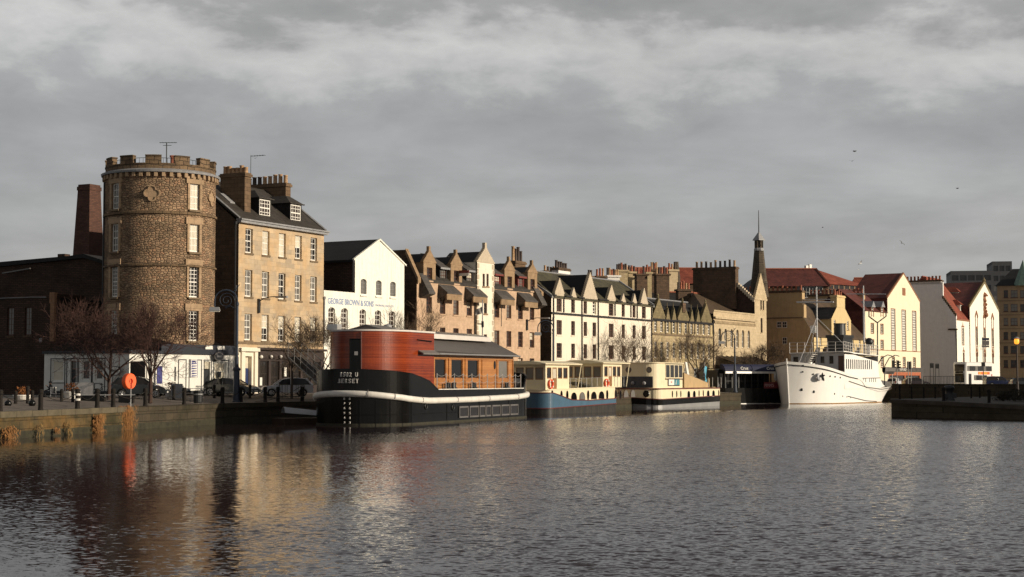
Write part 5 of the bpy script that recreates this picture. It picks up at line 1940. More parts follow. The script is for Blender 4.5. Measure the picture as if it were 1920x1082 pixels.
# ================================================================ old warehouse and brick stack at the left
b13 = Bld('dark_warehouse', 'unlit old brick warehouse with a shallow gabled roof at the left edge', 'building', 192, 139, 110)
B = b13
s0 = B.s(-60)
zl, zp, ze = B.z(0, 493), B.z(157, 476.5), B.z(191, 490)
sp_, se = B.s(157), B.s(195)
sl2 = B.s(94)
z94 = B.z(94, 483.5)
mb = MB()
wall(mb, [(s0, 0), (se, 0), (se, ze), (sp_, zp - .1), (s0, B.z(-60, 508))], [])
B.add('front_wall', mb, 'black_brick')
mb = MB()
mb.prism_xz([(s0, B.z(-60, 497)), (sl2, z94), (sp_ - 1.6, B.z(134, 480.5)), (sp_, zp), (se + .2, ze), (se + .2, ze - .3), (sp_, zp - .35), (s0, B.z(-60, 500) - .3)], -.3, 14)
B.add('roof', mb, 'slate_dark')
s1, _ = B.S(95, 480)
MB().box(s1, s1 + .75, 1, 1.8, z94 - 1, B.z(100, 474.5)).obj('chimney', 'black_brick', B.root)
MB().prism_xz([(B.s(8), B.z(8, 512)), (B.s(60), B.z(60, 503)), (B.s(60), B.z(60, 505)), (B.s(8), B.z(8, 514))], -.5, -.3).obj('gutter', 'cast_grey', B.root)

b14 = Bld('brick_annexe', 'low dark brick annexe with narrow windows and sunlit stone pier, left of the pub', 'building', 104, 130, 108)
B = b14
s0, s1 = B.s(-60), .1
zt = B.z(90, 551)
hw = []
for px_ in (19.5, 52.5):
 c = B.s(px_, 600)
 hw.append((c - .32, c + .32, B.z(50, 629), B.z(50, 576)))
mb = MB()
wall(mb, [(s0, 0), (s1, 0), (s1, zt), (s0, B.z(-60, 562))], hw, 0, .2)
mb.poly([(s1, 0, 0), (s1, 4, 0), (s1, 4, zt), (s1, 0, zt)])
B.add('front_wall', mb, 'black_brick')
for h in hw:
 window(B.root, *h, 2, 5, 'brown_frame', 'glass_grey', rec=.14, mid=False, sill='dark_stone')
pa_, pb2 = B.s(97), B.s(104.5)
MB().box(pa_, pb2, -.3, -.002, B.z(100, 640), B.z(100, 569)).box(pa_ - .05, pb2 + .05, -.34, .2, B.z(100, 569) + .003, zt + .1).obj('stone_pier', 'turret_stone', B.root)
MB().tube([(s0, -.2, B.z(-60, 562)), (B.s(60), -.2, B.z(60, 558)), (B.s(88), -.2, zt - .3)], .06, 4).obj('gutter', 'cast_grey', B.root)
MB().box(B.s(74), B.s(79), -.05, -.001, B.z(76, 642), B.z(76, 634.5)).obj('vent', 'lead', B.root)
mb = MB().box(s0, s1, .3, 8, zt - .6, zt - .3)
B.add('roof', mb, 'slate_dark')

cs = empty('factory_chimney', gnd(162, 150, 2), RAD(-28))
tag(cs, 'tall square tapering red brick factory chimney behind the tower', 'chimney')
zt = at(162, 347, 150).z - 2
mb = MB()
h0, h1 = 1.17, .74
mb.loft([[(-h, -h, z), (h, -h, z), (h, h, z), (-h, h, z)] for h, z in ((h0 + .35, 0), (h1, zt - .55))], True)
mb.obj('shaft', 'red_brick', cs)
MB().box(-h1 - .06, h1 + .06, -h1 - .06, h1 + .06, zt - .55, zt - .2).box(-h1 + .02, h1 - .02, -h1 + .02, h1 - .02, zt - .2, zt).obj('cap', 'red_brick', cs)
# ================================================================ water, quays, street
WAVE, WAVE_LEFT = 1.15, .25


def build_water():
 t, b = newmat('water')
 tc = t.n('ShaderNodeTexCoord')
 geo = t.n('ShaderNodeNewGeometry')
 mp = t.n('ShaderNodeMapping')
 mp.inputs['Scale'].default_value = (0.75, 1.0, 1)
 mp.inputs['Rotation'].default_value = (0, 0, RAD(18))
 t.l(geo.outputs['Position'], mp.inputs[0])
 def slope(scale, k, detail=2):
  x = t.n('ShaderNodeTexNoise')
  x.inputs['Scale'].default_value = scale
  x.inputs['Detail'].default_value = detail
  x.inputs['Distortion'].default_value = 0.5
  t.l(mp.outputs[0], x.inputs['Vector'])
  a = t.n('ShaderNodeVectorMath', operation='SUBTRACT')
  t.l(x.outputs['Color'], a.inputs[0])
  a.inputs[1].default_value = (.5, .5, .5)
  m = t.n('ShaderNodeVectorMath', operation='MULTIPLY')
  t.l(a.outputs[0], m.inputs[0])
  m.inputs[1].default_value = (k * .6, k, 0)
  return m.outputs[0]
 mp2 = t.n('ShaderNodeMapping')
 mp2.inputs['Scale'].default_value = (0.02, 0.05, 1)
 t.l(geo.outputs['Position'], mp2.inputs[0])
 gust = t.ramp(t.noise(mp2.outputs[0], 1.0, 3, 0.6, 0.4), [(0.35, .6), (0.65, 1.0)])
 sep = t.n('ShaderNodeSeparateXYZ')
 t.l(geo.outputs['Position'], sep.inputs[0])
 wob = t.math('MULTIPLY', t.math('SUBTRACT', t.noise(mp2.outputs[0], 4.0, 3), .5), 14.0)
 # calmer lee under the quay and hulls and along the left bank, ruffled in the open basin
 d = t.math('ADD', t.math('MULTIPLY_ADD', sep.outputs[0], .879, 15.4 * .879), t.math('MULTIPLY_ADD', sep.outputs[1], -.477, 128.7 * .477))
 def smooth(v, lo, hi, a, b_):
  m = t.n('ShaderNodeMapRange', interpolation_type='SMOOTHSTEP')
  for q, val in zip((1, 2, 3, 4), (lo, hi, a, b_)):
   m.inputs[q].default_value = val
  t.l(v, m.inputs[0])
  return m.outputs[0]
 lee = smooth(t.math('ADD', d, t.math('MULTIPLY', wob, .3)), 13.0, 20.0, .05, 1.0)
 left = smooth(t.math('ADD', sep.outputs[0], wob), -9.0, 1.0, WAVE_LEFT, 1.0)
 amp = t.math('MULTIPLY', t.math('MULTIPLY', lee, left), gust)
 tot = None
 for scl, k, dt in ((0.8, .16, 2), (3.2, .62, 1), (7.5, .66, 1)):
  v = slope(scl, k * WAVE, dt)
  if tot is None:
   tot = v
  else:
   ad = t.n('ShaderNodeVectorMath', operation='ADD')
   t.l(tot, ad.inputs[0])
   t.l(v, ad.inputs[1])
   tot = ad.outputs[0]
 # wavelets lean downwind (towards -y): only one side of each shows its face
 sx = t.n('ShaderNodeSeparateXYZ')
 t.l(tot, sx.inputs[0])
 cx = t.n('ShaderNodeCombineXYZ')
 t.l(sx.outputs[0], cx.inputs[0])
 t.l(t.math('MULTIPLY', t.math('ABSOLUTE', sx.outputs[1]), -1.0), cx.inputs[1])
 sc_ = t.n('ShaderNodeVectorMath', operation='SCALE')
 t.l(cx.outputs[0], sc_.inputs[0])
 t.l(amp, sc_.inputs['Scale'])
 ad = t.n('ShaderNodeVectorMath', operation='ADD')
 t.l(sc_.outputs[0], ad.inputs[0])
 ad.inputs[1].default_value = (0, 0, 1)
 nm = t.n('ShaderNodeVectorMath', operation='NORMALIZE')
 t.l(ad.outputs[0], nm.inputs[0])
 t.l(nm.outputs[0], b.inputs['Normal'])
 b.inputs['Base Color'].default_value = (.024, .0145, .0155, 1)
 b.inputs['Roughness'].default_value = 0.06
 b.inputs['IOR'].default_value = 1.28
 b.inputs['Specular Tint'].default_value = (.90, .83, .84, 1)


build_water()
mb = MB().add([(-400, -60, 0), (500, -60, 0), (500, 500, 0), (-400, 500, 0)], [(0, 1, 2, 3)])
structure(mb.obj('water', 'water'))

masonry('quay_stone', (.09, .068, .033), (.055, .042, .022), (.025, .02, .013), 1.3, .48, .02, .7, stain=.8, stainc=(.028, .027, .010), bdist=.05, alt=(.17, .095, .03), stscale=.8)
masonry('quay_shaded', (.07, .055, .035), (.05, .04, .026), (.02, .017, .012), 1.3, .48, .02, .6, stain=.7, stainc=(.02, .019, .01), bdist=.04)  # quay stone in darker tones, with the shade put into its colour
masonry('cobbles', (.15, .125, .105), (.11, .09, .075), (.055, .045, .038), .28, .14, .02, .6, stain=.4, stainc=(.07, .055, .045), bdist=.02)
plain('tide_weed', (.030, .027, .012), .7, .5, 2.5, streak=.6, bump=.8)
plain('setts', (.13, .105, .085), .85, .3, 3, bump=.5)
plain('asphalt', (.05, .048, .046), .9, .2, 2, bump=.3)
plain('coping_stone', (.10, .082, .05), .85, .25, 1.5, bump=.4)

EDGE = [(-52, -10), (-38, 40)]
for px_, D_ in ((0, 86), (190, 98), (246, 102.5)):
 p = gnd(px_, D_, 0)
 EDGE.append((p.x, p.y))
EDGE2 = []
for px_, D_ in ((250, 103.5), (330, 109), (418, 116.5), (600, 128.7)):
 p = gnd(px_, D_, 0)
 EDGE2.append((p.x, p.y))
LAST = EDGE2[-1]
far = (LAST[0] + 148 * .477, LAST[1] + 148 * .879)
corner = (far[0] + 1.5, far[1] + 1)
EDGE_ALL = EDGE + EDGE2 + [far]
QZ = 1.45
# the quay deck, rising gently to the pavement in front of the houses
inner = []
for i, (x, y) in enumerate(EDGE_ALL):
 a = Vector(EDGE_ALL[max(i - 1, 0)])
 c = Vector(EDGE_ALL[min(i + 1, len(EDGE_ALL) - 1)])
 d = (c - a).normalized()
 inner.append(Vector((x, y)) + Vector((-d.y, d.x)) * 8.5)
mb = MB()
for i in range(len(EDGE_ALL) - 1):
 (xa, ya), (xb, yb) = EDGE_ALL[i], EDGE_ALL[i + 1]
 mb.add([(xa, ya, QZ), (xb, yb, QZ), (inner[i + 1].x, inner[i + 1].y, 2.0), (inner[i].x, inner[i].y, 2.0)], [(0, 1, 2, 3)])
structure(mb.obj('quay', 'setts'))
# ground sheet to the horizon (land side)
mb = MB()
pts = [(p.x, p.y) for p in inner]
outer = [(-3000, -200), (-3000, 200), (-3000, 500), (-3000, 800), (-3000, 1200), (-3000, 1800), (-3000, 2400), (-3000, 3000), (-2500, 6000), (-1200, 9000)]
for i in range(len(pts) - 1):
 mb.add([(pts[i][0], pts[i][1], 1.996), (pts[i + 1][0], pts[i + 1][1], 1.996), outer[min(i + 1, 9)] + (2.0,), outer[min(i, 9)] + (2.0,)], [(0, 1, 2, 3)])
n_ = len(pts) - 1
lx = pts[n_]
mb.add([(lx[0], lx[1], 1.996), (far[0] + .4, far[1] + .2, 1.996), (400, far[1] - 30, 1.996), (3000, 200, 1.996), (4000, 9000, 2), outer[min(n_, 9)] + (2.0,)], [(0, 1, 2, 3, 4, 5)])
structure(mb.obj('ground', 'asphalt'))
# quay walls
def quay_wall(name, label, pts, z0, z1, mat, coping=True):
 rt = empty(name, (0, 0, 0))
 tag(rt, label, 'quay wall')
 mb = MB()
 for (xa, ya), (xb, yb) in zip(pts, pts[1:]):
  mb.poly([(xa, ya, z0), (xb, yb, z0), (xb, yb, z1 - .3), (xa, ya, z1 - .3)])
 mb.obj('wall_face', mat, rt)
 tl = MB()
 for (xa, ya), (xb, yb) in zip(pts, pts[1:]):
  d = (Vector((xb, yb)) - Vector((xa, ya))).normalized() * .03
  tl.poly([(xa + d.y, ya - d.x, -.3), (xb + d.y, yb - d.x, -.3), (xb + d.y * .4, yb - d.x * .4, .38), (xa + d.y * .4, ya - d.x * .4, .38)])
 tl.obj('tide_line', 'tide_weed', rt)
 cm = MB()
 for (xa, ya), (xb, yb) in zip(pts, pts[1:]):
  d = (Vector((xb, yb)) - Vector((xa, ya))).normalized()
  o = Vector((d.y, -d.x)) * .08
  i_ = Vector((-d.y, d.x)) * .7
  n = max(1, int((Vector((xb, yb)) - Vector((xa, ya))).length / 1.6))
  for k in range(n):
   f0, f1 = k / n, (k + .985) / n
   p0 = Vector((xa + (xb - xa) * f0, ya + (yb - ya) * f0))
   p1 = Vector((xa + (xb - xa) * f1, ya + (yb - ya) * f1))
   j = random.uniform(-.012, .012)
   cm.prism_xy([tuple(p0 + o), tuple(p1 + o), tuple(p1 + i_), tuple(p0 + i_)], z1 - .3, z1 + .03 + j)
 cm.obj('coping', 'coping_stone' if mat != 'quay_shaded' else 'quay_shaded', rt)
 return rt


quay_wall('quay_wall', 'mossy stone quay wall with orange dry grass growing from its joints, below the pub', EDGE + [EDGE2[0]], -1.5, QZ, 'quay_stone')
quay_wall('quay_wall', 'shade-toned stone quay wall running in behind the moored boats', EDGE2 + [far], -1.5, QZ, 'quay_shaded')

# basin end wall and road beyond
e0, e1 = Vector((far[0], far[1], 0)), gnd(2050, 238, 0)
zt = at(1780, 719.5, 262).z
rt = empty('basin_wall', (0, 0, 0))
tag(rt, 'black basin end wall carrying the road on which the bus stands', 'wall')
d = (e1 - e0).normalized()
w_ = Vector((-d.y, d.x, 0))
L_ = (e1 - e0).length
M = Matrix(((d.x, w_.x, 0, e0.x), (d.y, w_.y, 0, e0.y), (0, 0, 1, 0), (0, 0, 0, 1)))
MB(M).box(0, L_, 0, .5, -1.5, zt - .15).obj('wall_face', 'quay_shaded', rt)
MB(M).box(-.05, L_, -.08, .58, zt - .15, zt).obj('coping', 'quay_shaded', rt)

# jetty in the right foreground
JP = [gnd(1670.5, 136.5, 0), gnd(1790, 131, 0), gnd(1922, 126.5, 0), gnd(2120, 121, 0), gnd(2350, 150, 0), gnd(2100, 190, 0), gnd(1790, 161, 0), gnd(1672, 144, 0)]
JZ = [1.5, 1.35, 1.12, 1.1, 1.45, 1.45, 1.45, 1.47]
jr = empty('stone_jetty', (JP[0].x, JP[0].y, 0))
tag(jr, 'dark stone jetty sticking out into the basin from the right edge', 'jetty')
o_ = JP[0]
mb = MB()
n = len(JP)
mb.add([(p.x - o_.x, p.y - o_.y, z) for p, z in zip(JP, JZ)] + [(p.x - o_.x, p.y - o_.y, -1.5) for p in JP], [(i, (i + 1) % n, n + (i + 1) % n, n + i) for i in range(n)])
mb.obj('jetty_wall', 'quay_shaded', jr)
plain('jetty_deck', (.055, .045, .034), .9, .35, 1.2, bump=.5)
MB().add([(p.x - o_.x, p.y - o_.y, z + .004) for p, z in zip(JP, JZ)], [tuple(range(n))]).obj('deck', 'jetty_deck', jr)
cm = MB()
for i in (7, 0, 1, 2):
 p, q = JP[i % n] - o_, JP[(i + 1) % n] - o_
 za, zb_ = JZ[i % n], JZ[(i + 1) % n]
 d = (q - p).normalized()
 o2 = Vector((d.y, -d.x, 0)) * .1
 i2 = Vector((-d.y, d.x, 0)) * .6
 cm.add([(*(p + o2).xy, za - .28), (*(q + o2).xy, zb_ - .28), (*(q + i2).xy, zb_ - .28), (*(p + i2).xy, za - .28), (*(p + o2).xy, za + .04), (*(q + o2).xy, zb_ + .04), (*(q + i2).xy, zb_ + .04), (*(p + i2).xy, za + .04)],
           [(0, 3, 2, 1), (4, 5, 6, 7), (0, 1, 5, 4), (1, 2, 6, 5), (2, 3, 7, 6), (3, 0, 4, 7)])
cm.obj('coping', 'jetty_deck', jr)

# distant hill
plain('hill_heath', (.06, .058, .062), .95, .2, .01)
hm = MB()
pts = [(-1500, 2), (-900, 16), (-520, 32), (-300, 42), (-160, 48.5), (-80, 51.5), (0, 53), (70, 52), (160, 48.5), (320, 43), (600, 36), (1000, 22), (1700, 2)]
hc = gnd(1457, 2600, 0)
rings = []
for k, f in enumerate((0, .4, .75, .95, 1.0, .95, .75, .4, 0)):
 rings.append([(hc.x + x * .2, hc.y - 300 + 100 * k, 2 + 1.0 * z * f) for x, z in pts])
hm.loft(rings)
hs = at(1450, 503.5, 2600).z
for i, v in enumerate(hm.v):
 hm.v[i] = (v[0], v[1], 2 + (v[2] - 2) * (hs - 2) / 53)
structure(hm.obj('hill', 'hill_heath', smooth=True))

# dry grass and ferns hanging from the quay wall
plain('dry_grass', (.24, .11, .033), .9, .35, 5)
plain('wall_fern', (.20, .12, .04), .9, .4, 5)


def tuft(px, D, z, w, h, n, mat, label, cat='plant', seed=1):
 rnd = random.Random(seed)
 p = gnd(px, D, z)
 mb = MB()
 for i in range(n):
  x = rnd.gauss(0, w / 3)
  zz = rnd.uniform(-h, 0)
  l = rnd.uniform(.10, .26) * (.6 + h / 2)
  dx, dy = rnd.uniform(-.25, .25), -rnd.uniform(.08, .35)
  b0 = Vector((x * (1 - .5 * (-zz / h) * 0), -.02, zz))
  m_ = b0 + Vector((dx * .5, dy, rnd.uniform(-.02, .18)))
  e_ = b0 + Vector((dx, dy * 1.2, -l * rnd.uniform(.4, 1)))
  q = .014 + .014 * rnd.random()
  mb.add([b0 + Vector((-q, 0, 0)), b0 + Vector((q, 0, 0)), m_ + Vector((q, 0, 0)), m_ + Vector((-q, 0, 0)), e_], [(0, 1, 2, 3), (3, 2, 4)])
 o = mb.obj('grass_tuft', mat)
 o.location = p
 o.rotation_euler = (0, 0, RAD(72))
 tag(o, label, cat, 'dry tufts on the quay wall')
 return o


tuft(233, 101.9, 1.45, 1.3, 1.45, 900, 'dry_grass', 'largest bushy clump of orange dry grass hanging down the quay wall near the lifebuoy', seed=1)
tuft(181, 97.2, 1.0, .7, 1.0, 420, 'dry_grass', 'second clump of orange dry grass on the quay wall, tapering down to the water', seed=2)
tuft(126, 93.3, .7, .32, .8, 60, 'wall_fern', 'small brown fern low on the quay wall between two bollards', seed=3)
tuft(102, 91.8, .35, .2, .25, 34, 'dry_grass', 'tiny orange tuft low at the waterline of the quay wall', seed=4)
tuft(15, 86.4, .6, 1.0, .6, 220, 'dry_grass', 'wide orange tuft low on the quay wall at the left edge', seed=5)
tuft(70, 89.8, .6, .3, .6, 44, 'wall_fern', 'thin dark fern on the quay wall left of the small brown one', seed=6)
# ================================================================ boats
class Boat(Bld):
 """x along the hull from the end nearest the camera, y to port (away from the viewer), z above water"""
 def __init__(self, name, label, cat, origin, theta):
  self.o = Vector((origin[0], origin[1], 0))
  th = RAD(theta)
  self.u = Vector((math.sin(th), math.cos(th), 0))
  self.w = Vector((-math.cos(th), math.sin(th), 0))
  self.root = empty(name, self.o, PI / 2 - th)
  tag(self.root, label, cat)


def outline(L, hb, ls, lb, inset=0.0, n=18, ps=2.0, pb=2.0):
 """closed plan loop: near end, starboard side (y<0), far end, port side"""
 a, b, c = hb - inset, ls - inset * .6, lb - inset * .6
 st = []
 for i in range(n + 1):
  t = PI / 2 * i / n
  st.append((inset + b * (1 - math.cos(t) ** (2 / ps)), -a * math.sin(t) ** (2 / ps)))
 x0, x1 = st[-1][0], L - inset - c
 m = 14
 for i in range(1, m):
  st.append((x0 + (x1 - x0) * i / m, -a))
 for i in range(n + 1):
  t = PI / 2 * i / n
  st.append((x1 + c * math.sin(t) ** (2 / pb), -a * math.cos(t) ** (2 / pb)))
 port = [(x, -y) for x, y in reversed(st[1:-1])]
 return st + port


def strip(mb, loop, z0, z1, keep=None, close=True, th=0.0):
 n = len(loop)
 for i in range(n if close else n - 1):
  p, q = loop[i], loop[(i + 1) % n]
  if keep and not (keep(*p) and keep(*q)):
   continue
  f0 = z0 if callable(z0) else (lambda x, y, v=z0: v)
  f1 = z1 if callable(z1) else (lambda x, y, v=z1: v)
  mb.poly([(p[0], p[1], f0(*p)), (q[0], q[1], f0(*q)), (q[0], q[1], f1(*q)), (p[0], p[1], f1(*p))])


def lerp(x, pts):
 for (a, va), (b, vb) in zip(pts, pts[1:]):
  if x <= b:
   return va + (vb - va) * max(0, min(1, (x - a) / (b - a)))
 return pts[-1][1]


plain('hull_black', (.005, .005, .005), .2, .3, .9, streak=.25, dirt=(.022, .018, .014), spec=.18)
plain('bulwark_black', (.006, .006, .006), .2, .25, .8, spec=.25, streak=.15, dirt=(.02, .018, .016))
plain('rub_white', (.70, .67, .61), .5, .08, 2, streak=.3, dirt=(.38, .33, .27))
plain('weed_line', (.035, .032, .02), .9, .4, 4)
woodmat('red_wood', (.11, .012, .003), (.31, .050, .010), .06, .26, bump=.12)
woodmat('red_wood_dark', (.06, .012, .008), (.12, .022, .012), .13, .45)
woodmat('gold_wood', (.30, .11, .03), (.55, .25, .075), .14, .45, coat=.2)
plain('roof_grey', (.155, .14, .13), .7, .06, 2)
plain('rim_pale', (.62, .57, .52), .6, .08)
plain('steel', (.55, .54, .52), .35, .1, metal=.6)
plain('letter_grey', (.55, .52, .48), .7, .15)

g1 = Boat('black_barge', 'black converted barge with glossy red wood deckhouse, white rubbing strake and stern lettering', 'boat', (-11.75, 112.05), 21.5)
B = g1
HB, LB = 3.6, 29.6
def o1(inset=0.0):
 return outline(LB, HB, 3.5, 4.2, inset, 20, 2.1, 2.1)
zrail = lambda x, y=0: lerp(x, [(0, 2.24), (1.2, 2.06), (3, 1.86), (6, 1.68), (14, 1.68), (24, 1.78), (30, 2.1)])
mb = MB()
lp = o1()
strip(mb, o1(.05), -.6, .25)
strip(mb, o1(.05), .25, lambda x, y: zrail(x) + .1)
hull = B.add('hull', mb, 'hull_black', smooth=False)
# welded plate seams, strake joints
sm_ = MB()
lpS = o1(.03)
for i in range(4, 46, 4):
 x, y = lpS[i % len(lpS)]
 sm_.tube([(x, y, 0.0), (x, y, zrail(x) - .1)], .018, 4)
sm_.tube([(x, y, .75) for x, y in lpS[:52]], .014, 4)
sm_.obj('plate_seams', 'bulwark_black', hull)
MB_ = MB()
strip(MB_, o1(.035), -.1, .14)
MB_.obj('waterline', 'weed_line', hull)
# white rubbing strake: a rounded timber following the hull
rs = MB()
rings = []
for j, (dx, dz) in enumerate(((-.05, -.23), (.13, -.21), (.2, -.08), (.2, .08), (.13, .19), (-.05, .22))):
 rings.append([(x, y, zrail(x) + dz) for x, y in o1(-dx)])
rs.loft(rings, True)
stk = B.add('rubbing_strake', rs, 'rub_white', smooth=True)
jm = MB()
for i in (6, 13, 21, 25, 29, 33):
 x, y = o1(-.24)[i]
 x2, y2 = o1(.05)[i]
 jm.tube([(x2, y2, zrail(x) + .28), (x, y, zrail(x) + .12), (x, y, zrail(x) - .1), (x2, y2, zrail(x) - .27)], .022, 4)
jm.obj('joint_straps', 'roof_grey', stk)
dx_ = [B.s(p, 750, -HB) for p in (804, 818.5)]
ztop = lambda x, y=0: lerp(x, [(0, 3.92), (3.5, 3.62), (5.0, 3.4), (dx_[0], 3.22), (dx_[1], 2.46), (25.6, 2.46), (27, 3.5), (30, 3.9)])
mb = MB()
strip(mb, o1(.06), lambda x, y: zrail(x) + .05, ztop)
strip(mb, o1(.14), lambda x, y: zrail(x) + .05, ztop)
mb.loft([[(x, y, ztop(x) + .0) for x, y in o1(.04)], [(x, y, ztop(x) + .05) for x, y in o1(.04)], [(x, y, ztop(x) + .05) for x, y in o1(.16)], [(x, y, ztop(x) + .0) for x, y in o1(.16)]], True)
B.add('bulwark', mb, 'bulwark_black')
mb = MB().poly([(x, y, 2.3) for x, y in o1(.1)])
B.add('deck', mb, 'roof_grey')
MB_ = MB()
strip(MB_, o1(.02), 2.46, 2.52, keep=lambda x, y: dx_[1] - .3 < x < 26 and y < 0)
MB_.loft([[(x, y, 2.50) for x, y in o1(.02) if dx_[1] - .5 < x < 26 and y < 0], [(x, y, 2.50) for x, y in o1(.3) if dx_[1] - .5 < x < 26 and y < 0]])
B.add('deck_edge', MB_, 'rub_white')
# red deckhouse with a round end
xh = B.s(814, 660, -2.95)
ZH = 6.66
rl_ = [(x, y) for x, y in outline(LB, 2.95, 4.1, 4.0, 0, 24, 2.2, 2) if x < xh - .05]
half1 = [(x + .95, y) for x, y in rl_ if x + .95 < xh - .05 and y <= 0]
loop = half1 + [(xh, -2.95), (xh, 2.95)] + [(x, -y) for x, y in reversed(half1[1:])]
mb = MB()
strip(mb, loop, 2.32, ZH)
rh = B.add('deckhouse', mb, 'red_wood', smooth=False)
for p in rh.data.polygons:
 p.use_smooth = True
m_ = MB().poly([(x, y, ZH - .02) for x, y in loop])
m_.loft([[(x * 1.0, y * 1.0, ZH - .02) for x, y in loop], [(x + (x - 4) * .015, y * 1.025, ZH - .02) for x, y in loop], [(x + (x - 4) * .015, y * 1.025, ZH + .1) for x, y in loop], [(x, y, ZH + .1) for x, y in loop]], True)
m_.poly([(x, y, ZH + .09) for x, y in loop])
m_.obj('roof_rim', 'rim_pale', rh)
# dark curved door recess on the stern face, port of the centreline
dd = MB()
seg = [i for i, (x, y) in enumerate(loop) if x < 4 and y > 0]
def stern_pt(px, py, off=0.03):
 # point where the pixel ray meets the deckhouse shell, pushed outwards
 best = None
 r = ray(px, py)
 for i in range(len(loop)):
  a, b = loop[i], loop[(i + 1) % len(loop)]
  A = B.o + B.u * a[0] + B.w * a[1]
  C = B.o + B.u * b[0] + B.w * b[1]
  d = C - A
  den = r.x * d.y - r.y * d.x
  if abs(den) < 1e-9:
   continue
  w0 = A - CAM
  t = (w0.x * d.y - w0.y * d.x) / den
  s = (w0.x * r.y - w0.y * r.x) / den
  if -1e-6 <= s <= 1 + 1e-6 and t > 0 and (best is None or t < best[0]):
   P = CAM + r * t
   q = P - B.o
   nrm = Vector((-r.x, -r.y, 0)).normalized() * off
   q = q + nrm
   best = (t, Vector((q.dot(B.u), q.dot(B.w), P.z)))
 return best[1]
cl_ = [(656 + i * 4.2) for i in range(6)]
bot = [stern_pt(p, 697) for p in cl_]
top = [stern_pt(p, 636) for p in cl_]
dd.loft([bot, top])
drr = dd.obj('door', 'bulwark_black', rh)
fm = MB().tube([bot[0], top[0]], .04, 4).tube(top, .04, 4).tube([bot[-1], top[-1]], .04, 4)
fm.obj('frame', 'hull_black', drr)
p0, p1 = stern_pt(664.5, 666, .05), stern_pt(671, 666, .05)
p2, p3 = stern_pt(671, 659, .05), stern_pt(664.5, 659, .05)
MB().poly([p0, p1, p2, p3]).obj('notice', 'letter_grey', drr)
t0_, t1_ = stern_pt(677.5, 697, .02), stern_pt(677.5, 622, .02)
MB().tube([t0_, t1_], .05, 4).obj('seam_strip', 'red_wood_dark', rh)
a, z = B.S(782, 637, -2.96)
b_, z2 = B.S(808, 640.5, -2.96)
MB().tube([(a, -3.0, z), (b_, -3.0, z2)], .05, 5).obj('rail_bar', 'hull_black', rh)
# little pitched hatch and fittings on the deckhouse roof
hx0, hx1 = 3.4, 6.4
hm = MB().prism_yz([(-1.3, ZH + .1), (0, ZH + .42), (1.3, ZH + .1)], hx0, hx1)
hm.prism_yz([(-1.4, ZH + .09), (0, ZH + .45), (0, ZH + .52), (-1.5, ZH + .14)], hx0 - .15, hx1 + .15)
hm.prism_yz([(1.4, ZH + .09), (1.5, ZH + .14), (0, ZH + .52), (0, ZH + .45)], hx0 - .15, hx1 + .15)
B.add('roof_hatch', hm, 'roof_grey')
B.add('vent_box', MB().box(1.6, 2.3, 1.4, 2.2, ZH + .1, ZH + .5), 'steel')
B.add('roof_vent', MB().lathe([(.2, ZH + .1), (.16, ZH + .35), (.32, ZH + .42), (.3, ZH + .6), (.02, ZH + .7)], 10, (xh - 1.2, .3)), 'lead', smooth=True)
B.add('roof_vent', MB().lathe([(.14, ZH + .1), (.12, ZH + .3), (.22, ZH + .36), (.02, ZH + .5)], 10, (xh - 2.4, 1.2)), 'lead', smooth=True)
# golden wood cabin
xc = B.s(961.5, 690, -2.72)
ZC = 5.12
wn = []
for a, b_ in ((815.5, 836.5), (846.5, 868), (877, 897.6), (935, 953)):
 wn.append((B.s(a, 690, -2.72), B.s(b_, 690, -2.72), 3.28, 4.78))
mb = MB(Matrix.Translation((0, -2.72, 0)))
wall(mb, [(xh, 2.32), (xc, 2.32), (xc, ZC), (xh, ZC)], wn, 0, .14)
mb.M = None
mb.box(xc - .04, xc, -2.715, 2.7, 2.32, ZC).box(xh + .01, xc - .05, 2.66, 2.7, 2.32, ZC)
cab = B.add('cabin', mb, 'gold_wood')
for k, h in enumerate(wn):
 w_ = window(cab, *h, 1, 1, 'gold_wood', 'glass_black' if k < 3 else 'glass_grey', rec=.06, sill=None, mid=False, fw=.05, M=Matrix.Translation((0, -2.72, 0)))
tr = MB()
for x in (B.s(813.5, 690, -2.75), B.s(841.5, 690, -2.75), B.s(872.5, 690, -2.75), B.s(904, 690, -2.75), B.s(932, 690, -2.75), xc - .08):
 tr.box(x - .06, x + .06, -2.79, -2.722, 2.35, ZC)
tr.box(xh, xc, -2.78, -2.724, 4.82, 4.92).box(xh, xc, -2.775, -2.726, 3.14, 3.24).box(xh, xc, -2.77, -2.728, ZC - .22, ZC)
tr.obj('battens', 'gold_wood', cab)
sx_, sz_ = B.S(927.6, 684.6, -2.74)
MB(Matrix.Translation((sx_, -2.74, sz_))).prism_xz([(.2 * math.cos(2 * PI * i / 20), .34 * math.sin(2 * PI * i / 20)) for i in range(20)], -.03, .015).obj('oval_window', 'glass_black', cab)
xr0, xr1 = B.s(793, 662, -3.35), B.s(973, 665, -3.35)
xr1b = B.s(927, 639, -.4)
mb = MB()
ZR = 6.42
mb.prism([(xr0, -3.4, ZC - .08), (xr1, -3.4, ZC - .02), (xr1b, -.1, ZR), (xh - .0, -.1, ZR), (xh, -2.96, ZC + .16), (xr0, -2.96, ZC + .12)], (0, 0, .1))
mb.prism([(xh, .1, ZR), (xr1b, .1, ZR), (xr1, 3.4, ZC), (xh, 3.4, ZC)], (0, 0, .1))
mb.prism([(xr1b, -.12, ZR - .02), (xr1, -3.38, ZC - .03), (xr1, 3.38, ZC - .03), (xr1b, .12, ZR - .02)], (0, 0, .06))
cr = B.add('cabin_roof', mb, 'roof_grey')
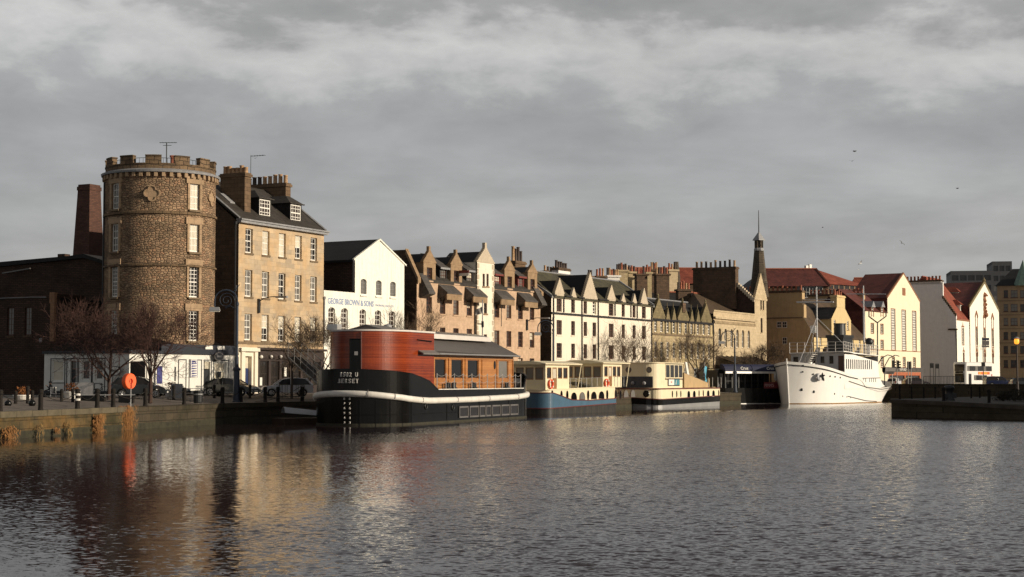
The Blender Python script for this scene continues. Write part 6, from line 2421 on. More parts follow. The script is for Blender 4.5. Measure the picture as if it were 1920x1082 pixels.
# corrugation ribs on the roof
rb = MB()
for k in range(46):
 f = (k + .5) / 46
 xa = xh + (xr1 - xh) * f
 xb = xh + (xr1b - xh) * f
 rb.tube([(xa, -3.4, ZC + .08), (xb, -.12, ZR + .1)], .022, 4)
rb.obj('roof_rib', 'roof_grey', cr)
MB().tube([(xh, -3.42, ZC + .0), (xr1 + .1, -3.42, ZC + .05), (xr1 + .2, -3.35, ZC - .1)], .05, 5).obj('gutter', 'steel', cr)
xs1 = B.s(909, 632, -.6)
sk = MB().prism_yz([(-1.2, ZR - .05), (-1.0, ZR + .32), (.1, ZR + .55), (.3, ZR + .1)], xh + .1, xs1)
sko = sk.obj('skylight', 'rim_pale', cr)
for k in range(4):
 a = xh + .2 + (xs1 - xh - .2) * k / 4
 MB().prism([(a, -.95, ZR + .345), (a + (xs1 - xh) / 4 - .3, -.95, ZR + .345), (a + (xs1 - xh) / 4 - .3, .05, ZR + .555), (a, .05, ZR + .555)], (0, 0, .03)).obj('pane', 'glass_grey', sko)
# deck railing
pm = []
xs_ = [B.s(p, 720, -3.45) for p in (820, 837, 852.5, 869, 885.5, 899.5, 914.5, 929.5, 943, 956.5, 967, 977)]
for i, x in enumerate(xs_):
 MB().tube([(x, -3.42, 2.5), (x, -3.42, 3.68)], .035, 6).obj('railing_post', 'steel', B.root)
for zz in (3.62, 3.1):
 rm = MB()
 for a, b_ in zip(xs_, xs_[1:]):
  rm.tube([(a + (b_ - a) * i / 6, -3.42, zz - .16 * math.sin(PI * i / 6)) for i in range(7)], .018, 4, False)
 rm.obj('railing_chain', 'steel', B.root)
for px_ in (843, 853, 891, 952):
 a, z = B.S(px_, 728, -3.2)
 B.add('deck_bollard', MB().box(a - .35, a + .35, -3.25, -2.95, 2.51, 2.62).lathe([(.12, 2.5), (.12, 2.95), (.16, 2.97), (.01, 3.0)], 8, (a - .2, -3.1)).lathe([(.12, 2.5), (.12, 2.95), (.16, 2.97), (.01, 3.0)], 8, (a + .2, -3.1)), 'black_iron')
for k, (a, b_) in enumerate(((860.5, 877.5), (879.8, 897), (898.5, 909.3), (910.8, 920), (922, 937.6), (939.5, 954.5), (956.3, 971))):
 x0, z0 = B.S(a, 774, -3.57)
 x1, _ = B.S(b_, 774, -3.57)
 z0, z1 = .3, 1.18
 fr = MB().box(x0, x0 + .12, -3.62, -3.54, z0, z1).box(x1 - .12, x1, -3.62, -3.54, z0, z1).box(x0 + .12, x1 - .12, -3.62, -3.54, z0, z0 + .12).box(x0 + .12, x1 - .12, -3.62, -3.54, z1 - .12, z1)
 f_ = B.add('window', fr, 'cast_grey')
 MB().box(x0 + .1, x1 - .1, -3.585, -3.57, z0 + .1, z1 - .1).obj('pane', 'glass', f_)
for px_, py_ in ((763.6, 761), (849.5, 764), (799, 762), (717, 758)):
 x, z = B.S(px_, py_, -3.57)
 if x < 3.4:
  continue
 B.add('porthole', MB().torus((x, -3.57, z), .19, .05, 'y', 18, 6), 'black_iron', smooth=True)
# lettering bent round the stern
def bent_text(s, px, py, h, w, mat, name, off=.09):
 # place every letter on the bulwark shell at its own azimuth
 lpz = o1(.06)
 def hit(px_, py_):
  r = ray(px_, py_)
  best = None
  for i in range(len(lpz)):
   a, b = lpz[i], lpz[(i + 1) % len(lpz)]
   A, C = B.o + B.u * a[0] + B.w * a[1], B.o + B.u * b[0] + B.w * b[1]
   d = C - A
   den = r.x * d.y - r.y * d.x
   if abs(den) < 1e-9:
    continue
   w0 = A - CAM
   t = (w0.x * d.y - w0.y * d.x) / den
   q = (w0.x * r.y - w0.y * r.x) / den
   if 0 <= q <= 1 and t > 0 and (best is None or t < best[0]):
    P = CAM + r * t
    best = (t, P, d.normalized())
  return best
 c = hit(px, py)
 nrm = Vector((c[2].y, -c[2].x, 0))
 if nrm.y > 0:
  nrm = -nrm
 xdir = Vector((-nrm.y, nrm.x, 0))
 P = c[1] + nrm * off - B.o
 lx = Vector((xdir.dot(B.u), xdir.dot(B.w), 0))
 ly = Vector((-nrm.dot(B.u), -nrm.dot(B.w), 0))
 Q = Vector((P.dot(B.u), P.dot(B.w), P.z))
 M = Matrix(((lx.x, ly.x, 0, Q.x), (lx.y, ly.y, 0, Q.y), (0, 0, 1, Q.z), (0, 0, 0, 1)))
 return text_mesh(name, s, mat, B.root, w, h, M=M, ext=.05, bold=.012)
for s, px0, px1, py, h in (('1502 U', 640.5, 669, 702.2, .30), ('JERSEY', 637, 670, 714.3, .30)):
 n = len(s)
 for i, ch in enumerate(s):
  if ch == ' ':
   continue
  px_ = px0 + (px1 - px0) * i / (n - 1)
  bent_text(ch, px_, py + (i - n / 2) * .05, h, .08 if ch in '1' else .17, 'letter_grey', 'stern_lettering')
for px_ in (646.3, 656.3):
 for k, ch in enumerate('876543'):
  bent_text(ch, px_, 747.5 + k * 9.0, .16, .1, 'letter_grey', 'draught_mark', .06)
for (a, c) in (((1.2, 2.6, 3.7), (1.5, 8.0, 1.6)),):
 p, q = Vector(a), Vector(c)
 B.add('mooring_line', MB().tube([p.lerp(q, i / 8) - Vector((0, 0, .5 * math.sin(PI * i / 8))) for i in range(9)], .022, 5), 'black_iron')
B.add('life_raft', MB().tube([(27.6, -2.2, 2.6), (27.6, -2.2, 3.3)], .3, 12), 'rub_white', smooth=True)

# ---------------------------------------------------------------- blue and cream houseboat
plain('boat_blue', (.06, .125, .19), .35, .12, 1.2, coat=.3, streak=.25, dirt=(.04, .07, .1))
plain('boat_cream', (.79, .69, .47), .45, .05, 1.5, streak=.15, dirt=(.5, .38, .2))
plain('boat_low', (.016, .015, .014), .5, .4, 1.5, streak=.6, dirt=(.14, .12, .08))
plain('boat_maroon', (.13, .025, .02), .4, .2)
plain('varnish', (.27, .125, .045), .4, .2, 3)
plain('life_orange', (.75, .09, .025), .5, .1)


def lifebuoy(b, x, y, z, r=.36, parent=None, axis='y'):
 o = b.add('lifebuoy', MB().torus((x, y, z), r, .1, axis, 24, 8), 'life_orange', parent, True)
 bm = MB()
 for k in range(4):
  t = PI / 4 + PI / 2 * k
  dx, dz = r * math.cos(t), r * math.sin(t)
  bm.box(x + dx - .07, x + dx + .07, y - .115, y + .1, z + dz - .07, z + dz + .07)
 bm.obj('band', 'white_paint', o)
 return o


g2 = Boat('blue_houseboat', 'cream and blue houseboat with two glazed deckhouses and arched cabin windows', 'boat', (3.2, 148.6), 32.5)
B = g2
HB2 = 2.7
LB2 = B.s(1199.5, 760, -HB2 + .1) + .55
def o2(inset=0.0, L=None):
 return [(x, y + HB2 - .0) for x, y in outline(L or LB2, HB2, 1.3, 1.0, inset, 14, 2.6, 3.0)]
zb_ = lambda x, y=0: lerp(x, [(0, 1.98), (1.2, 1.98), (2.4, 1.75), (4.5, 1.30), (8, 1.22), (13, 1.34), (LB2, 1.62)])
zm_ = lambda x, y=0: lerp(x, [(0, .52), (LB2, .86)])
zd2 = lambda x, y=0: lerp(x, [(0, 2.24), (LB2, 2.5)])
mb = MB()
strip(mb, o2(.0), -.5, zm_)
hull = B.add('hull', mb, 'boat_low')
mb = MB()
strip(mb, o2(-.03), zm_, zb_)
B.add('blue_topsides', mb, 'boat_blue')
mb = MB().loft([[(x, y, zm_(x) + d) for x, y in o2(i)] for i, d in ((0, -.05), (-.07, -.04), (-.07, .04), (-.02, .05))], True)
mb.loft([[(x, y, zb_(x) + d) for x, y in o2(i)] for i, d in ((-.02, -.05), (-.08, -.04), (-.08, .03), (.1, .04))], True)
B.add('trim_line', mb, 'boat_maroon')
mb = MB()
strip(mb, o2(.06), lambda x, y: zb_(x) - .1, zd2)
mb.poly([(x, y, zd2(x)) for x, y in o2(.06)])
B.add('lower_cabin', mb, 'boat_cream')
mb = MB().loft([[(x, y, zd2(x) + d) for x, y in o2(i)] for i, d in ((.06, -.04), (.0, -.03), (.0, .06), (.3, .065))], True)
B.add('deck_rim', mb, 'boat_cream')


def oval(B, px, py, y, rx, rz, name='oval_window', mat='glass_black'):
 x, z = B.S(px, py, y)
 M = Matrix.Translation((x, y, z))
 f = MB(M).prism_xz([(rx * 1.25 * math.cos(2 * PI * i / 20), rz * 1.15 * math.sin(2 * PI * i / 20)) for i in range(20)], -.03, .03)
 o = B.add(name, f, 'brown_frame')
 MB(M).prism_xz([(rx * math.cos(2 * PI * i / 20), rz * math.sin(2 * PI * i / 20)) for i in range(20)], -.045, -.031).obj('pane', mat, o)


def archwin(B, px, py0, py1, y, w, name='arched_window', fr='brown_frame'):
 x, z0 = B.S(px, py0, y)
 z1 = B.z(px, py1, y)
 def shp(k):
  h = w / 2 * k
  return [(x - h, z0 + (1 - k) * .2), (x + h, z0 + (1 - k) * .2)] + [(x + h * math.cos(PI * i / 10), z1 - h + h * math.sin(PI * i / 10)) for i in range(11)]
 o = B.add(name, MB().prism_xz(shp(1.15), y - .03, y + .04), fr)
 MB().prism_xz(shp(.95), y - .05, y - .031).obj('pane', 'glass_grey' if random.random() < .4 else 'glass_black', o)


for px_ in (1052.6, 1063.4, 1102.5, 1138.3, 1154.4, 1163):
 oval(B, px_, 742 - (px_ - 1052) * .02, .06, .17 if px_ > 1040 else .1, .42)
oval(B, 1035.5, 740, .06, .14, .35)
for px_ in (1076, 1091.5, 1113.3, 1127.7, 1173.3, 1186.3):
 archwin(B, px_, 749.5 - (px_ - 1076) * .045, 735.8 - (px_ - 1076) * .04, .06, .95)
ZA = lambda x: lerp(x, [(0, 4.62), (LB2, 4.85)])
def deckhouse(x0, x1, y0, y1, nfront, nside, doorx):
 z0, z1 = zd2(x0), ZA(x0)
 zs0, zs1 = z0 + .95, z1 - .28
 fw = [(y0 + .25 + i * (y1 - y0 - .4) / nfront, y0 + .25 + (i + .82) * (y1 - y0 - .4) / nfront, zs0, zs1) for i in range(nfront)]
 sw = [(x0 + .25 + i * (x1 - x0 - .35) / nside, x0 + .25 + (i + .8) * (x1 - x0 - .35) / nside, zs0 + .1 if i != doorx else z0 + .1, zs1) for i in range(nside)]
 mb = MB(Matrix.Translation((0, y0, 0)))
 wall(mb, [(x0, z0), (x1, z0), (x1, z1), (x0, z1)], sw, 0, .08)
 MF = Matrix.Translation((x0, 0, 0)) @ SIDE
 mb.M = MF
 wall(mb, [(y0, z0), (y1, z0), (y1, z1), (y0, z1)], fw, 0, .08)
 mb.M = None
 mb.box(x1 - .05, x1 - .01, y0 + .01, y1, z0, z1).box(x0 + .01, x1 - .06, y1 - .05, y1, z0, z1)
 d_ = B.add('deckhouse', mb, 'boat_cream')
 for h in fw:
  window(d_, *h, 1, 1, 'varnish', 'glass_grey', rec=.02, sill=None, mid=False, fw=.07, M=MF)
 for i, h in enumerate(sw):
  if i == doorx:
   dr_ = MB().box(h[0], h[1], y0 + .03, y0 + .08, h[2], h[3])
   q = dr_.obj('door', 'varnish', d_)
   MB().box(h[0] + .12, h[1] - .12, y0 + .01, y0 + .028, h[2] + 1.0, h[3] - .12).obj('pane', 'blind', q)
  else:
   window(d_, *h, 1, 1, 'varnish', 'glass', rec=.02, sill=None, mid=False, fw=.06, M=Matrix.Translation((0, y0, 0)))
 return d_
xa1 = B.s(1067.5, 700, .3)
xb0, xb1 = B.s(1131, 700, .3), B.s(1166, 700, .3)
deckhouse(.35, xa1, .32, 5.0, 4, 4, 1)
deckhouse(xb0, xb1, .32, 5.0, 4, 4, 1)
for x0, x1 in ((-.15, xa1 + 2.0), (xb0 - .5, xb1 + 1.3)):
 z = ZA(x0 + .4)
 mb = MB().prism_yz([(.0, z), (.0, z + .1), (1.6, z + .34), (3.7, z + .34), (5.3, z + .1), (5.3, z), (2.65, z - .001)], x0, x1)
 B.add('deckhouse_roof', mb, 'boat_cream')
 B.add('awning_pole', MB().tube([(x1 - .1, .1, z), (x1 - .75, .1, zd2(x1))], .04, 6), 'boat_cream')
x, z = B.S(1033.4, 720, .18)
lifebuoy(B, x, .2, z)
x, z = B.S(1138, 718.6, .18)
lifebuoy(B, x, .2, z)
st = MB()
for i in range(5):
 a, z = B.S(1071 + i * 5.5, 716 + i * 2.2, 2.0)
 st.box(a, a + .9, 1.2, 2.6, z - .1, z)
B.add('deck_hatch', st, 'boat_low')
rm = MB()
xs_ = [xa1 + .2 + i * (xb0 - xa1 - .4) / 6 for i in range(7)] + [xb1 + .4 + i * (LB2 - xb1 - .8) / 3 for i in range(4)]
for x in xs_:
 rm.tube([(x, .3, zd2(x)), (x, .3, zd2(x) + 1.0)], .025, 5)
rm.tube([(xs_[0], .3, zd2(4) + 1.0), (xs_[6], .3, zd2(9) + 1.0)], .02, 4).tube([(xs_[7], .3, zd2(14) + 1.0), (xs_[10], .3, zd2(16) + 1.0)], .02, 4)
B.add('railing', rm, 'grey_metal')

# ---------------------------------------------------------------- cream houseboat with the round wheelhouse
g3 = Boat('cream_houseboat', 'cream houseboat with black waterline band, rounded wheelhouse and two posters on its side', 'boat', gnd(1241, 181.5, 0).xy, 27.7)
B = g3
HB3 = 3.2
LB3 = B.s(1353.5, 745, 0)
corner_ = [(0.55, .9), (.18, 1.0)]
# plan: flat near face running away to port, rounded starboard corner, straight side
def o3(inset=0.0):
 W3 = 6.6
 r = .9
 pts = [(inset, W3 - inset)]
 pts += [(-.9 + inset, W3 * .55), (-.75 + inset, 1.6)]
 for i in range(7):
  t = PI / 2 * i / 6
  pts.append((-.55 + inset + 1.2 * (1 - math.cos(t)), inset + 1.1 * (1 - math.sin(t))))
 for i in range(1, 9):
  pts.append((.65 + inset + (LB3 - 1.3) * i / 8, inset))
 pts += [(LB3 - inset, .8), (LB3 - inset, W3 - .8), (LB3 - 1 - inset, W3 - inset)]
 return pts
z31 = lambda x, y=0: lerp(y, [(0, .98), (5, 1.25)]) if x < 1 else lerp(x, [(0, .98), (LB3, 1.25)])
z30 = lambda x, y=0: lerp(y, [(0, .34), (5, .55)]) if x < 1 else lerp(x, [(0, .34), (LB3, .55)])
z32 = lambda x, y=0: 2.2
mb = MB()
strip(mb, o3(.1), -.5, z30)
hull = B.add('hull', mb, 'grey_metal')
mb = MB()
strip(mb, o3(), z30, z31)
mb.loft([[(x, y, z30(x, y)) for x, y in o3()], [(x, y, z30(x, y) - .02) for x, y in o3(.12)]], True)
B.add('black_band', mb, 'bulwark_black')
mb = MB()
strip(mb, o3(.03), z31, z32)
mb.poly([(x, y, 2.2) for x, y in o3(.03)])
B.add('lower_cabin', mb, 'boat_cream')
mb = MB().loft([[(x, y, z31(x, y) + d) for x, y in o3(i)] for i, d in ((.0, -.05), (-.05, -.04), (-.05, .04), (.0, .05))], True)
mb.loft([[(x, y, 2.2 + d) for x, y in o3(i)] for i, d in ((.03, -.1), (-.05, -.09), (-.05, .04), (.2, .05))], True)
B.add('trim_line', mb, 'boat_maroon')
for px_ in (1260.5, 1268.7, 1276.3, 1310.5, 1318.5, 1347.3):
 oval(B, px_, 739 - (px_ - 1260) * .025, .03, .13, .34)
for px_ in (1291, 1301.3, 1327.4, 1337.4):
 archwin(B, px_, 745.3 - (px_ - 1291) * .04, 733 - (px_ - 1291) * .03, .03, .85, fr='white_paint')
# rounded wheelhouse: long left face, round corner, glazed right part
ZW = 5.08
xw1 = B.s(1278, 700, .6)
wl_ = [(.9, 6.4), (-.35, 5.0), (-.38, 2.6)]
for i in range(9):
 t = PI / 2 * i / 8
 wl_.append((-.38 + 1.5 * (1 - math.cos(t)), .5 + 1.6 * (1 - math.sin(t))))
xg = B.s(1247.5, 690, .5)
mb = MB()
strip(mb, wl_ + [(xg, .5)], 2.24, ZW, close=False)
strip(mb, [(xg, .5), (xw1, .5), (xw1, 6.4), (.9, 6.4)], 2.24, 3.3, close=False)
strip(mb, [(xw1, .5), (xw1, 6.4), (.9, 6.4)], 3.3, ZW, close=False)
wh = B.add('wheelhouse', mb, 'boat_cream', smooth=False)
for p in wh.data.polygons:
 p.use_smooth = True
allp = wl_ + [(xw1 + .1, .5), (xw1 + .1, 6.4)]
MB().loft([[(x, y, ZW) for x, y in allp], [(x + (-.12 if x < 1 else .1), y - (.12 if y < 3 else -.1), ZW) for x, y in allp], [(x + (-.12 if x < 1 else .1), y - (.12 if y < 3 else -.1), ZW + .1) for x, y in allp]], True).poly([(x + (-.12 if x < 1 else .1), y - (.12 if y < 3 else -.1), ZW + .1) for x, y in allp]).obj('roof', 'boat_cream', wh)
n = 4
for k in range(n):
 a, b_ = xg + (xw1 - xg) * k / n, xg + (xw1 - xg) * (k + 1) / n
 window(wh, a + .02, b_ - .02, 3.34, ZW - .1, 1, 1, 'boat_cream', 'glass', rec=0, sill=None, mid=False, fw=.09, M=Matrix.Translation((0, .46, 0)))
MB().box(xg - .1, xw1 + .05, .36, .48, 3.24, 3.34).obj('ledge', 'brown_frame', wh)
for px_ in (1178.3, 1217):
 y_, z_ = B.Y(px_, 693.5, -.4)
 o = MB().torus((-.4, y_, z_), .3, .05, 'x', 20, 6).obj('porthole', 'brown_frame', wh, True)
 MB(Matrix.Translation((-.4, y_, z_))).prism([(0, .28 * math.cos(2 * PI * i / 16), .28 * math.sin(2 * PI * i / 16)) for i in range(16)], (-.02, 0, 0)).obj('pane', 'glass_grey', o)
y0, z0 = B.Y(1224, 723.5, -.46)
y1, z1 = B.Y(1165, 706, -.46)
MB().box(-.5, -.42, min(y0, y1), 6.3, 2.28, z1).obj('dark_panel', 'blue_iron', wh)
ys_, zs_ = B.Y(1135, 720, -.46)
for px_ in (1187, 1208.5):
 y_, z_ = B.Y(px_, 718.5, -.5)
 MB().ball((-.62, y_, z_), .22, 12, 8).obj('fender', 'lead', wh, True)
y_, z_ = B.Y(1211.5, 738.5, -.8)
B.add('porthole', MB().torus((-.80, y_, z_), .33, .07, 'x', 20, 6).add([(-.82, y_ + .3 * math.cos(2 * PI * i / 16), z_ + .3 * math.sin(2 * PI * i / 16)) for i in range(16)], [tuple(range(16))]), 'bulwark_black', smooth=False)
x0, z0 = B.S(1252.5, 723.5, .45)
x1, z1 = B.S(1274, 709.5, .45)
fr = MB().box(x0, x1, .42, .5, z0, z1).obj('poster_board', 'bulwark_black', wh)
m_ = (x0 + x1) / 2
plain('poster_teal', (.06, .22, .27), .5, .15)
plain('poster_pink', (.6, .2, .16), .6, .1)
MB().box(x0 + .1, m_, .395, .419, z0 + .08, z1 - .08).obj('poster', 'white_paint', fr)
MB().box(m_ + .02, x1 - .1, .395, .419, z0 + .08, z1 - .08).obj('poster', 'poster_teal', fr)
MB(Matrix.Translation(((x0 + m_) / 2 + .03, .39, (z0 + z1) / 2))).prism_xz([(.22 * math.cos(2 * PI * i / 16), .1 * math.sin(2 * PI * i / 16)) for i in range(16)], -.005, .004).obj('emblem', 'poster_pink', fr)
MB().prism([(m_ + .45, .392, z0 + .15), (m_ + .6, .392, z0 + .15), (m_ + .75, .392, z1 - .2), (m_ + .62, .392, z1 - .2)], (0, -.006, 0)).obj('emblem', 'white_paint', fr)
# sloping glazed hatch aft
xa, xb = B.s(1280, 710, 1), B.s(1325, 720, 1)
mb = MB().prism_xz([(xa, 2.26), (xb, 2.26), (xb, 2.8), (xa, 4.0)], .8, 5.2)
mb.box(xb, xb + .25, .7, 5.3, 2.26, 3.35)
ht = B.add('companion_hatch', mb, 'tan_render')
MB().prism([(xa, .9, 4.02), (xb, .9, 2.82), (xb, 5.1, 2.82), (xa, 5.1, 4.02)], (0, 0, .05)).obj('pane', 'roof_grey', ht)
rm = MB()
for px_ in (1328, 1336, 1346, 1352):
 a = B.s(px_, 720, .3)
 rm.tube([(a, .3, 2.25), (a, .3, 3.5)], .03, 5)
B.add('railing', rm, 'steel')
x, z = B.S(1288, 693, 1.2)
o = B.add('radar_board', MB().prism([(x - .5, 1.2, z + .9), (x + .1, 1.2, z + .9), (x + .75, 1.2, z - .6), (x + .5, 1.2, z - .95), (x + .1, 1.2, z - .6)], (0, .12, 0)), 'white_paint')
MB().tube([(x + .4, 1.3, 2.2), (x + .4, 1.3, z - .6)], .05, 6).obj('mast', 'grey_metal', o)
x, z = B.S(1324, 700, 1.0)
plain('flag_blue', (.07, .42, .62), .7, .1)
rt = MB().tube([(x - .2, 1, 2.25), (x - .5, 1, 5.3)], .035, 5)
fp = B.add('flagstaff', rt, 'steel')
fl = MB()
rings = []
for k in range(6):
 f = k / 5
 rings.append([(x - .45 + f * .5 + .12 * math.sin(4 * f + j * .8), 1 + .12 * math.sin(6 * f + j), 5.0 - f * .3 - j * .44 * (1 - .0 * f)) for j in range(5)])
fl.loft(rings)
fl.obj('flag', 'flag_blue', fp, True)
B.add('rudder', MB().box(LB3, LB3 + .5, 2.8, 3.1, -.3, 1.6).box(LB3 - .3, LB3 + .9, 2.5, 3.4, 1.3, 1.5), 'boat_maroon')
B.add('stern_box', MB().box(LB3, LB3 + 1.0, 1.2, 2.6, 1.35, 2.3), 'ochre_render')

# ---------------------------------------------------------------- dark restaurant boat with navy awnings
plain('awning_navy', (.010, .013, .042), .75, .15)
plain('sign_red', (.17, .022, .028), .6, .2)
plain('sign_pink', (.55, .38, .36), .6, .2)
g4 = Boat('dark_restaurant_boat', 'black floating bar with two navy awnings, wedged behind the white ship', 'boat', gnd(1360, 212, 0).xy, 62)
B = g4
x1 = B.s(1461, 730)
mb = MB().prism_xy([(0, 0), (x1 + 1, 0), (x1 + 2, 2.5), (x1 + 1, 5), (.3, 5), (-1, 2.5)], -.5, 2.1)
B.add('hull', mb, 'hull_black')
B.add('waterline', MB().box(.1, x1 + .8, -.04, -.005, -.02, .07), 'steel')
mb = MB()
for i in range(9):
 a = .3 + (x1 - .3) * i / 8
 mb.box(a - .06, a + .06, .35, .5, 2.1, 4.6)
mb.box(.3, x1, 2.2, 4.6, 2.1, 4.5).box(.2, x1 + .2, .3, 4.8, 4.6, 4.72)
mb.box(.3, x1, .38, .44, 3.0, 3.06)
cb = B.add('cabin', mb, 'black_iron')
for i in range(7):
 a = .6 + (x1 - .6) * i / 7
 MB().box(a, a + 1.0, 2.12, 2.19, 2.6, 4.2).obj('window', 'glass', cb)
xm = B.s(1410, 690, -.6)
for a, b_ in ((B.s(1358.5, 690, -.6), xm - .05), (xm + .05, B.s(1457, 690, -.6))):
 aw = MB()
 prof = [(.4, 5.25), (-.1, 5.2), (-.5, 4.95), (-.75, 4.55), (-.8, 4.3), (-.7, 4.3), (.4, 4.75)]
 aw.prism_yz(prof, a, b_)
 o = B.add('awning', aw, 'awning_navy')
 MB().box(a - .02, b_ + .02, -.86, -.72, 4.02, 4.3).obj('front_bar', 'steel', o)
 text_mesh('lettering', 'Cruz', 'white_paint', o, 1.25, .42, a + (b_ - a) * .72, 0, 0, M=Matrix.Translation((0, -.66, 4.72)) @ Matrix.Rotation(RAD(-28), 4, 'X'), shear=.3, ext=.03)
s0, z0 = B.S(1432.5, 728.5, -.05)
s1, z1 = B.S(1466, 716.5, -.05)
sg_ = B.add('sign_board', MB().box(s0, s1, -.08, -.01, z0, z1), 'sign_red')
text_mesh('lettering', "PIMM'S", 'sign_pink', sg_, (s1 - s0) * .5, .42, s0 + (s1 - s0) * .28, -.09, (z0 + z1) / 2, ext=.012)

# ---------------------------------------------------------------- white motor ship
plain('ship_white', (.88, .86, .81), .4, .03, 1, streak=.1, dirt=(.6, .45, .28), coat=.2)
plain('ship_grey', (.47, .47, .48), .5, .08)
plain('rust_weed', (.28, .15, .035), .9, .4, 3)
plain('dark_wood', (.06, .035, .022), .6, .25)
g5 = Boat('white_motor_ship', 'white former motor yacht with high bow, anchors, two masts and a railed upper deck', 'boat', (0, 0), 36)
B = g5
Ls = 30.0
HS = 4.1
bow = gnd(1479, 212, 0)
B.o = Vector((bow.x, bow.y, 0)) - B.w * HS
B.root.location = B.o
sheer = lambda x: lerp(x, [(0, 5.62), (2.5, 5.15), (6, 4.55), (10, 4.0), (14, 3.65), (15.5, 2.6), (20, 2.05), (24, 2.2), (27, 2.6), (Ls, 3.15)])
bdeck = lambda x: HS * (1 - max(0, (9 - x) / 9.0) ** 5) * (1 - .9 * max(0, (x - 22) / (Ls - 22)) ** 2.6) if x < Ls else .0
bwl = lambda x: .93 * HS * (max(0, min(1, x / 5.5)) ** .6) * (1 - max(0, (x - 17) / (Ls - 17)) ** 2.4 if x > 17 else 1)
N = 40
xsn = [Ls * i / N for i in range(N + 1)]
def station(x, side):
 """stem and counter stern rake with height"""
 out = []
 for f in (0, .2, .45, .7, 1.0):
  z = -.4 + (sheer(x) + .4) * f
  e = f ** 1.5
  xx = x
  if x < 6:
   xx = x - .55 * f * (1 - x / 6)
  if x > 22:
   xx = x - (1 - f) * 3.0 * ((x - 22) / (Ls - 22))
  b = bwl(x) * (1 - e) + bdeck(x) * e
  out.append((xx, HS + side * max(b, .02) * 1.0, z))
 return out
mb = MB()
mb.loft([station(x, -1) for x in xsn])
mb.loft([station(x, 1) for x in xsn])
mb.poly([station(Ls, -1)[k] for k in range(5)] + [station(Ls, 1)[k] for k in range(4, -1, -1)])
hull = B.add('hull', mb, 'ship_white', smooth=True)
stem = station(0, -1)
MB().tube([(p[0] - .03, HS, p[2]) for p in stem] + [(stem[-1][0] - .1, HS, stem[-1][2] + .35)], .09, 6).obj('stem_bar', 'ship_white', hull)
dm = MB()
dk = [(p[4][0], p[4][1], p[4][2] - .5) for p in (station(x, -1) for x in xsn)]
dk2 = [(p[4][0], p[4][1], p[4][2] - .5) for p in (station(x, 1) for x in xsn)]
dm.loft([dk, dk2])
B.add('deck', dm, 'dark_wood')
gm = MB()
def side_line(x, dz, side=-1):
 p = station(x, side)[4]
 return (p[0], p[1] + side * .03, p[2] + dz)
gm.tube([side_line(x, -.42) for x in xsn[:18]], .05, 5)
gm.tube([side_line(x, -.42, 1) for x in xsn[:18]], .05, 5)
def on_hull(x, z, side=-1, off=.04):
 st_ = station(x, side)
 for a, b in zip(st_, st_[1:]):
  if a[2] <= z <= b[2] + 1e-6:
   t = (z - a[2]) / (b[2] - a[2])
   return (a[0] + (b[0] - a[0]) * t, a[1] + (b[1] - a[1]) * t + side * off, z)
 return (st_[-1][0], st_[-1][1] + side * off, z)
gm.tube([on_hull(x, lerp(x, [(10, 3.0), (16, 2.15), (21, 1.85), (Ls - 3, 2.2)])) for x in [10 + i * .7 for i in range(25)]], .05, 5)
gm.tube([on_hull(x, lerp(x, [(10, .95), (16, .28), (20, .15)])) for x in [10 + i * .7 for i in range(15)]], .05, 5)
gm.obj('rubbing_line', 'black_iron', hull)
wm = MB()
wm.loft([[on_hull(x, -.05, -1, .05) for x in xsn], [on_hull(x, .1, -1, .05) for x in xsn]])
wm.obj('waterline', 'rust_weed', hull)
def ship_x(px, py=700, d=0.0):
 return B.s(px, py, d)
for px_, py_ in ((1509, 731), (1543, 734.5), (1563.5, 738.5), (1578.5, 743), (1586.5, 744), (1593.5, 745)):
 x, z = B.S(px_, py_, .35)
 p = on_hull(max(x, 1), z)
 MB().ball((p[0], p[1] + .09, p[2]), .13 if px_ > 1550 else .2, 8, 5).obj('porthole', 'black_iron', hull, True)
for px_, py_ in ((1488.5, 684.5), (1518, 697), (1541, 701.5), (1550, 704), (1556.5, 705.5), (1563, 706.5), (1572, 708)):
 x, z = B.S(px_, py_, .3)
 p = on_hull(max(x, 1), z)
 MB().ball(p, .11, 8, 5).obj('scupper', 'black_iron', hull, True)
# anchors in their recesses
for side, px_, py_ in ((-1, 1491, 707), (1, 1471, 706)):
 x, z = B.S(px_, py_, HS - 2.0 if side < 0 else HS + 1.2)
 p = Vector(on_hull(2.6 if side < 0 else 1.9, 3.55 if side < 0 else 3.6, side, .15))
 am = MB().lathe([(.05, 0), (.5, .02), (.55, .1), (.1, .16)], 14)
 am.v = [(p.x + v[0], p.y + side * v[2] * .8, p.z + v[1]) for v in am.v]
 hb_ = am.obj('anchor_bolster', 'ship_grey', hull, True)
 o = side * .22
 am = MB().tube([p + Vector((.1, o, .2)), p + Vector((.75, o, .05))], .11, 6).tube([p + Vector((.7, o, .75)), p + Vector((.6, o * 1.5, .3)), p + Vector((.75, o, .05)), p + Vector((.9, o * 1.5, -.3)), p + Vector((1.15, o * 1.2, -.5))], [.04, .1, .16, .1, .04], 6).tube([p + Vector((.75, o, .05)), p + Vector((1.25, o * 1.4, .3))], [.13, .04], 6)
 am.obj('anchor', 'black_iron', hull)
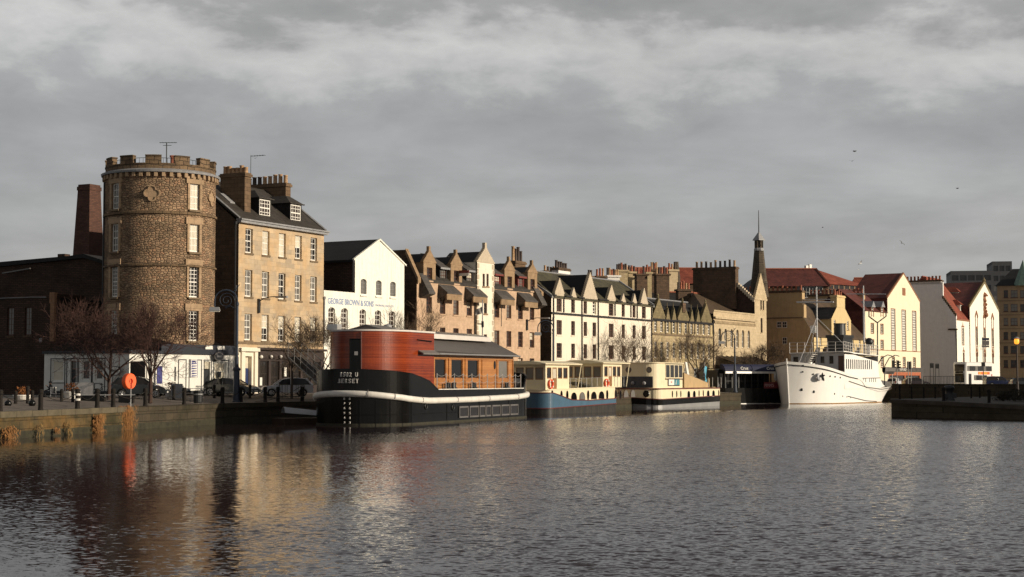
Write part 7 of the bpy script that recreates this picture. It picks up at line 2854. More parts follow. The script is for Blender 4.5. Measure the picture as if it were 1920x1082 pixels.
# long white superstructure flush with the side
xs0, xs1 = ship_x(1584, 690, .1), ship_x(1645.8, 690, .2)
YS0, YS1 = .12, 2 * HS - .12
ZT5 = lambda x: lerp(x, [(xs0, 6.95), (xs0 + 3, 6.62), (xs1, 6.5)])
wn = []
nw = 13
for k in range(nw):
 a = ship_x(1587.5 + k * 3.9, 681, .1)
 wn.append((a - .17, a + .17, 4.65, 6.0 - .04 * k * .2))
mb = MB(Matrix.Translation((0, YS0, 0)))
wall(mb, [(xs0, 1.95), (xs1, 2.0), (xs1, 6.5), (xs0 + 3, 6.62), (xs0, 6.95)], wn, 0, .1)
mb.M = None
# aft face sweeps down to the stern deck
sweep = [(xs1, 6.5), (xs1 + .1, 4.4), (xs1 + .5, 3.4), (xs1 + 1.6, 2.5), (xs1 + 2.4, 2.3), (xs1, 2.0)]
mb.prism_xz(sweep, YS0, YS0 + .1)
mb.prism_xz(sweep, YS1 - .1, YS1)
mb.box(xs1 - .05, xs1, YS0 + .01, YS1, 2.0, 6.5).box(xs0 + .05, xs1 - .06, YS1 - .1, YS1, 2.0, 6.5)
sup = B.add('superstructure', mb, 'ship_white')
for h in wn:
 MB().box(h[0], h[1], YS0 + .04, YS0 + .07, h[2], h[3]).obj('window', 'glass', sup)
for k in range(17):
 if k in (7, 12):
  continue
 a, z = B.S(1582 + k * 3.75, 707.2 + min(k, 10) * .55, .1)
 MB().box(a - .07, a + .07, YS0 - .02, YS0 + .01, z - .28, z + .28).obj('side_slot', 'black_iron', sup)
lm = MB().tube([(xs0 + (xs1 - xs0 + .6) * i / 10, YS0 - .02, lerp(i, [(0, 3.78), (4, 3.4), (10, 3.45)])) for i in range(11)], .045, 5)
lm.obj('rubbing_line', 'black_iron', sup)
# fore face of the deckhouse with door and windows
MF = Matrix.Translation((xs0 - .02, 0, 0)) @ SIDE
ff = []
for a, b_, pb, pt in ((1571.5, 1582.5, 696, 667), (1553.5, 1564, 684, 666), (1537, 1547, 683, 667), (1522, 1530, 683, 668), (1486, 1498, 694, 668)):
 y0, z0 = B.Y(b_, pb, xs0)
 y1, z1 = B.Y(a, pt, xs0)
 ff.append((y0, y1, z0, z1))
mb = MB(MF)
wall(mb, [(YS0, 2.9), (YS1, 2.9), (YS1, 6.75), (YS0, 6.95)], ff, 0, .1)
fr = B.add('fore_bulkhead', mb, 'ship_grey')  # white front coloured grey to carry the shade on its bow side
for k, h in enumerate(ff):
 if k == 0:
  MB(MF).box(h[0], h[1], .04, .09, h[2], h[3]).obj('door', 'brown_frame', fr)
 else:
  window(fr, *h, 1, 1, 'ship_grey', 'glass', rec=.03, sill=None, mid=False, fw=.1, M=MF)
dk_ = MB().add([(xs0 - .5, YS0 - .12, 6.97), (xs1, YS0 - .1, 6.55), (xs1, YS1, 6.55), (xs0 - .5, YS1, 6.77)] + [(xs0 - .5, YS0 - .12, 7.09), (xs0 + 3, YS0 - .12, 6.75), (xs1, YS0 - .1, 6.66), (xs1, YS1, 6.66), (xs0 - .5, YS1, 6.9)], [(0, 1, 2, 3), (4, 5, 6, 7, 8), (0, 1, 6, 5, 4), (3, 0, 4, 8)])
B.add('upper_deck', dk_, 'ship_white')
zr_ = lambda x: lerp(x, [(xs0 - .5, 7.05), (xs0 + 3, 6.75), (xs1, 6.66)])
for k in range(17):
 x = xs0 - .4 + (xs1 - xs0 + .3) * k / 16
 MB().tube([(x, YS0 - .05, zr_(x)), (x, YS0 - .05, zr_(x) + 1.35)], .05, 5).obj('railing_post', 'letter_grey', B.root)
for k in range(8):
 y = YS0 + (YS1 - YS0) * k / 7
 MB().tube([(xs0 - .4, y, 6.9), (xs0 - .4, y, 8.3)], .05, 5).obj('railing_post', 'letter_grey', B.root)
rm = MB()
for zz in (1.35, .9, .45):
 rm.tube([(x, YS0 - .05, zr_(x) + zz) for x in (xs0 - .4, xs0 + 3, xs1)], .03, 4)
 rm.tube([(xs0 - .4, YS0, 7.0 + zz), (xs0 - .4, YS1, 6.95 + zz)], .03, 4)
 rm.tube([(xs1 - .1, YS0, 6.66 + zz), (xs1 - .1, YS1, 6.66 + zz)], .03, 4)
B.add('rails', rm, 'letter_grey')
tm = MB()
rnd = random.Random(5)
for k in range(7):
 x, y = xs0 + rnd.uniform(.3, xs1 - xs0 - 1), rnd.uniform(.8, 6)
 tm.box(x - .25, x + .25, y - .25, y + .25, 6.9, 7.15 + rnd.uniform(0, .3)).box(x + .2, x + .26, y - .25, y + .25, 7.1, 7.7)
B.add('deck_seats', tm, 'dark_wood')
# stairs up to the deck at the fore port side
stm = MB()
for k in range(8):
 y, z = B.Y(1514 + k * 1.8, 690 - k * 3.6, xs0 - 1.5)
 stm.box(xs0 - 2.4, xs0 - .8, y - .18, y + .18, z - .04, z + .04)
ya, za = B.Y(1512, 692, xs0 - 1.5)
yb, zb2 = B.Y(1529, 664, xs0 - 1.5)
for x in (xs0 - 2.4, xs0 - .8):
 stm.tube([(x, ya, za), (x, yb, zb2)], .06, 4).tube([(x, ya, za + 1), (x, yb, zb2 + 1)], .04, 4)
 for q in range(5):
  f = q / 4
  stm.tube([(x, ya + (yb - ya) * f, za + (zb2 - za) * f), (x, ya + (yb - ya) * f, za + (zb2 - za) * f + 1)], .03, 4)
B.add('companionway', stm, 'letter_grey')
# funnel on its base
xf = ship_x(1580, 650, 3)
fx = xf
B.add('funnel_base', MB().box(fx - 1.6, fx + 1.5, 2.2, 4.6, 6.8, 9.0).box(fx - 1.75, fx + 1.65, 2.05, 4.75, 9.0, 9.4), 'black_iron')
fn = MB()
fn.lathe([(1.0, 9.4), (.95, 10.9), (1.05, 10.92), (1.05, 11.05), (.8, 11.05), (.8, 10.6)], 20, (0, 0))
fn.v = [(fx + v[0] * 1.0, 3.4 + v[1] * .8, v[2]) for v in fn.v]
B.add('funnel', fn, 'black_iron', smooth=False)
x, z = B.S(1628, 646, 2.5)
o = B.add('ventilator', MB().tube([(x, 2.5, 6.7), (x, 2.5, 8.1), (x - .25, 2.35, 8.5), (x - .6, 2.1, 8.6)], [.3, .3, .42, .6], 12), 'ship_white', smooth=True)
MB().ball((x - .55, 2.12, 8.6), .58, 12, 8).obj('mouth', 'black_iron', o, True)
# masts
for px_, pt, pb, x_, y_ in ((1532, 538, 690, None, HS), (1620, 536, 655, None, HS - 1)):
 x = ship_x(px_, 640, y_)
 zt_ = B.z(px_, pt, y_)
 m_ = MB().tube([(x, y_, 4.0), (x, y_, zt_)], [.15, .09], 8)
 m1 = B.add('mast', m_, 'ship_grey')
 if px_ < 1550:
  za = B.z(px_, 565.5, y_)
  MB().tube([(x + .2, y_ + 3.1, za), (x - .2, y_ - 2.6, za - .15)], .1, 6).obj('yard', 'ship_grey', m1)
  MB().tube([(x, y_ + 2.0, za + .35), (x, y_ - 2.0, za + .25)], .04, 4).obj('radar_bar', 'ship_grey', m1)
  MB().box(x - .2, x + .3, y_ + .2, y_ + .9, za - 4.3, za - 3.3).obj('mast_box', 'ship_white', m1)
  for dx, dy in ((-6, 0), (4.5, -3.4), (4.5, 3.4)):
   MB().tube([(x, y_, za - 2.2), (x + dx, y_ + dy, 5.0 if dx < 0 else 6.7)], .035, 4).obj('stay', 'ship_grey', m1)
 else:
  za = B.z(px_, 553, y_)
  MB().tube([(x, y_ + 2.6, za + .2), (x, y_ - 3.4, za)], .06, 5).obj('yard', 'ship_grey', m1)
# deck lockers, boat on davits at the stern
lk = MB()
for k in range(6):
 x, z = B.S(1519 + k * 4.6, 689 + k * 1.3, 1.9)
 z = sheer(x)
 lk.box(x - .25, x + .25, 1.7, 2.3, z - .5, z + .22)
B.add('deck_lockers', lk, 'ship_white')
dv = MB()
for px_ in (1649, 1663):
 x, z = B.S(px_, 700, 1.0)
 dv.tube([(x, 1.4, 2.2), (x, 1.3, 5.2), (x + .6, .9, 6.3), (x + 1.6, .4, 6.75), (x + 2.4, .1, 6.6)], .07, 6)
B.add('davits', dv, 'black_iron')
xb, zb_ = B.S(1667, 695, .3)
rings = []
for i in range(11):
 f = i / 10
 w_ = .75 * math.sin(PI * min(max(f, .06), .94)) ** .6
 xx = xb - 1.9 + 3.6 * f
 rings.append([(xx, .3 - w_, zb_ + .35 + .2 * abs(f - .5)), (xx, .3 - w_ * .85, zb_ - .1), (xx, .3, zb_ - .5), (xx, .3 + w_ * .85, zb_ - .1), (xx, .3 + w_, zb_ + .35 + .2 * abs(f - .5))])
lb_ = MB().loft(rings)
lb_.loft([[r[0] for r in rings], [r[4] for r in rings]])
B.add('lifeboat', lb_, 'roof_grey', smooth=False)
sd_ = MB()
x0, z0 = B.S(1646, 748, .6)
x1_, z1 = B.S(1656, 733, .9)
pts = [on_hull(25.6, .3), on_hull(25.6, 1.7), on_hull(27.6, 1.75)]
sd_.tube(pts, .04, 4)
sd_.obj('port_outline', 'black_iron', hull)

# ---------------------------------------------------------------- low skiff by the quay wall
sk = Boat('rowing_skiff', 'low grey upturned skiff in the shade between the quay and the barge stern', 'boat', gnd(536, 119, 0).xy, 55)
rings = []
for i in range(9):
 f = i / 8
 w_ = .75 * math.sin(PI * min(max(f, .05), .95)) ** .5
 rings.append([(-.2 + 4.2 * f, -w_, .75 - .35 * f), (-.2 + 4.2 * f, -w_ * .6, 1.12 - .45 * f), (-.2 + 4.2 * f, 0, 1.2 - .45 * f), (-.2 + 4.2 * f, w_ * .6, 1.12 - .45 * f), (-.2 + 4.2 * f, w_, .75 - .35 * f)])
sk.add('hull', MB().loft(rings), 'ship_grey', smooth=True)
sk.add('keel', MB().tube([(0, 0, 1.2), (4.0, 0, .78)], .04, 5), 'dark_wood')
sk.add('float_stage', MB().box(-.6, 4.4, -1.0, 1.0, -.2, .35), 'dark_wood')
# ================================================================ vehicles
plain('tyre', (.015, .015, .015), .85, .2)
plain('alloy', (.5, .5, .5), .35, .1, metal=.7)
plain('lamp_lens', (.7, .68, .6), .15, .05)
plain('tail_lens', (.35, .02, .015), .25, .1)
plain('plate_white', (.7, .7, .66), .5, .05)


def carpaint(name, c, rough=.25):
 return plain(name, c, rough, .06, .8, coat=.8)


carpaint('car_black', (.008, .011, .012))
carpaint('car_silver', (.60, .60, .62))
carpaint('car_navy', (.012, .018, .05))
carpaint('car_plum', (.02, .012, .016))


def wheel(par, x, y, r=.32, w=.22):
 o = MB().add(*(lambda m: (m.v, m.f))(MB(Matrix.Translation((x, y, r)) @ Matrix.Rotation(PI / 2, 4, 'X')).lathe([(r * .6, -w / 2), (r * .94, -w / 2), (r, -w * .3), (r, w * .3), (r * .94, w / 2), (r * .6, w / 2)], 20))).obj('wheel', 'tyre', par, False)
 s = -1 if y < 0 else 1
 rm = MB(Matrix.Translation((x, y + s * w * .42, r)) @ Matrix.Rotation(PI / 2, 4, 'X'))
 rm.lathe([(r * .12, -.02), (r * .12, .03), (.01, .03)], 10).lathe([(r * .58, -.03), (r * .68, -.03), (r * .68, .03), (r * .58, .03)], 20)
 for k in range(5):
  t = 2 * PI * k / 5
  c_, s_ = math.cos(t), math.sin(t)
  rm.tube([(c_ * r * .1, s_ * r * .1, 0), (c_ * r * .6, s_ * r * .6, 0)], .035, 5)
 rm.obj('rim', 'alloy', o)
 return o


def car(name, px, D, z, heading, paint, label, kind='hatch', L=4.1, Wd=1.72, H=1.48, group=None):
 rt = empty(name, gnd(px, D, z), RAD(heading))
 tag(rt, label, 'car', group or 'cars on the waterfront street')
 if kind == 'hatch':
  low = [(-.5, .28), (-.5, .62), (-.485, .86), (-.46, .92), (-.2, .95), (.14, .95), (.2, .93), (.38, .83), (.46, .72), (.495, .55), (.5, .3)]
  top = [(-.485, .9), (-.43, 1.22), (-.36, 1.42), (-.2, 1.48), (-.02, 1.47), (.1, 1.36), (.24, .94)]
 elif kind == 'suv':
  low = [(-.5, .34), (-.5, .7), (-.49, 1.0), (-.3, 1.05), (.16, 1.05), (.22, 1.02), (.42, .92), (.485, .8), (.5, .4)]
  top = [(-.495, 1.0), (-.46, 1.5), (-.4, 1.66), (-.2, 1.7), (0, 1.68), (.1, 1.58), (.24, 1.03)]
 else:
  low = [(-.5, .3), (-.5, .6), (-.49, .84), (-.44, .9), (-.3, .93), (.16, .92), (.36, .83), (.46, .7), (.495, .5), (.5, .3)]
  top = [(-.42, .9), (-.32, 1.2), (-.22, 1.38), (-.08, 1.43), (.04, 1.4), (.12, 1.3), (.26, .91)]
 hmax = max(p[1] for p in top)
 kz = H / hmax
 ws = [(-.97, .92, .88), (-1.0, 1, 1), (-.93, 1.0, 1.04), (0, 1.005, 1.06), (.93, 1.0, 1.04), (1.0, 1, 1), (.97, .92, .88)]
 wr = .31 * L / 4.1
 ax = (.305 * L, -.30 * L)
 rings = []
 for f, kx, kh in ((-1.0, .985, 1.0), (-.96, 1.0, 1.02), (0, 1.01, 1.03), (.96, 1.0, 1.02), (1.0, .985, 1.0)):
  ring = [(x * L * kx, f * Wd / 2, z_ * kz * (kh if z_ > .5 else 1)) for x, z_ in low]
  rings.append(ring)
 body = MB().loft(rings)
 # sills and arches close the flanks
 for s in (-1, 1):
  flank = [(x * L * .985, s * Wd / 2, z_ * kz) for x, z_ in low]
  bot = []
  for a in ax:
   for i in range(9):
    t = PI * i / 8
    bot.append((a + (wr + .06) * math.cos(t), s * Wd / 2, wr + (wr + .06) * math.sin(t) * 1.0))
  bot = [(.5 * L * .985, s * Wd / 2, .3)] + bot[:9] + bot[9:] + [(-.5 * L * .985, s * Wd / 2, .28)]
  body.poly(flank + [(b[0], b[1], max(b[2], .28)) for b in bot[1:-1]])
 body.poly([(-.5 * L, -Wd / 2, .28), (.5 * L, -Wd / 2, .28), (.5 * L, Wd / 2, .28), (-.5 * L, Wd / 2, .28)])
 b = body.obj('body', paint, rt)
 g = MB()
 def cab(y, kx, dz=0):
  return [(x * L * kx + (1 - kx) * -.08 * L, y, z_ * kz + dz) for x, z_ in top]
 wt = lambda z_: Wd / 2 * (.94 - .20 * max(0, (z_ * kz - .9) / (H - .9)))
 ringL = [(x * L, -wt(z_), z_ * kz) for x, z_ in top]
 ringR = [(x * L, wt(z_), z_ * kz) for x, z_ in top]
 ringC = [(x * L * 1.01, 0, z_ * kz + .03) for x, z_ in top]
 g.loft([ringL, ringC, ringR])
 g.poly(ringL)
 g.poly(ringR)
 gl = g.obj('glasshouse', 'glass', rt)
 # painted roof and pillars
 r_ = MB()
 rf = top[2:6]
 r_.loft([[(x * L, -wt(z_) - .012, z_ * kz - .03) for x, z_ in rf], [(x * L, -wt(z_) * .9, z_ * kz + .025) for x, z_ in rf], [(x * L, 0, z_ * kz + .045) for x, z_ in rf], [(x * L, wt(z_) * .9, z_ * kz + .025) for x, z_ in rf], [(x * L, wt(z_) + .012, z_ * kz - .03) for x, z_ in rf]])
 for s in (-1, 1):
  for i, j in ((5, 6), (2, 0)):
   (xa, za), (xb, zb) = top[i], top[j]
   r_.tube([(xa * L, s * wt(za), za * kz), (xb * L, s * wt(zb), zb * kz)], .045 if i == 5 else .09, 4)
  mx = -.07
  r_.tube([(mx * L, s * (wt(1.42) + .0), H - .04), ((mx + .005) * L, s * (wt(.95) + .005), .93 * kz)], .04, 4)
 r_.obj('roof', paint, rt)
 for x in ax:
  for s in (-1, 1):
   wheel(rt, x, s * (Wd / 2 - .1), wr)
 for s in (-1, 1):
  MB().prism([(.485 * L, s * Wd * .25, .62 * kz), (.485 * L, s * Wd * .44, .6 * kz), (.455 * L, s * Wd * .46, .74 * kz), (.45 * L, s * Wd * .27, .76 * kz)], (.06, 0, 0)).obj('headlight', 'lamp_lens', rt)
  MB().prism([(-.5 * L, s * Wd * .36, .66 * kz), (-.5 * L, s * Wd * .47, .66 * kz), (-.49 * L, s * Wd * .47, .92 * kz), (-.49 * L, s * Wd * .38, .92 * kz)], (-.03, 0, 0)).obj('tail_light', 'tail_lens', rt)
  MB().box(.17 * L, .2 * L, s * Wd * .5, s * Wd * .56, .95 * kz, 1.06 * kz).obj('wing_mirror', paint, rt)
 MB().box(.498 * L, .506 * L, -.26, .26, .36, .48).obj('number_plate', 'plate_white', rt)
 MB().box(.494 * L, .505 * L, -.5, .5, .5 * kz, .58 * kz).obj('grille', 'black_iron', rt)
 return rt


car('parked_car', 432, 128, 1.9, -17, 'car_black', 'black hatchback parked by the pub door behind the blue lamp post', 'saloon', 4.5, 1.75, 1.42)
car('parked_car', 537, 131.0, 1.83, 195, 'car_silver', 'silver white hatchback parked by the dark shop front', 'hatch', 4.2, 1.76, 1.5)
car('parked_car', 263, 115.8, 1.9, 5, 'car_black', 'black small car parked behind the two left trees at the pub window', 'hatch', 3.9, 1.7, 1.5)
car('parked_car', 1357, 219, 1.9, 62, 'car_black', 'dark car with a red tail lamp parked left of the black floating bar', 'saloon', 4.4, 1.75, 1.42)
car('moving_car', 1717, 270, 2.0, 8, 'car_plum', 'dark plum hatchback on the road left of the round sign', 'hatch', 4.4, 1.76, 1.55, 'cars on the far road')
car('moving_car', 1872, 262, 2.0, 3, 'car_navy', 'navy blue people carrier passing in front of the bus', 'suv', 4.7, 1.85, 1.75, 'cars on the far road')
car('parked_car', 1678, 277, 2.0, 60, 'car_silver', 'grey car half hidden behind the traffic lights', 'hatch', 4.1, 1.7, 1.5, 'cars on the far road')
car('parked_car', 1919, 255, 2.0, 3, 'car_black', 'black car cut by the right edge of the view', 'hatch', 4.2, 1.75, 1.5, 'cars on the far road')

# ---------------------------------------------------------------- bus
plain('bus_white', (.78, .76, .72), .4, .04, coat=.3)
plain('bus_red', (.45, .03, .03), .4, .1, coat=.3)
plain('ad_orange', (.75, .14, .02), .5, .15)
plain('ad_yellow', (.80, .36, .04), .5, .1)
bp = gnd(1811, 281, 2.0)
bus = empty('double_decker_bus', bp, 0)
tag(bus, 'white double decker bus with an orange advert along its side', 'bus')
hd = RAD(47)
bus.rotation_euler = (0, 0, hd)
# local x backwards along the near side from the nose, y across
BL, BW, BH = 10.2, 2.5, 4.32
up = (.5, BL - .3, 2.72, 3.62)
lowr = (2.6, BL - 1.8, 1.15, 2.02)
mb = MB()
wall(mb, [(.35, .3), (BL, .3), (BL, BH - .12), (.35, BH - .12)], [up, (3.0, 8.0, 1.1, 2.0), (1.0, 2.1, .35, 2.25)], 0, .06)
mb.box(BL - .05, BL, .001, BW, .3, BH - .15).box(.4, BL - .06, BW - .05, BW, .3, BH - .15)
prof = [(0, BH - .12), (.25, BH), (BW - .25, BH), (BW, BH - .12)]
mb.prism([(.5, a, b) for a, b in prof], (BL - .5, 0, 0))
body = mb.obj('body', 'bus_white', bus)
nm_ = MB().loft([[(.35, 0, .3), (.12, .12, .3), (.0, .5, .3), (.0, BW - .5, .3), (.12, BW - .12, .3), (.35, BW, .3)], [(.35, 0, 2.3), (.12, .12, 2.3), (.02, .5, 2.3), (.02, BW - .5, 2.3), (.12, BW - .12, 2.3), (.35, BW, 2.3)], [(.35, 0, BH - .3), (.3, .12, BH - .2), (.28, .5, BH - .15), (.28, BW - .5, BH - .15), (.3, BW - .12, BH - .2), (.35, BW, BH - .3)], [(.5, 0, BH - .12), (.5, .25, BH), (.5, .5, BH), (.5, BW - .5, BH), (.5, BW - .25, BH), (.5, BW, BH - .12)]])
nm_.obj('nose', 'bus_white', bus, True)
MB().loft([[(.05, .35, .75), (-.03, .5, .75), (-.03, BW - .5, .75), (.05, BW - .35, .75)], [(.09, .3, 2.3), (-.0, .5, 2.3), (-.0, BW - .5, 2.3), (.09, BW - .3, 2.3)]]).obj('windscreen', 'glass_black', bus)
MB().loft([[(.1, .32, 2.75), (.04, .5, 2.75), (.04, BW - .5, 2.75), (.1, BW - .32, 2.75)], [(.2, .3, BH - .4), (.17, .5, BH - .4), (.17, BW - .5, BH - .4), (.2, BW - .3, BH - .4)]]).obj('upper_windscreen', 'glass', bus)
MB().box(-.02, .03, .5, BW - .5, 2.36, 2.7).obj('destination_blind', 'glass_black', bus)
for h, nm in ((up, 9), ((3.0, 8.0, 1.1, 2.0), 5)):
 for k in range(nm):
  a = h[0] + (h[1] - h[0]) * k / nm
  MB().box(a + .04, a + (h[1] - h[0]) / nm - .04, .03, .05, h[2] + .02, h[3] - .02).obj('window', 'glass' if k % 3 else 'glass_grey', bus)
 MB().box(h[0], h[1], .051, .06, h[2], h[3]).obj('window_band', 'black_iron', bus)
MB().box(1.0, 2.1, .03, .05, .35, 2.25).obj('door', 'glass', bus)
ad = MB().box(4.6, 9.0, -.03, -.002, 2.12, 2.6).obj('advert', 'ad_orange', bus)
for a, b_ in ((4.8, 5.7), (6.6, 8.0)):
 MB().box(a, b_, -.036, -.031, 2.2, 2.52).obj('advert_panel', 'ad_yellow', ad)
MB().box(BL - .55, BL - .2, -.03, -.002, 1.4, 2.2).obj('rear_panel', 'bus_red', bus)
for x in (2.55, 7.9):
 for y in (.15, BW - .15):
  wheel(bus, x, y, .48, .28)

# ================================================================ bare winter trees
plain('bark', (.075, .052, .038), .9, .3, 6, bump=.4)
plain('bark_red', (.055, .030, .022), .9, .3, 6, bump=.4)
plain('twig_red', (.045, .018, .013), .9, .35, 3)
plain('twig', (.10, .068, .042), .9, .35, 3)


def bare_tree(px, D, z, h, spread, seed, label, levels=5, twig='twig', bark='bark', r0=None, fork=.3, first=None, lean=0, kids=(3, 4), upw=.28):
 rnd = random.Random(seed)
 rt = empty('bare_tree', gnd(px, D, z))
 tag(rt, label, 'tree', 'bare winter trees along the quay')
 tk, cr = MB(), MB()
 r0 = r0 or h * .017
 def grow(p, d, L, r, lv):
  n = 3 if lv < 3 else 2
  pts, rs = [p], [r]
  q = p
  dd = d
  for i in range(n):
   dd = (dd + Vector((rnd.uniform(-1, 1), rnd.uniform(-1, 1), rnd.uniform(-.5, .9))) * .14).normalized()
   q = q + dd * (L / n)
   pts.append(q)
   rs.append(r * (1 - .42 * (i + 1) / n))
  (tk if lv <= 1 else cr).tube(pts, rs, 7 if lv == 0 else (5 if lv < 2 else 3), lv < 2)
  if lv >= levels:
   return
  k = rnd.randint(*kids)
  for c in range(k):
   f = 1.0 if c == 0 else rnd.uniform(.35, .98)
   i = min(n - 1, int(f * n))
   base = pts[i].lerp(pts[i + 1], min(1, f * n - i))
   axis = dd.orthogonal().normalized()
   axis.rotate(Matrix.Rotation(rnd.uniform(0, 2 * PI), 3, dd))
   ang = RAD(rnd.uniform(22, 52) if c else rnd.uniform(5, 25)) * spread
   nd = (dd * math.cos(ang) + axis * math.sin(ang))
   nd = (nd + Vector((0, 0, upw if lv < 2 else upw * .4))).normalized()
   grow(base, nd, L * rnd.uniform(.6, .82), max(rs[-1] * rnd.uniform(.62, .85), .012), lv + 1)
 hd = fork * h
 d0 = Vector((lean, 0, 1)).normalized()
 pts = [Vector((0, 0, -.05)), d0 * hd * .5 + Vector((.03, 0, 0)), d0 * hd]
 tk.tube(pts, [r0 * 1.15, r0, r0 * .9], 8)
 for c in range(first or 4):
  t = 2 * PI * (c + rnd.random() * .6) / (first or 4)
  a = RAD(rnd.uniform(18, 42)) * spread
  d = Vector((math.sin(a) * math.cos(t), math.sin(a) * math.sin(t), math.cos(a)))
  grow(pts[-1] - d0 * rnd.uniform(0, hd * .25), d, h * rnd.uniform(.24, .31), r0 * .62, 1)
 tk.obj('trunk', bark, rt)
 cr.obj('crown', twig, rt)
 return rt


bare_tree(204, 111.5, 1.65, 8.2, 1.35, 3, 'reddish bare tree with a wide dense crown, left of the orange lifebuoy', 6, 'twig_red', 'bark_red', .13, .22, 5)
bare_tree(282, 110, 1.6, 7.4, 1.15, 8, 'bare tree right of the orange lifebuoy, its crown over the tower and pub', 6, 'twig_red', 'bark_red', .13, .26, 5)
bare_tree(547, 127, 1.75, 6.4, 1.15, 12, 'young bare tree in an iron guard in front of the silver car', 5, 'twig', 'bark', .09, .42, 4)
bare_tree(597, 128.5, 1.75, 7.0, 1.2, 21, 'bare tree close to the barge stern and the gangway', 6, 'twig', 'bark', .11, .25, 4)
bare_tree(789, 158, 1.9, 8.6, 1.0, 33, 'bare tree rising behind the barge deckhouse roof', 5, 'twig', 'bark', .11, .45, 4)
bare_tree(768, 162, 1.9, 7.4, 1.1, 35, 'faint bare tree in front of the white workshop and the dark gap', 5, 'twig', 'bark', .08, .45, 3)
bare_tree(1157, 196, 1.9, 7.6, 1.15, 41, 'leftmost of the bare trees before the white tenement', 5, 'twig', 'bark', .12, .3, 4)
bare_tree(1183, 200, 1.9, 8.6, 1.1, 43, 'middle and tallest of the bare trees before the white tenement', 5, 'twig', 'bark', .12, .3, 4)
bare_tree(1205, 203, 1.9, 7.6, 1.15, 47, 'rightmost of the bare trees before the white tenement', 5, 'twig', 'bark', .12, .3, 4)
bare_tree(1309, 215, 1.9, 7.8, 1.3, 51, 'dark spreading bare tree in front of the ashlar tavern', 6, 'twig', 'bark', .17, .3, 5)
bare_tree(1268, 213, 1.9, 6.2, 1.1, 52, 'slim bare tree left of the spreading one by the ashlar tavern', 5, 'twig', 'bark', .08, .35, 3)
bare_tree(1428, 228, 1.9, 7.2, 1.3, 57, 'brownish bare tree at the foot of the spired corner house', 6, 'twig', 'bark', .14, .25, 5)
bare_tree(1400, 226, 1.9, 6.0, 1.2, 58, 'bare tree over the navy awning, left of the spired corner house', 5, 'twig', 'bark', .1, .25, 4)
bare_tree(1457, 231, 1.9, 6.4, .8, 59, 'thin bare tree against the tan blank gable', 5, 'twig', 'bark', .07, .35, 3)
# iron guard round the young tree
rt = empty('tree_guard', gnd(547, 127, 1.75))
tag(rt, 'iron cage guard round the young tree by the silver car', 'tree guard')
mb = MB()
for k in range(14):
 t = 2 * PI * k / 14
 mb.tube([(1.0 * math.cos(t), 1.0 * math.sin(t), 0), (1.0 * math.cos(t), 1.0 * math.sin(t), 1.05)], .02, 4)
mb.obj('bars', 'black_iron', rt)
MB().torus((0, 0, 1.05), 1.0, .025, 'z', 24, 5).torus((0, 0, .12), 1.0, .025, 'z', 24, 5).obj('hoop', 'black_iron', rt)

# ================================================================ lamps
plain('lamp_glass', (.6, .57, .5), .3, .1)


def ornate_lamp(px, D, z, h, label, mirror=1):
 rt = empty('street_lamp', gnd(px, D, z))
 tag(rt, label, 'street lamp', 'ornate swan neck lamps on the quay')
 MB().lathe([(.34, 0), (.34, .15), (.27, .2), (.25, 1.1), (.24, 2.4), (.3, 2.45), (.3, 2.55), (.16, 2.7), (.15, 3.4), (.11, 3.5), (.10, h * .9), (.14, h * .905), (.14, h * .92), (.08, h * .94)], 14).obj('post', 'blue_iron', rt)
 arm = MB()
 c = Vector((-.95 * mirror, 0, h * .94))
 pts = [Vector((0, 0, h * .86)), Vector((0, 0, h * .93))]
 for i in range(11):
  t = PI * i / 10
  pts.append(Vector((-.85 * mirror + .85 * mirror * math.cos(t), 0, h * .95 + .8 * math.sin(t))))
 pts.append(Vector((-1.7 * mirror, 0, h * .95 - .45)))
 arm.tube(pts, .055, 6)
 sc_ = []
 for i in range(26):
  t = 2 * PI * i / 12
  r = .62 * (1 - i / 30)
  sc_.append((-.82 * mirror + r * math.cos(t) * mirror, 0, h * .95 + r * math.sin(t)))
 arm.tube(sc_, .026, 5)
 arm.tube([(0, 0, h * .86), (-.5 * mirror, 0, h * .9), (-.9 * mirror, 0, h * .88)], .03, 4)
 for q in (-.15, .1, .35):
  arm.tube([(-.15 * mirror - q * .3, 0, h * .95 + .72), (q * .5, 0, h * .95 + 1.1 + abs(q) * .3)], .025, 4)
 arm.obj('scroll_arm', 'blue_iron', rt)
 x = -1.7 * mirror
 hd_ = MB().add([(x - .42, -.16, h * .95 - .78), (x + .42, -.16, h * .95 - .78), (x + .42, .16, h * .95 - .78), (x - .42, .16, h * .95 - .78), (x - .34, -.1, h * .95 - .5), (x + .34, -.1, h * .95 - .5), (x + .34, .1, h * .95 - .5), (x - .34, .1, h * .95 - .5)], [(0, 3, 2, 1), (4, 5, 6, 7), (0, 1, 5, 4), (1, 2, 6, 5), (2, 3, 7, 6), (3, 0, 4, 7)])
 ho = hd_.obj('lamp_head', 'grey_metal', rt)
 MB().box(x - .36, x + .36, -.13, .13, h * .95 - .86, h * .95 - .785).obj('lens', 'lamp_glass', ho)
 return rt


ornate_lamp(443.5, 120.5, 1.47, 8.1, 'tall blue swan neck lamp post beside the black car and the tower', 1)
ornate_lamp(1037.5, 176, 1.6, 7.7, 'swan neck lamp at the left end of the white tenement', 1)
ornate_lamp(1378, 205, 1.6, 7.4, 'swan neck lamp in front of the arcaded hall', 1)
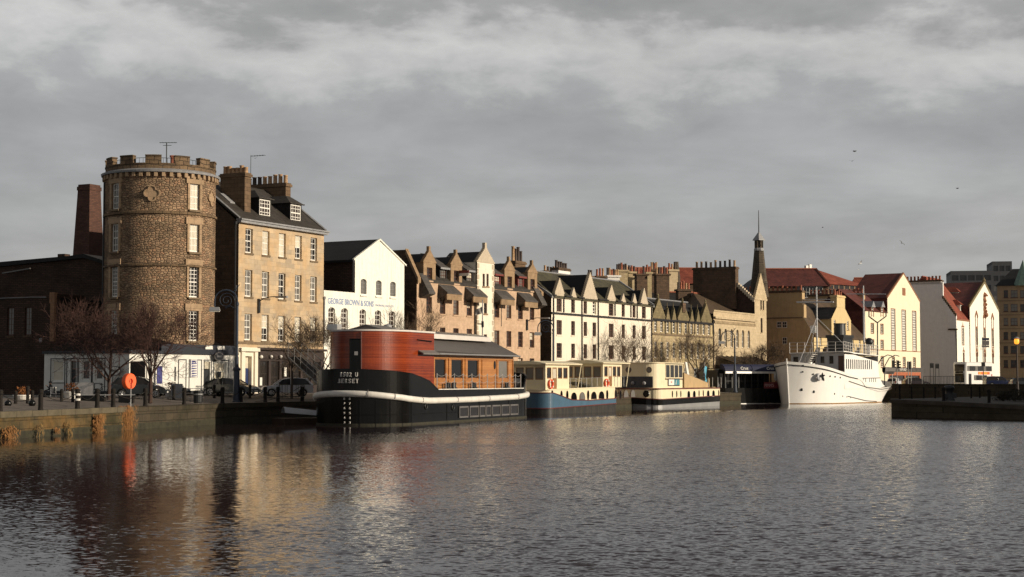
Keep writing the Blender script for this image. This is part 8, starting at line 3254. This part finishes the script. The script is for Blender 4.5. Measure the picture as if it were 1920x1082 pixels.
# flag mast behind the barge
fm_ = empty('flag_mast', gnd(904.5, 146, 1.6))
tag(fm_, 'thin mast with a small drooping flag and crossbar, rising behind the barge cabin', 'flagpole')
zt_ = at(904.5, 562, 146).z - 1.6
MB().tube([(0, 0, 0), (0, 0, zt_)], [.07, .045], 6).obj('pole', 'grey_metal', fm_)
zc_ = at(904.5, 607.5, 146).z - 1.6
MB().tube([(-.45, 0, zc_), (.1, 0, zc_)], .05, 4).box(-.1, .12, -.1, .1, zc_ - .3, zc_ + .25).obj('crossbar', 'black_iron', fm_)
fl = MB()
zf = at(904.5, 574, 146).z - 1.6
fl.loft([[(-f * .62 + .03 * math.sin(j * 2 + f * 5), .08 * math.sin(f * 7 + j), zf - f * .35 - j * .22 * (1 - .25 * f)) for j in range(4)] for f in (0, .2, .4, .6, .8, 1)])
plain('flag_grey', (.36, .33, .29), .8, .2)
fl.obj('flag', 'flag_grey', fm_, True)
# sodium lamp at the right
plain('lamp_post_brown', (.05, .035, .028), .6, .2)
sl_ = empty('sodium_lamp', gnd(1907.5, 165, 1.45))
tag(sl_, 'slender lamp post with a glowing orange lantern near the right edge', 'street lamp')
zt_ = at(1907.5, 640, 165).z - 1.45
MB().lathe([(.16, 0), (.14, 1.5), (.09, 1.6), (.075, zt_ - .35), (.12, zt_ - .3)], 10).obj('post', 'lamp_post_brown', sl_)
t, b = newmat('sodium_glow')
b.inputs['Base Color'].default_value = (.8, .3, .05, 1)
b.inputs['Emission Color'].default_value = (1.0, .33, .03, 1)
b.inputs['Emission Strength'].default_value = 1.6
lo = MB().lathe([(.1, zt_ - .3), (.24, zt_ - .2), (.26, zt_ + .1), (.2, zt_ + .25)], 12).obj('lantern', 'sodium_glow', sl_, True)
MB().lathe([(.3, zt_ + .25), (.34, zt_ + .3), (.12, zt_ + .45), (.01, zt_ + .47)], 12).obj('cap', 'lead', lo)

# ================================================================ quay furniture
plain('bollard_iron', (.02, .017, .015), .8, .25, 4, spec=.15)


def bollard_mesh(h=1.18, r=.14):
 return MB().lathe([(r * 1.15, 0), (r * 1.1, .08), (r, .12), (r * .95, h - .22), (r * 1.12, h - .2), (r * 1.12, h - .05), (r * .6, h), (.01, h + .005)], 12)


blist = [(1, 86.8, 'bollard at the left edge of the view, first on the quay'), (77, 90.3, 'second bollard from the left, in front of the dark warehouse wall'), (146, 95, 'bollard with a pale reflective band, left of the trough'), (183, 97.5, 'bollard in front of the long dark trough'),
         (213, 99.8, 'bollard just left of the orange lifebuoy'), (273, 104.5, 'bollard just right of the orange lifebuoy'), (346, 110.5, 'bollard beside the black litter bin'), (417.5, 117, 'bollard left of the blue lamp post'),
         (452, 120, 'bollard touching the right of the blue lamp post'), (497.5, 122.5, 'bollard in front of the silver car bonnet'), (521.5, 124, 'bollard in front of the silver car door'), (567, 127, 'bollard at the foot of the gangway')]
proto = None
prev = None
blo = []
for i, (px_, D_, lab) in enumerate(blist):
 if proto is None:
  proto = empty('bollard', gnd(px_, D_ + .5, QZ + .03))
  bollard_mesh().obj('post', 'bollard_iron', proto)
  r_ = MB().torus((0, 0, .95), .15, .03, 'z', 14, 6)
  r_.obj('eye_ring', 'bollard_iron', proto)
  o = proto
 else:
  o = copy_tree(proto)
  o.location = gnd(px_, D_ + .5, QZ + .03)
 tag(o, lab, 'bollard', 'round iron bollards along the quay edge')
 blo.append(o)
MB().lathe([(.165, .78), (.165, .9), (.01, .9)], 14).lathe([(.165, .48), (.165, .6)], 14).obj('reflective_band', 'rub_white', blo[2])
for a, b_ in zip(blo, blo[1:]):
 p, q = a.location + Vector((0, 0, .95)), b_.location + Vector((0, 0, .95))
 if (q - p).length > 16:
  continue
 for k, dz in enumerate((0,)):
  mb = MB().tube([p.lerp(q, f / 10) - p - Vector((0, 0, .42 * math.sin(PI * f / 10))) for f in range(11)], .022, 5)
  o = mb.obj('chain', 'bollard_iron')
  o.location = p
  tag(o, 'chain hanging between the ' + a['label'].split(',')[0] + ' and the next', 'chain', 'chains slung between quay bollards')
# second row of bollards further back, by the street
for px_, D_, lab in ((30, 97, 'dark post behind the ball near the left edge'), (52.5, 98, 'tall dark post left of the white planter'), (61, 100, 'thin short post behind the second bollard'), (116, 104, 'post on a small foot behind the seated person'), (137, 105, 'thin post before the white planter at the pub door'), (326, 114.5, 'short thick bollard by the pub planter'),
                     (402, 124, 'bollard at the rear wheel of the black car'), (469, 126, 'bollard before the black car headlight')):
 o = copy_tree(proto)
 o.location = gnd(px_, D_, 1.45 + (D_ - 97) * .012 if D_ < 110 else 1.75)
 o.scale = (.75, .75, .9 if px_ != 52.5 else 1.15)
 tag(o, lab, 'bollard', 'inner row of posts by the pub')
for px_, D_, lab in ((16, 94, 'dark iron ball on the quay near the left edge, left of the two'), (61, 95.5, 'dark iron ball on the quay behind the second bollard')):
 o = empty('iron_ball', gnd(px_, D_, QZ + .1))
 tag(o, lab, 'ball', 'dark balls on the quay')
 MB().ball((0, 0, .25), .21, 18, 12).obj('ball', 'bulwark_black', o, True)
 MB().lathe([(.15, -.1), (.12, .05), (.06, .08)], 12).tube([(0, 0, .44), (0, 0, .52)], .05, 6).obj('base', 'bollard_iron', o)
# lifebuoy housing
lr = empty('lifebuoy_stand', gnd(242.5, 103.2, QZ + .2), RAD(54))
tag(lr, 'bright orange round lifebuoy housing on a thin pole at the quay edge', 'lifebuoy')
MB().tube([(0, -.16, -.17), (0, -.16, 1.35)], .035, 8).tube([(0, 0, .03), (0, -.16, .05)], .05, 6).obj('pole', 'grey_metal', lr)
n = 32
ho = MB()
prof = [(.50, .18), (.50, -.13), (.46, -.17), (.17, -.17), (.15, -.06), (.01, -.06)]
vs, fs = [], []
for r, y in prof:
 for k in range(n):
  t_ = 2 * PI * k / n
  vs.append((r * .93 * math.cos(t_), y, 1.45 + r * 1.02 * math.sin(t_)))
for i in range(len(prof) - 1):
 for k in range(n):
  fs.append((i * n + k, i * n + (k + 1) % n, (i + 1) * n + (k + 1) % n, (i + 1) * n + k))
fs.append(tuple(range(n)))
ho.add(vs, fs)
plain('buoy_orange', (.85, .115, .018), .5, .06)
ho.obj('housing', 'buoy_orange', lr)
MB().tube([(0, -.2, 1.0), (0, -.2, 1.62)], .03, 6).obj('strap', 'tail_lens', lr)
# planters
def planter(px, D, z, label, leaf='dry_grass'):
 rt = empty('planter', gnd(px, D, z))
 tag(rt, label, 'planter', 'white planters outside the pub')
 MB().lathe([(.01, 0), (.40, .0), (.48, .3), (.58, .5), (.62, .52), (.62, .6), (.5, .6), (.48, .5), (.01, .5)], 20).obj('tub', 'rub_white', rt, False)
 rnd = random.Random(int(px))
 mb = MB()
 for i in range(260):
  a, r, zz = rnd.uniform(0, 2 * PI), rnd.uniform(0, .5), .5 + rnd.uniform(0, .62)
  r *= 1 - .4 * max(0, (zz - .8))
  c = Vector((r * math.cos(a), r * math.sin(a), zz))
  d1 = Vector((rnd.uniform(-1, 1), rnd.uniform(-1, 1), rnd.uniform(-.2, 1))).normalized() * .14
  d2 = d1.cross(Vector((rnd.uniform(-1, 1), rnd.uniform(-1, 1), .3))).normalized() * .04
  mb.add([c - d2, c + d2, c + d1], [(0, 1, 2)])
 mb.obj('foliage', leaf, rt)


plain('rust_leaf', (.22, .08, .02), .9, .4, 6)
planter(43, 104, 1.62, 'white planter with brown shrub against the dark warehouse wall', 'rust_leaf')
planter(134, 110, 1.8, 'white planter with brown shrub left of the pub door', 'rust_leaf')
planter(322, 119, 1.85, 'white planter with orange brown shrub in front of the sunlit pub wall', 'rust_leaf')
# trough with bench rim, litter bin
rt = empty('quay_trough', gnd(203, 108.5, 1.6), RAD(8))
tag(rt, 'long low dark trough with a pale rim around the tree foot', 'planter')
MB().box(-1.7, -.2, -.6, .6, 0, .55).box(.75, 1.7, -.6, .6, 0, .55).obj('box', 'bulwark_black', rt)
MB().box(-1.75, 1.75, -.65, -.5, .551, .6).box(-1.75, 1.75, .5, .65, .551, .6).obj('rim', 'grey_metal', rt)
rt = empty('litter_bin', gnd(371.5, 113.5, 1.55))
tag(rt, 'black litter bin on the quay right of a bollard', 'litter bin')
MB().lathe([(.01, 0), (.28, 0), (.3, .05), (.33, .75), (.36, .78), (.36, .86), (.2, .9), (.01, .9)], 14).obj('drum', 'black_iron', rt)
MB().lathe([(.365, .6), (.365, .66)], 14).obj('band', 'grey_metal', rt)


def chair(px, D, z, rz, label, mat='white_paint'):
 rt = empty('cafe_chair', gnd(px, D, z), RAD(rz))
 tag(rt, label, 'chair', 'pavement chairs outside the pub')
 MB().box(-.22, .22, -.22, .22, .42, .46).obj('seat', mat, rt)
 bk = MB()
 for k in range(5):
  x = -.2 + .1 * k
  bk.box(x - .02, x + .02, .2, .23, .46, .85)
 bk.box(-.23, .23, .195, .235, .84, .9).obj('backrest', mat, rt)
 for sx_ in (-1, 1):
  for sy in (-1, 1):
   MB().tube([(sx_ * .2, sy * .2, .43), (sx_ * .23, sy * .23, 0)], .02, 5).obj('leg', mat, rt)
 return rt


chair(111, 110.5, 1.8, 100, 'white chair just right of the seated person')
chair(103, 110, 1.8, 80, 'pale chair between the seated person and the white chair', 'lead')
chair(341, 119, 1.85, 170, 'white chair left of the white pavement table')
chair(372, 119.5, 1.85, 200, 'white chair right of the white pavement table')
rt = empty('cafe_table', gnd(357, 118.5, 1.85))
tag(rt, 'white lattice bench table on the pavement under the blue banner', 'table')
MB().box(-1.1, 1.1, -.3, .3, .68, .72).obj('top', 'white_paint', rt)
fr_ = MB()
for x in (-.9, .9):
 fr_.tube([(x, -.25, 0), (x, .25, .69)], .03, 5).tube([(x, .25, 0), (x, -.25, .69)], .03, 5)
fr_.tube([(-.9, 0, .35), (.9, 0, .35)], .025, 5)
fr_.obj('frame', 'white_paint', rt)
rt = empty('menu_easel', gnd(332, 118, 1.85))
tag(rt, 'grey sandwich board leaning by the pub planter', 'sign board')
MB().prism([(-.4, -.25, 0), (.4, -.25, 0), (.4, .0, 1.05), (-.4, .0, 1.05)], (0, .04, 0)).prism([(-.4, .25, 0), (.4, .25, 0), (.4, .045, 1.05), (-.4, .045, 1.05)], (0, .04, 0)).obj('board', 'lead', rt)
rt = empty('cloth_screen', gnd(155, 113, 1.85))
tag(rt, 'grey windbreak panel standing by the pub door planter', 'windbreak')
MB().box(-.75, .75, -.02, .02, .25, 1.15).obj('panel', 'lead', rt)
MB().tube([(-.75, 0, 0), (-.75, 0, 1.2)], .03, 5).tube([(.75, 0, 0), (.75, 0, 1.2)], .03, 5).obj('frame', 'black_iron', rt)


def bicycle(px, D, z, rz, label):
 rt = empty('bicycle', gnd(px, D, z), RAD(rz))
 tag(rt, label, 'bicycle', 'bicycles leaning by the pub wall')
 for x in (-.52, .52):
  w = MB().torus((x, 0, .34), .32, .022, 'y', 24, 5).obj('wheel', 'tyre', rt)
  sp_ = MB()
  for k in range(8):
   t_ = PI * k / 8
   sp_.tube([(x + .31 * math.cos(t_), 0, .34 + .31 * math.sin(t_)), (x - .31 * math.cos(t_), 0, .34 - .31 * math.sin(t_))], .005, 3)
  sp_.obj('spokes', 'steel', w)
 MB().tube([(-.52, 0, .34), (-.05, 0, .3), (.38, 0, .82), (-.18, 0, .8), (-.52, 0, .34)], .02, 5).tube([(-.05, 0, .3), (-.2, 0, .92)], .02, 5).tube([(.52, 0, .34), (.36, 0, .95)], .02, 5).obj('frame', 'black_iron', rt)
 MB().box(-.32, -.08, -.06, .06, .92, .97).obj('saddle', 'black_iron', rt)
 MB().tube([(.36, -.25, 1.0), (.36, .25, 1.0)], .018, 5).obj('handlebar', 'steel', rt)


bicycle(196, 115.5, 1.9, 12, 'bicycle standing left of the leftmost tree trunk')
bicycle(221, 116.2, 1.9, -8, 'bicycle standing under the oval pub sign')
# gangway with rails, propped between quay and barge stern
plain('gang_grey', (.22, .21, .20), .5, .2, metal=.3)
ga, gb = at(540, 672, 126.5), at(612, 738, 121)
gw_ = empty('gangway', (gb.x, gb.y, gb.z))
tag(gw_, 'steep raised metal gangway with four handrails between the quay and the barge stern', 'gangway')
d_ = ga - gb
wd = Vector((.95, .9, 0))
MB().prism([Vector((0, 0, 0)), d_, d_ + wd, wd], (0, 0, .12)).obj('walkway', 'bulwark_black', gw_)
for off, hh in ((Vector((0, 0, .12)), 0), (wd + Vector((0, 0, .12)), 0), (Vector((0, 0, 1.25)), 1), (wd + Vector((0, 0, 1.25)), 1), (Vector((0, 0, .7)), 1), (wd + Vector((0, 0, .7)), 1)):
 MB().tube([off, d_ + off], .05 if hh == 0 else .035, 6).obj('handrail', 'gang_grey', gw_)
mb = MB()
for k in range(7):
 for o_2 in (Vector((0, 0, 0)), wd):
  p = d_ * (k / 6) + o_2
  mb.tube([p + Vector((0, 0, .1)), p + Vector((0, 0, 1.25))], .025, 5)
mb.obj('stanchions', 'gang_grey', gw_)
MB().box(-.5, .9, .2, 1.6, -(gb.z - 1.5), .05).obj('pedestal', 'bulwark_black', gw_)

# ================================================================ seated person
def person_seated():
 p = gnd(95.5, 110.3, 1.8)
 rt = empty('person', p, RAD(-60))
 tag(rt, 'person in dark clothes sitting on a chair outside the pub, left end', 'person')
 me = bpy.data.meshes.new('body')
 J = [(0, 0, .50), (0, .02, .72), (0, .0, .95), (0, -.02, 1.05), (0, -.05, 1.14), (0, -.06, 1.24),
         (-.1, 0, .49), (-.12, -.42, .50), (-.13, -.44, .10), (-.13, -.58, .05),
         (.1, 0, .49), (.12, -.42, .50), (.13, -.40, .10), (.13, -.54, .05),
         (-.2, 0, .98), (-.26, -.08, .72), (-.14, -.32, .66), (-.1, -.4, .66),
         (.2, 0, .98), (.27, -.1, .74), (.18, -.28, .95), (.12, -.30, 1.02)]
 E = [(0, 1), (1, 2), (2, 3), (3, 4), (4, 5), (0, 6), (6, 7), (7, 8), (8, 9), (0, 10), (10, 11), (11, 12), (12, 13), (2, 14), (14, 15), (15, 16), (16, 17), (2, 18), (18, 19), (19, 20), (20, 21)]
 RR = [.15, .145, .16, .07, .085, .085, .1, .08, .055, .04, .1, .08, .055, .04, .075, .055, .04, .03, .075, .055, .04, .03]
 me.from_pydata(J, E, [])
 o = bpy.data.objects.new('body', me)
 COL.objects.link(o)
 m = o.modifiers.new('skin', 'SKIN')
 sv = me.skin_vertices[0].data
 for i, r in enumerate(RR):
  sv[i].radius = (r, r * .85)
 sv[0].use_root = True
 o.modifiers.new('sub', 'SUBSURF').levels = 2
 dg = bpy.context.evaluated_depsgraph_get()
 dg.update()
 m2 = bpy.data.meshes.new_from_object(o.evaluated_get(dg))
 bpy.data.objects.remove(o)
 plain('dark_coat', (.015, .016, .02), .9, .2)
 plain('skin', (.42, .24, .16), .6, .1)
 m2.materials.clear()
 m2.materials.append(MATS['dark_coat'])
 m2.materials.append(MATS['skin'])
 for f in m2.polygons:
  c = f.center
  f.use_smooth = True
  if c.z > 1.06 or (c.y < -.36 and .6 < c.z < .75) or (c.z > .98 and c.y < -.2):
   f.material_index = 1
 m2.name = 'body'
 b = bpy.data.objects.new('body', m2)
 COL.objects.link(b)
 b.parent = rt
 MB().ball((0, -.035, 1.22), .105, 12, 8, 1.05).obj('hair', 'dark_coat', rt, True)
 mb = MB()
 for s in (-1, 1):      # five curled fingers on each hand
  hx, hy, hz = (-.1, -.4, .66) if s < 0 else (.12, -.30, 1.02)
  for k in range(4):
   mb.tube([(hx - .03 + .02 * k, hy - .02, hz), (hx - .03 + .02 * k, hy - .07, hz - .01), (hx - .03 + .02 * k, hy - .09, hz - .035)], [.01, .009, .007], 5)
  mb.tube([(hx - s * .03, hy, hz), (hx - s * .06, hy - .04, hz + .005), (hx - s * .055, hy - .065, hz + .0)], [.011, .01, .008], 5)
 mb.obj('fingers', 'skin', rt, True)


person_seated()
chair(95.5, 110.4, 1.8, -60 + 0, 'dark chair under the seated person outside the pub', 'black_iron')

# ================================================================ road side: signals, signs, railings
def signal(px, D, z, pyt, label, rz):
 rt = empty('traffic_light', gnd(px, D, z), RAD(rz))
 tag(rt, label, 'traffic light', 'traffic lights at the road junction')
 zt = at(px, pyt, D).z - z
 MB().tube([(0, 0, 0), (0, 0, zt + .1)], .07, 8).obj('pole', 'grey_metal', rt)
 hd_ = MB().box(-.19, .19, -.35, -.1, zt - 1.25, zt).obj('signal_head', 'black_iron', rt)
 vz = MB()
 for k in range(3):
  zc = zt - .22 - k * .4
  vz.lathe([(.15, 0), (.15, .28)], 10, (0, 0), PI * .9, 2.1 * PI)
  vz.v[-22:] = [(v[0], -.35 - v[2], zc + v[1]) for v in vz.v[-22:]] if len(vz.v) >= 22 else vz.v[-22:]
 vz.obj('visor', 'black_iron', hd_)
 return rt


signal(1673, 258, 2.0, 676, 'traffic light with its visors seen from the side, left of the pair', 95)
signal(1682, 259, 2.0, 676, 'traffic light with visors pointing right, beside the lifeboat', 70)
signal(1703, 262, 2.0, 678, 'traffic light in front of the cream hall shop window', 160)
signal(1708.5, 263, 2.0, 678, 'rightmost traffic light, back to the viewer, by the shop window', 200)
rt = empty('round_sign', gnd(1729, 262, 2.0), RAD(8))
tag(rt, 'round grey traffic sign on a pole before the harled wall', 'sign')
z_ = at(1729, 693.5, 262).z - 2
MB().tube([(0, 0, 0), (0, 0, z_ + .2)], .05, 6).obj('pole', 'grey_metal', rt)
MB().prism_xz([(.34 * math.cos(2 * PI * i / 20), z_ + .34 * math.sin(2 * PI * i / 20)) for i in range(20)], -.08, -.05).obj('disc', 'roof_grey', rt)
for px_, lab in ((1747.5, 'left of two rectangular framed sign posts before the harled wall'), (1757.5, 'right of two rectangular framed sign posts before the harled wall')):
 rt = empty('framed_sign', gnd(px_, 263, 2.0))
 tag(rt, lab, 'sign', 'framed sign posts by the harled wall')
 zt = at(px_, 681.5 if px_ < 1750 else 682.5, 263).z - 2
 fr_ = MB()
 for x in (-.28, .28):
  fr_.tube([(x, 0, 0), (x, 0, zt)], .05, 5)
 fr_.tube([(-.28, 0, zt), (.28, 0, zt)], .05, 5)
 fr_.obj('frame', 'black_iron', rt)
 MB().box(-.25, .25, -.03, .03, zt - .75, zt - .06).obj('panel', 'slate_dark', rt)
rt = empty('direction_sign_post', gnd(1844, 268, 2.0))
tag(rt, 'tall post carrying dark and grey finger plates, in front of the carved gable house', 'sign post')
zt = at(1844, 632, 268).z - 2
MB().tube([(0, 0, 0), (0, 0, zt)], .07, 6).obj('post', 'black_iron', rt)
for dz, h_, m_ in ((.15, .4, 'car_navy'), (.62, .75, 'roof_grey'), (1.42, .3, 'roof_grey')):
 MB().box(-.15, 1.05, -.06, -.0, zt - dz - h_, zt - dz).obj('plate', m_, rt)
MB().box(-.3, .3, -.12, .06, zt - 4.9, zt - 4.2).obj('plate', 'slate_dark', rt)
MB().torus((-.35, 0, zt - 1.5), .2, .03, 'y', 14, 5).torus((-.3, 0, zt - 2.0), .14, .03, 'y', 14, 5).obj('scroll', 'letter_grey', rt)


def railing(px0, D0, px1, D1, z, h, n, label, mat='black_iron'):
 a, b = gnd(px0, D0, z), gnd(px1, D1, z)
 rt = empty('railing', a)
 tag(rt, label, 'railing')
 d = b - a
 mb = MB()
 for k in range(n + 1):
  p = d * (k / n)
  mb.tube([p, p + Vector((0, 0, h))], .03 if k % 8 else .05, 4)
 mb.obj('posts', mat, rt)
 MB().tube([Vector((0, 0, h)), d + Vector((0, 0, h))], .04, 5).tube([Vector((0, 0, .15)), d + Vector((0, 0, .15))], .03, 5).obj('rail', mat, rt)


railing(1732, 262, 1800, 262, 2.0, 1.75, 24, 'dark street railing in front of the harled wall and the bus front')
railing(1870, 290, 1935, 285, 2.0, 1.5, 24, 'dark railing at the foot of the tan apartment block')
railing(1150, 182, 1330, 200, 1.5, 1.0, 40, 'thin quay railing behind the cream houseboat')
# mooring posts and bollard on the jetty
for px_, D_, h_, lab in ((1686.7, 143, 1.25, 'leftmost round headed post at the jetty corner'), (1709, 146, 1.15, 'second small post along the jetty edge'), (1731.5, 148, 1.1, 'third small post along the jetty edge'), (1753, 150, 1.1, 'fourth small post, left of the big mooring bollard'),
                         (1820.5, 150, 1.1, 'small post right of the big mooring bollard'), (1836.5, 152, 1.1, 'thin post between the big bollard and the shrubs')):
 o = copy_tree(proto)
 o.location = gnd(px_, D_, 1.47)
 o.scale = (.55, .55, h_ / 1.18)
 tag(o, lab, 'bollard', 'small posts on the jetty')
for px_, D_, z_, lab in ((1768.8, 134.5, 1.42, 'thick bollard at the jetty front beside the big mooring bollard'), (1853.8, 131.2, 1.26, 'thick bollard standing alone on the jetty front')):
 o = copy_tree(proto)
 o.location = gnd(px_, D_, z_)
 o.scale = (.95, .95, .98)
 tag(o, lab, 'bollard', 'thick bollards on the jetty front')
mo = empty('mooring_bollard', gnd(1779.5, 137, 1.42))
tag(mo, 'big squat black mooring bollard with a flared head on the jetty', 'mooring bollard')
MB().lathe([(.5, 0), (.5, .1), (.36, .2), (.34, .55), (.30, .8), (.42, 1.0), (.44, 1.12), (.36, 1.26), (.1, 1.3), (.01, 1.3)], 20).obj('post', 'black_iron', mo, True)
MB().box(-.55, .55, -.3, .3, .22, .62).obj('cross_arm', 'black_iron', mo)
# dark shrubs along the jetty back
plain('shrub_dark', (.035, .03, .018), .95, .4, 4)


def shrub(px, D, z, w, h, seed, label):
 rnd = random.Random(seed)
 rt = empty('shrub', gnd(px, D, z))
 tag(rt, label, 'shrub', 'dark shrubs on the jetty')
 fo, tw = MB(), MB()
 for i in range(28):
  a, r = rnd.uniform(0, 2 * PI), rnd.uniform(.1, .8)
  tw.tube([(0, 0, 0), (r * w * .4 * math.cos(a), r * w * .3 * math.sin(a), h * rnd.uniform(.5, 1.05))], [.02, .006], 3)
 for i in range(900):
  a, b, c = rnd.gauss(0, .38), rnd.gauss(0, .38), rnd.random()
  p = Vector((a * w * .55, b * w * .4, h * (.1 + .85 * c) * (1 - .35 * min(1, abs(a)))))
  d1 = Vector((rnd.uniform(-1, 1), rnd.uniform(-1, 1), rnd.uniform(-.6, 1))).normalized() * rnd.uniform(.08, .17)
  d2 = d1.cross(Vector((.3, rnd.uniform(-1, 1), 1))).normalized() * .045
  fo.add([p - d2, p + d2, p + d1], [(0, 1, 2)])
 tw.obj('stems', 'bark', rt)
 fo.obj('foliage', 'shrub_dark', rt)


shrub(1880, 140, 1.3, 2.2, 1.0, 1, 'leftmost low dark shrub on the jetty, right of the lone bollard')
shrub(1900, 142, 1.3, 2.4, 1.15, 2, 'middle dark shrub on the jetty under the orange lamp')
shrub(1922, 139, 1.3, 2.4, 1.1, 3, 'dark shrub on the jetty at the right edge')

# ================================================================ gulls
plain('gull_white', (.75, .74, .72), .7, .05)
plain('gull_dark', (.06, .06, .065), .8, .2)


def gull(px, py, D, s, mat, label, bank=0, rz=0):
 p = at(px, py, D)
 s *= .62
 rt = empty('gull', p, RAD(rz))
 tag(rt, label, 'bird', 'gulls in the air')
 rt.rotation_euler = (RAD(bank), 0, RAD(rz))
 bd = MB()
 bd.loft([[(x, r * math.cos(2 * PI * k / 8), r * math.sin(2 * PI * k / 8)) for k in range(8)] for x, r in ((-.32, .01), (-.2, .05), (0, .075), (.16, .06), (.22, .045), (.28, .04), (.33, .02), (.38, .003))], True)
 bd.v = [(v[0] * s, v[1] * s, v[2] * s) for v in bd.v]
 bd.obj('body', mat, rt, True)
 for sd_ in (-1, 1):
  w = MB().loft([[(x * s, sd_ * y * s, z * s) for x, y, z in r] for r in (((.1, .05, .03), (-.12, .05, .03)), ((.16, .35, .17), (-.08, .33, .16)), ((.06, .62, .14), (-.08, .6, .13)), ((-.12, .78, .09), (-.15, .77, .09)))])
  w.obj('wing', mat, rt)


for a in ((1602, 284, 160, 1.0, 'gull_dark', 'upper of two dark birds high in the sky, right of the spire', 10, 20), (1597.5, 302, 160, .7, 'gull_dark', 'tiny dark bird just under the upper dark bird', 0, 60), (1795, 353.5, 170, .8, 'gull_dark', 'dark bird above the glass office block', 5, 10),
          (478, 297, 120, .6, 'gull_dark', 'tiny dark bird just right of the tower battlements', 0, 90), (1613, 494, 190, 1.2, 'gull_white', 'white gull above the red hipped roof', -25, 15), (1691, 456, 190, 1.0, 'gull_dark', 'dark bird above the steep cream gable', 40, 40), (1542.5, 426.5, 190, .6, 'gull_dark', 'faint speck of a bird right of the spire tip', 0, 0), (1609, 505, 200, .6, 'gull_white', 'small white gull close to the red roof', 0, 30)):
 gull(*a)
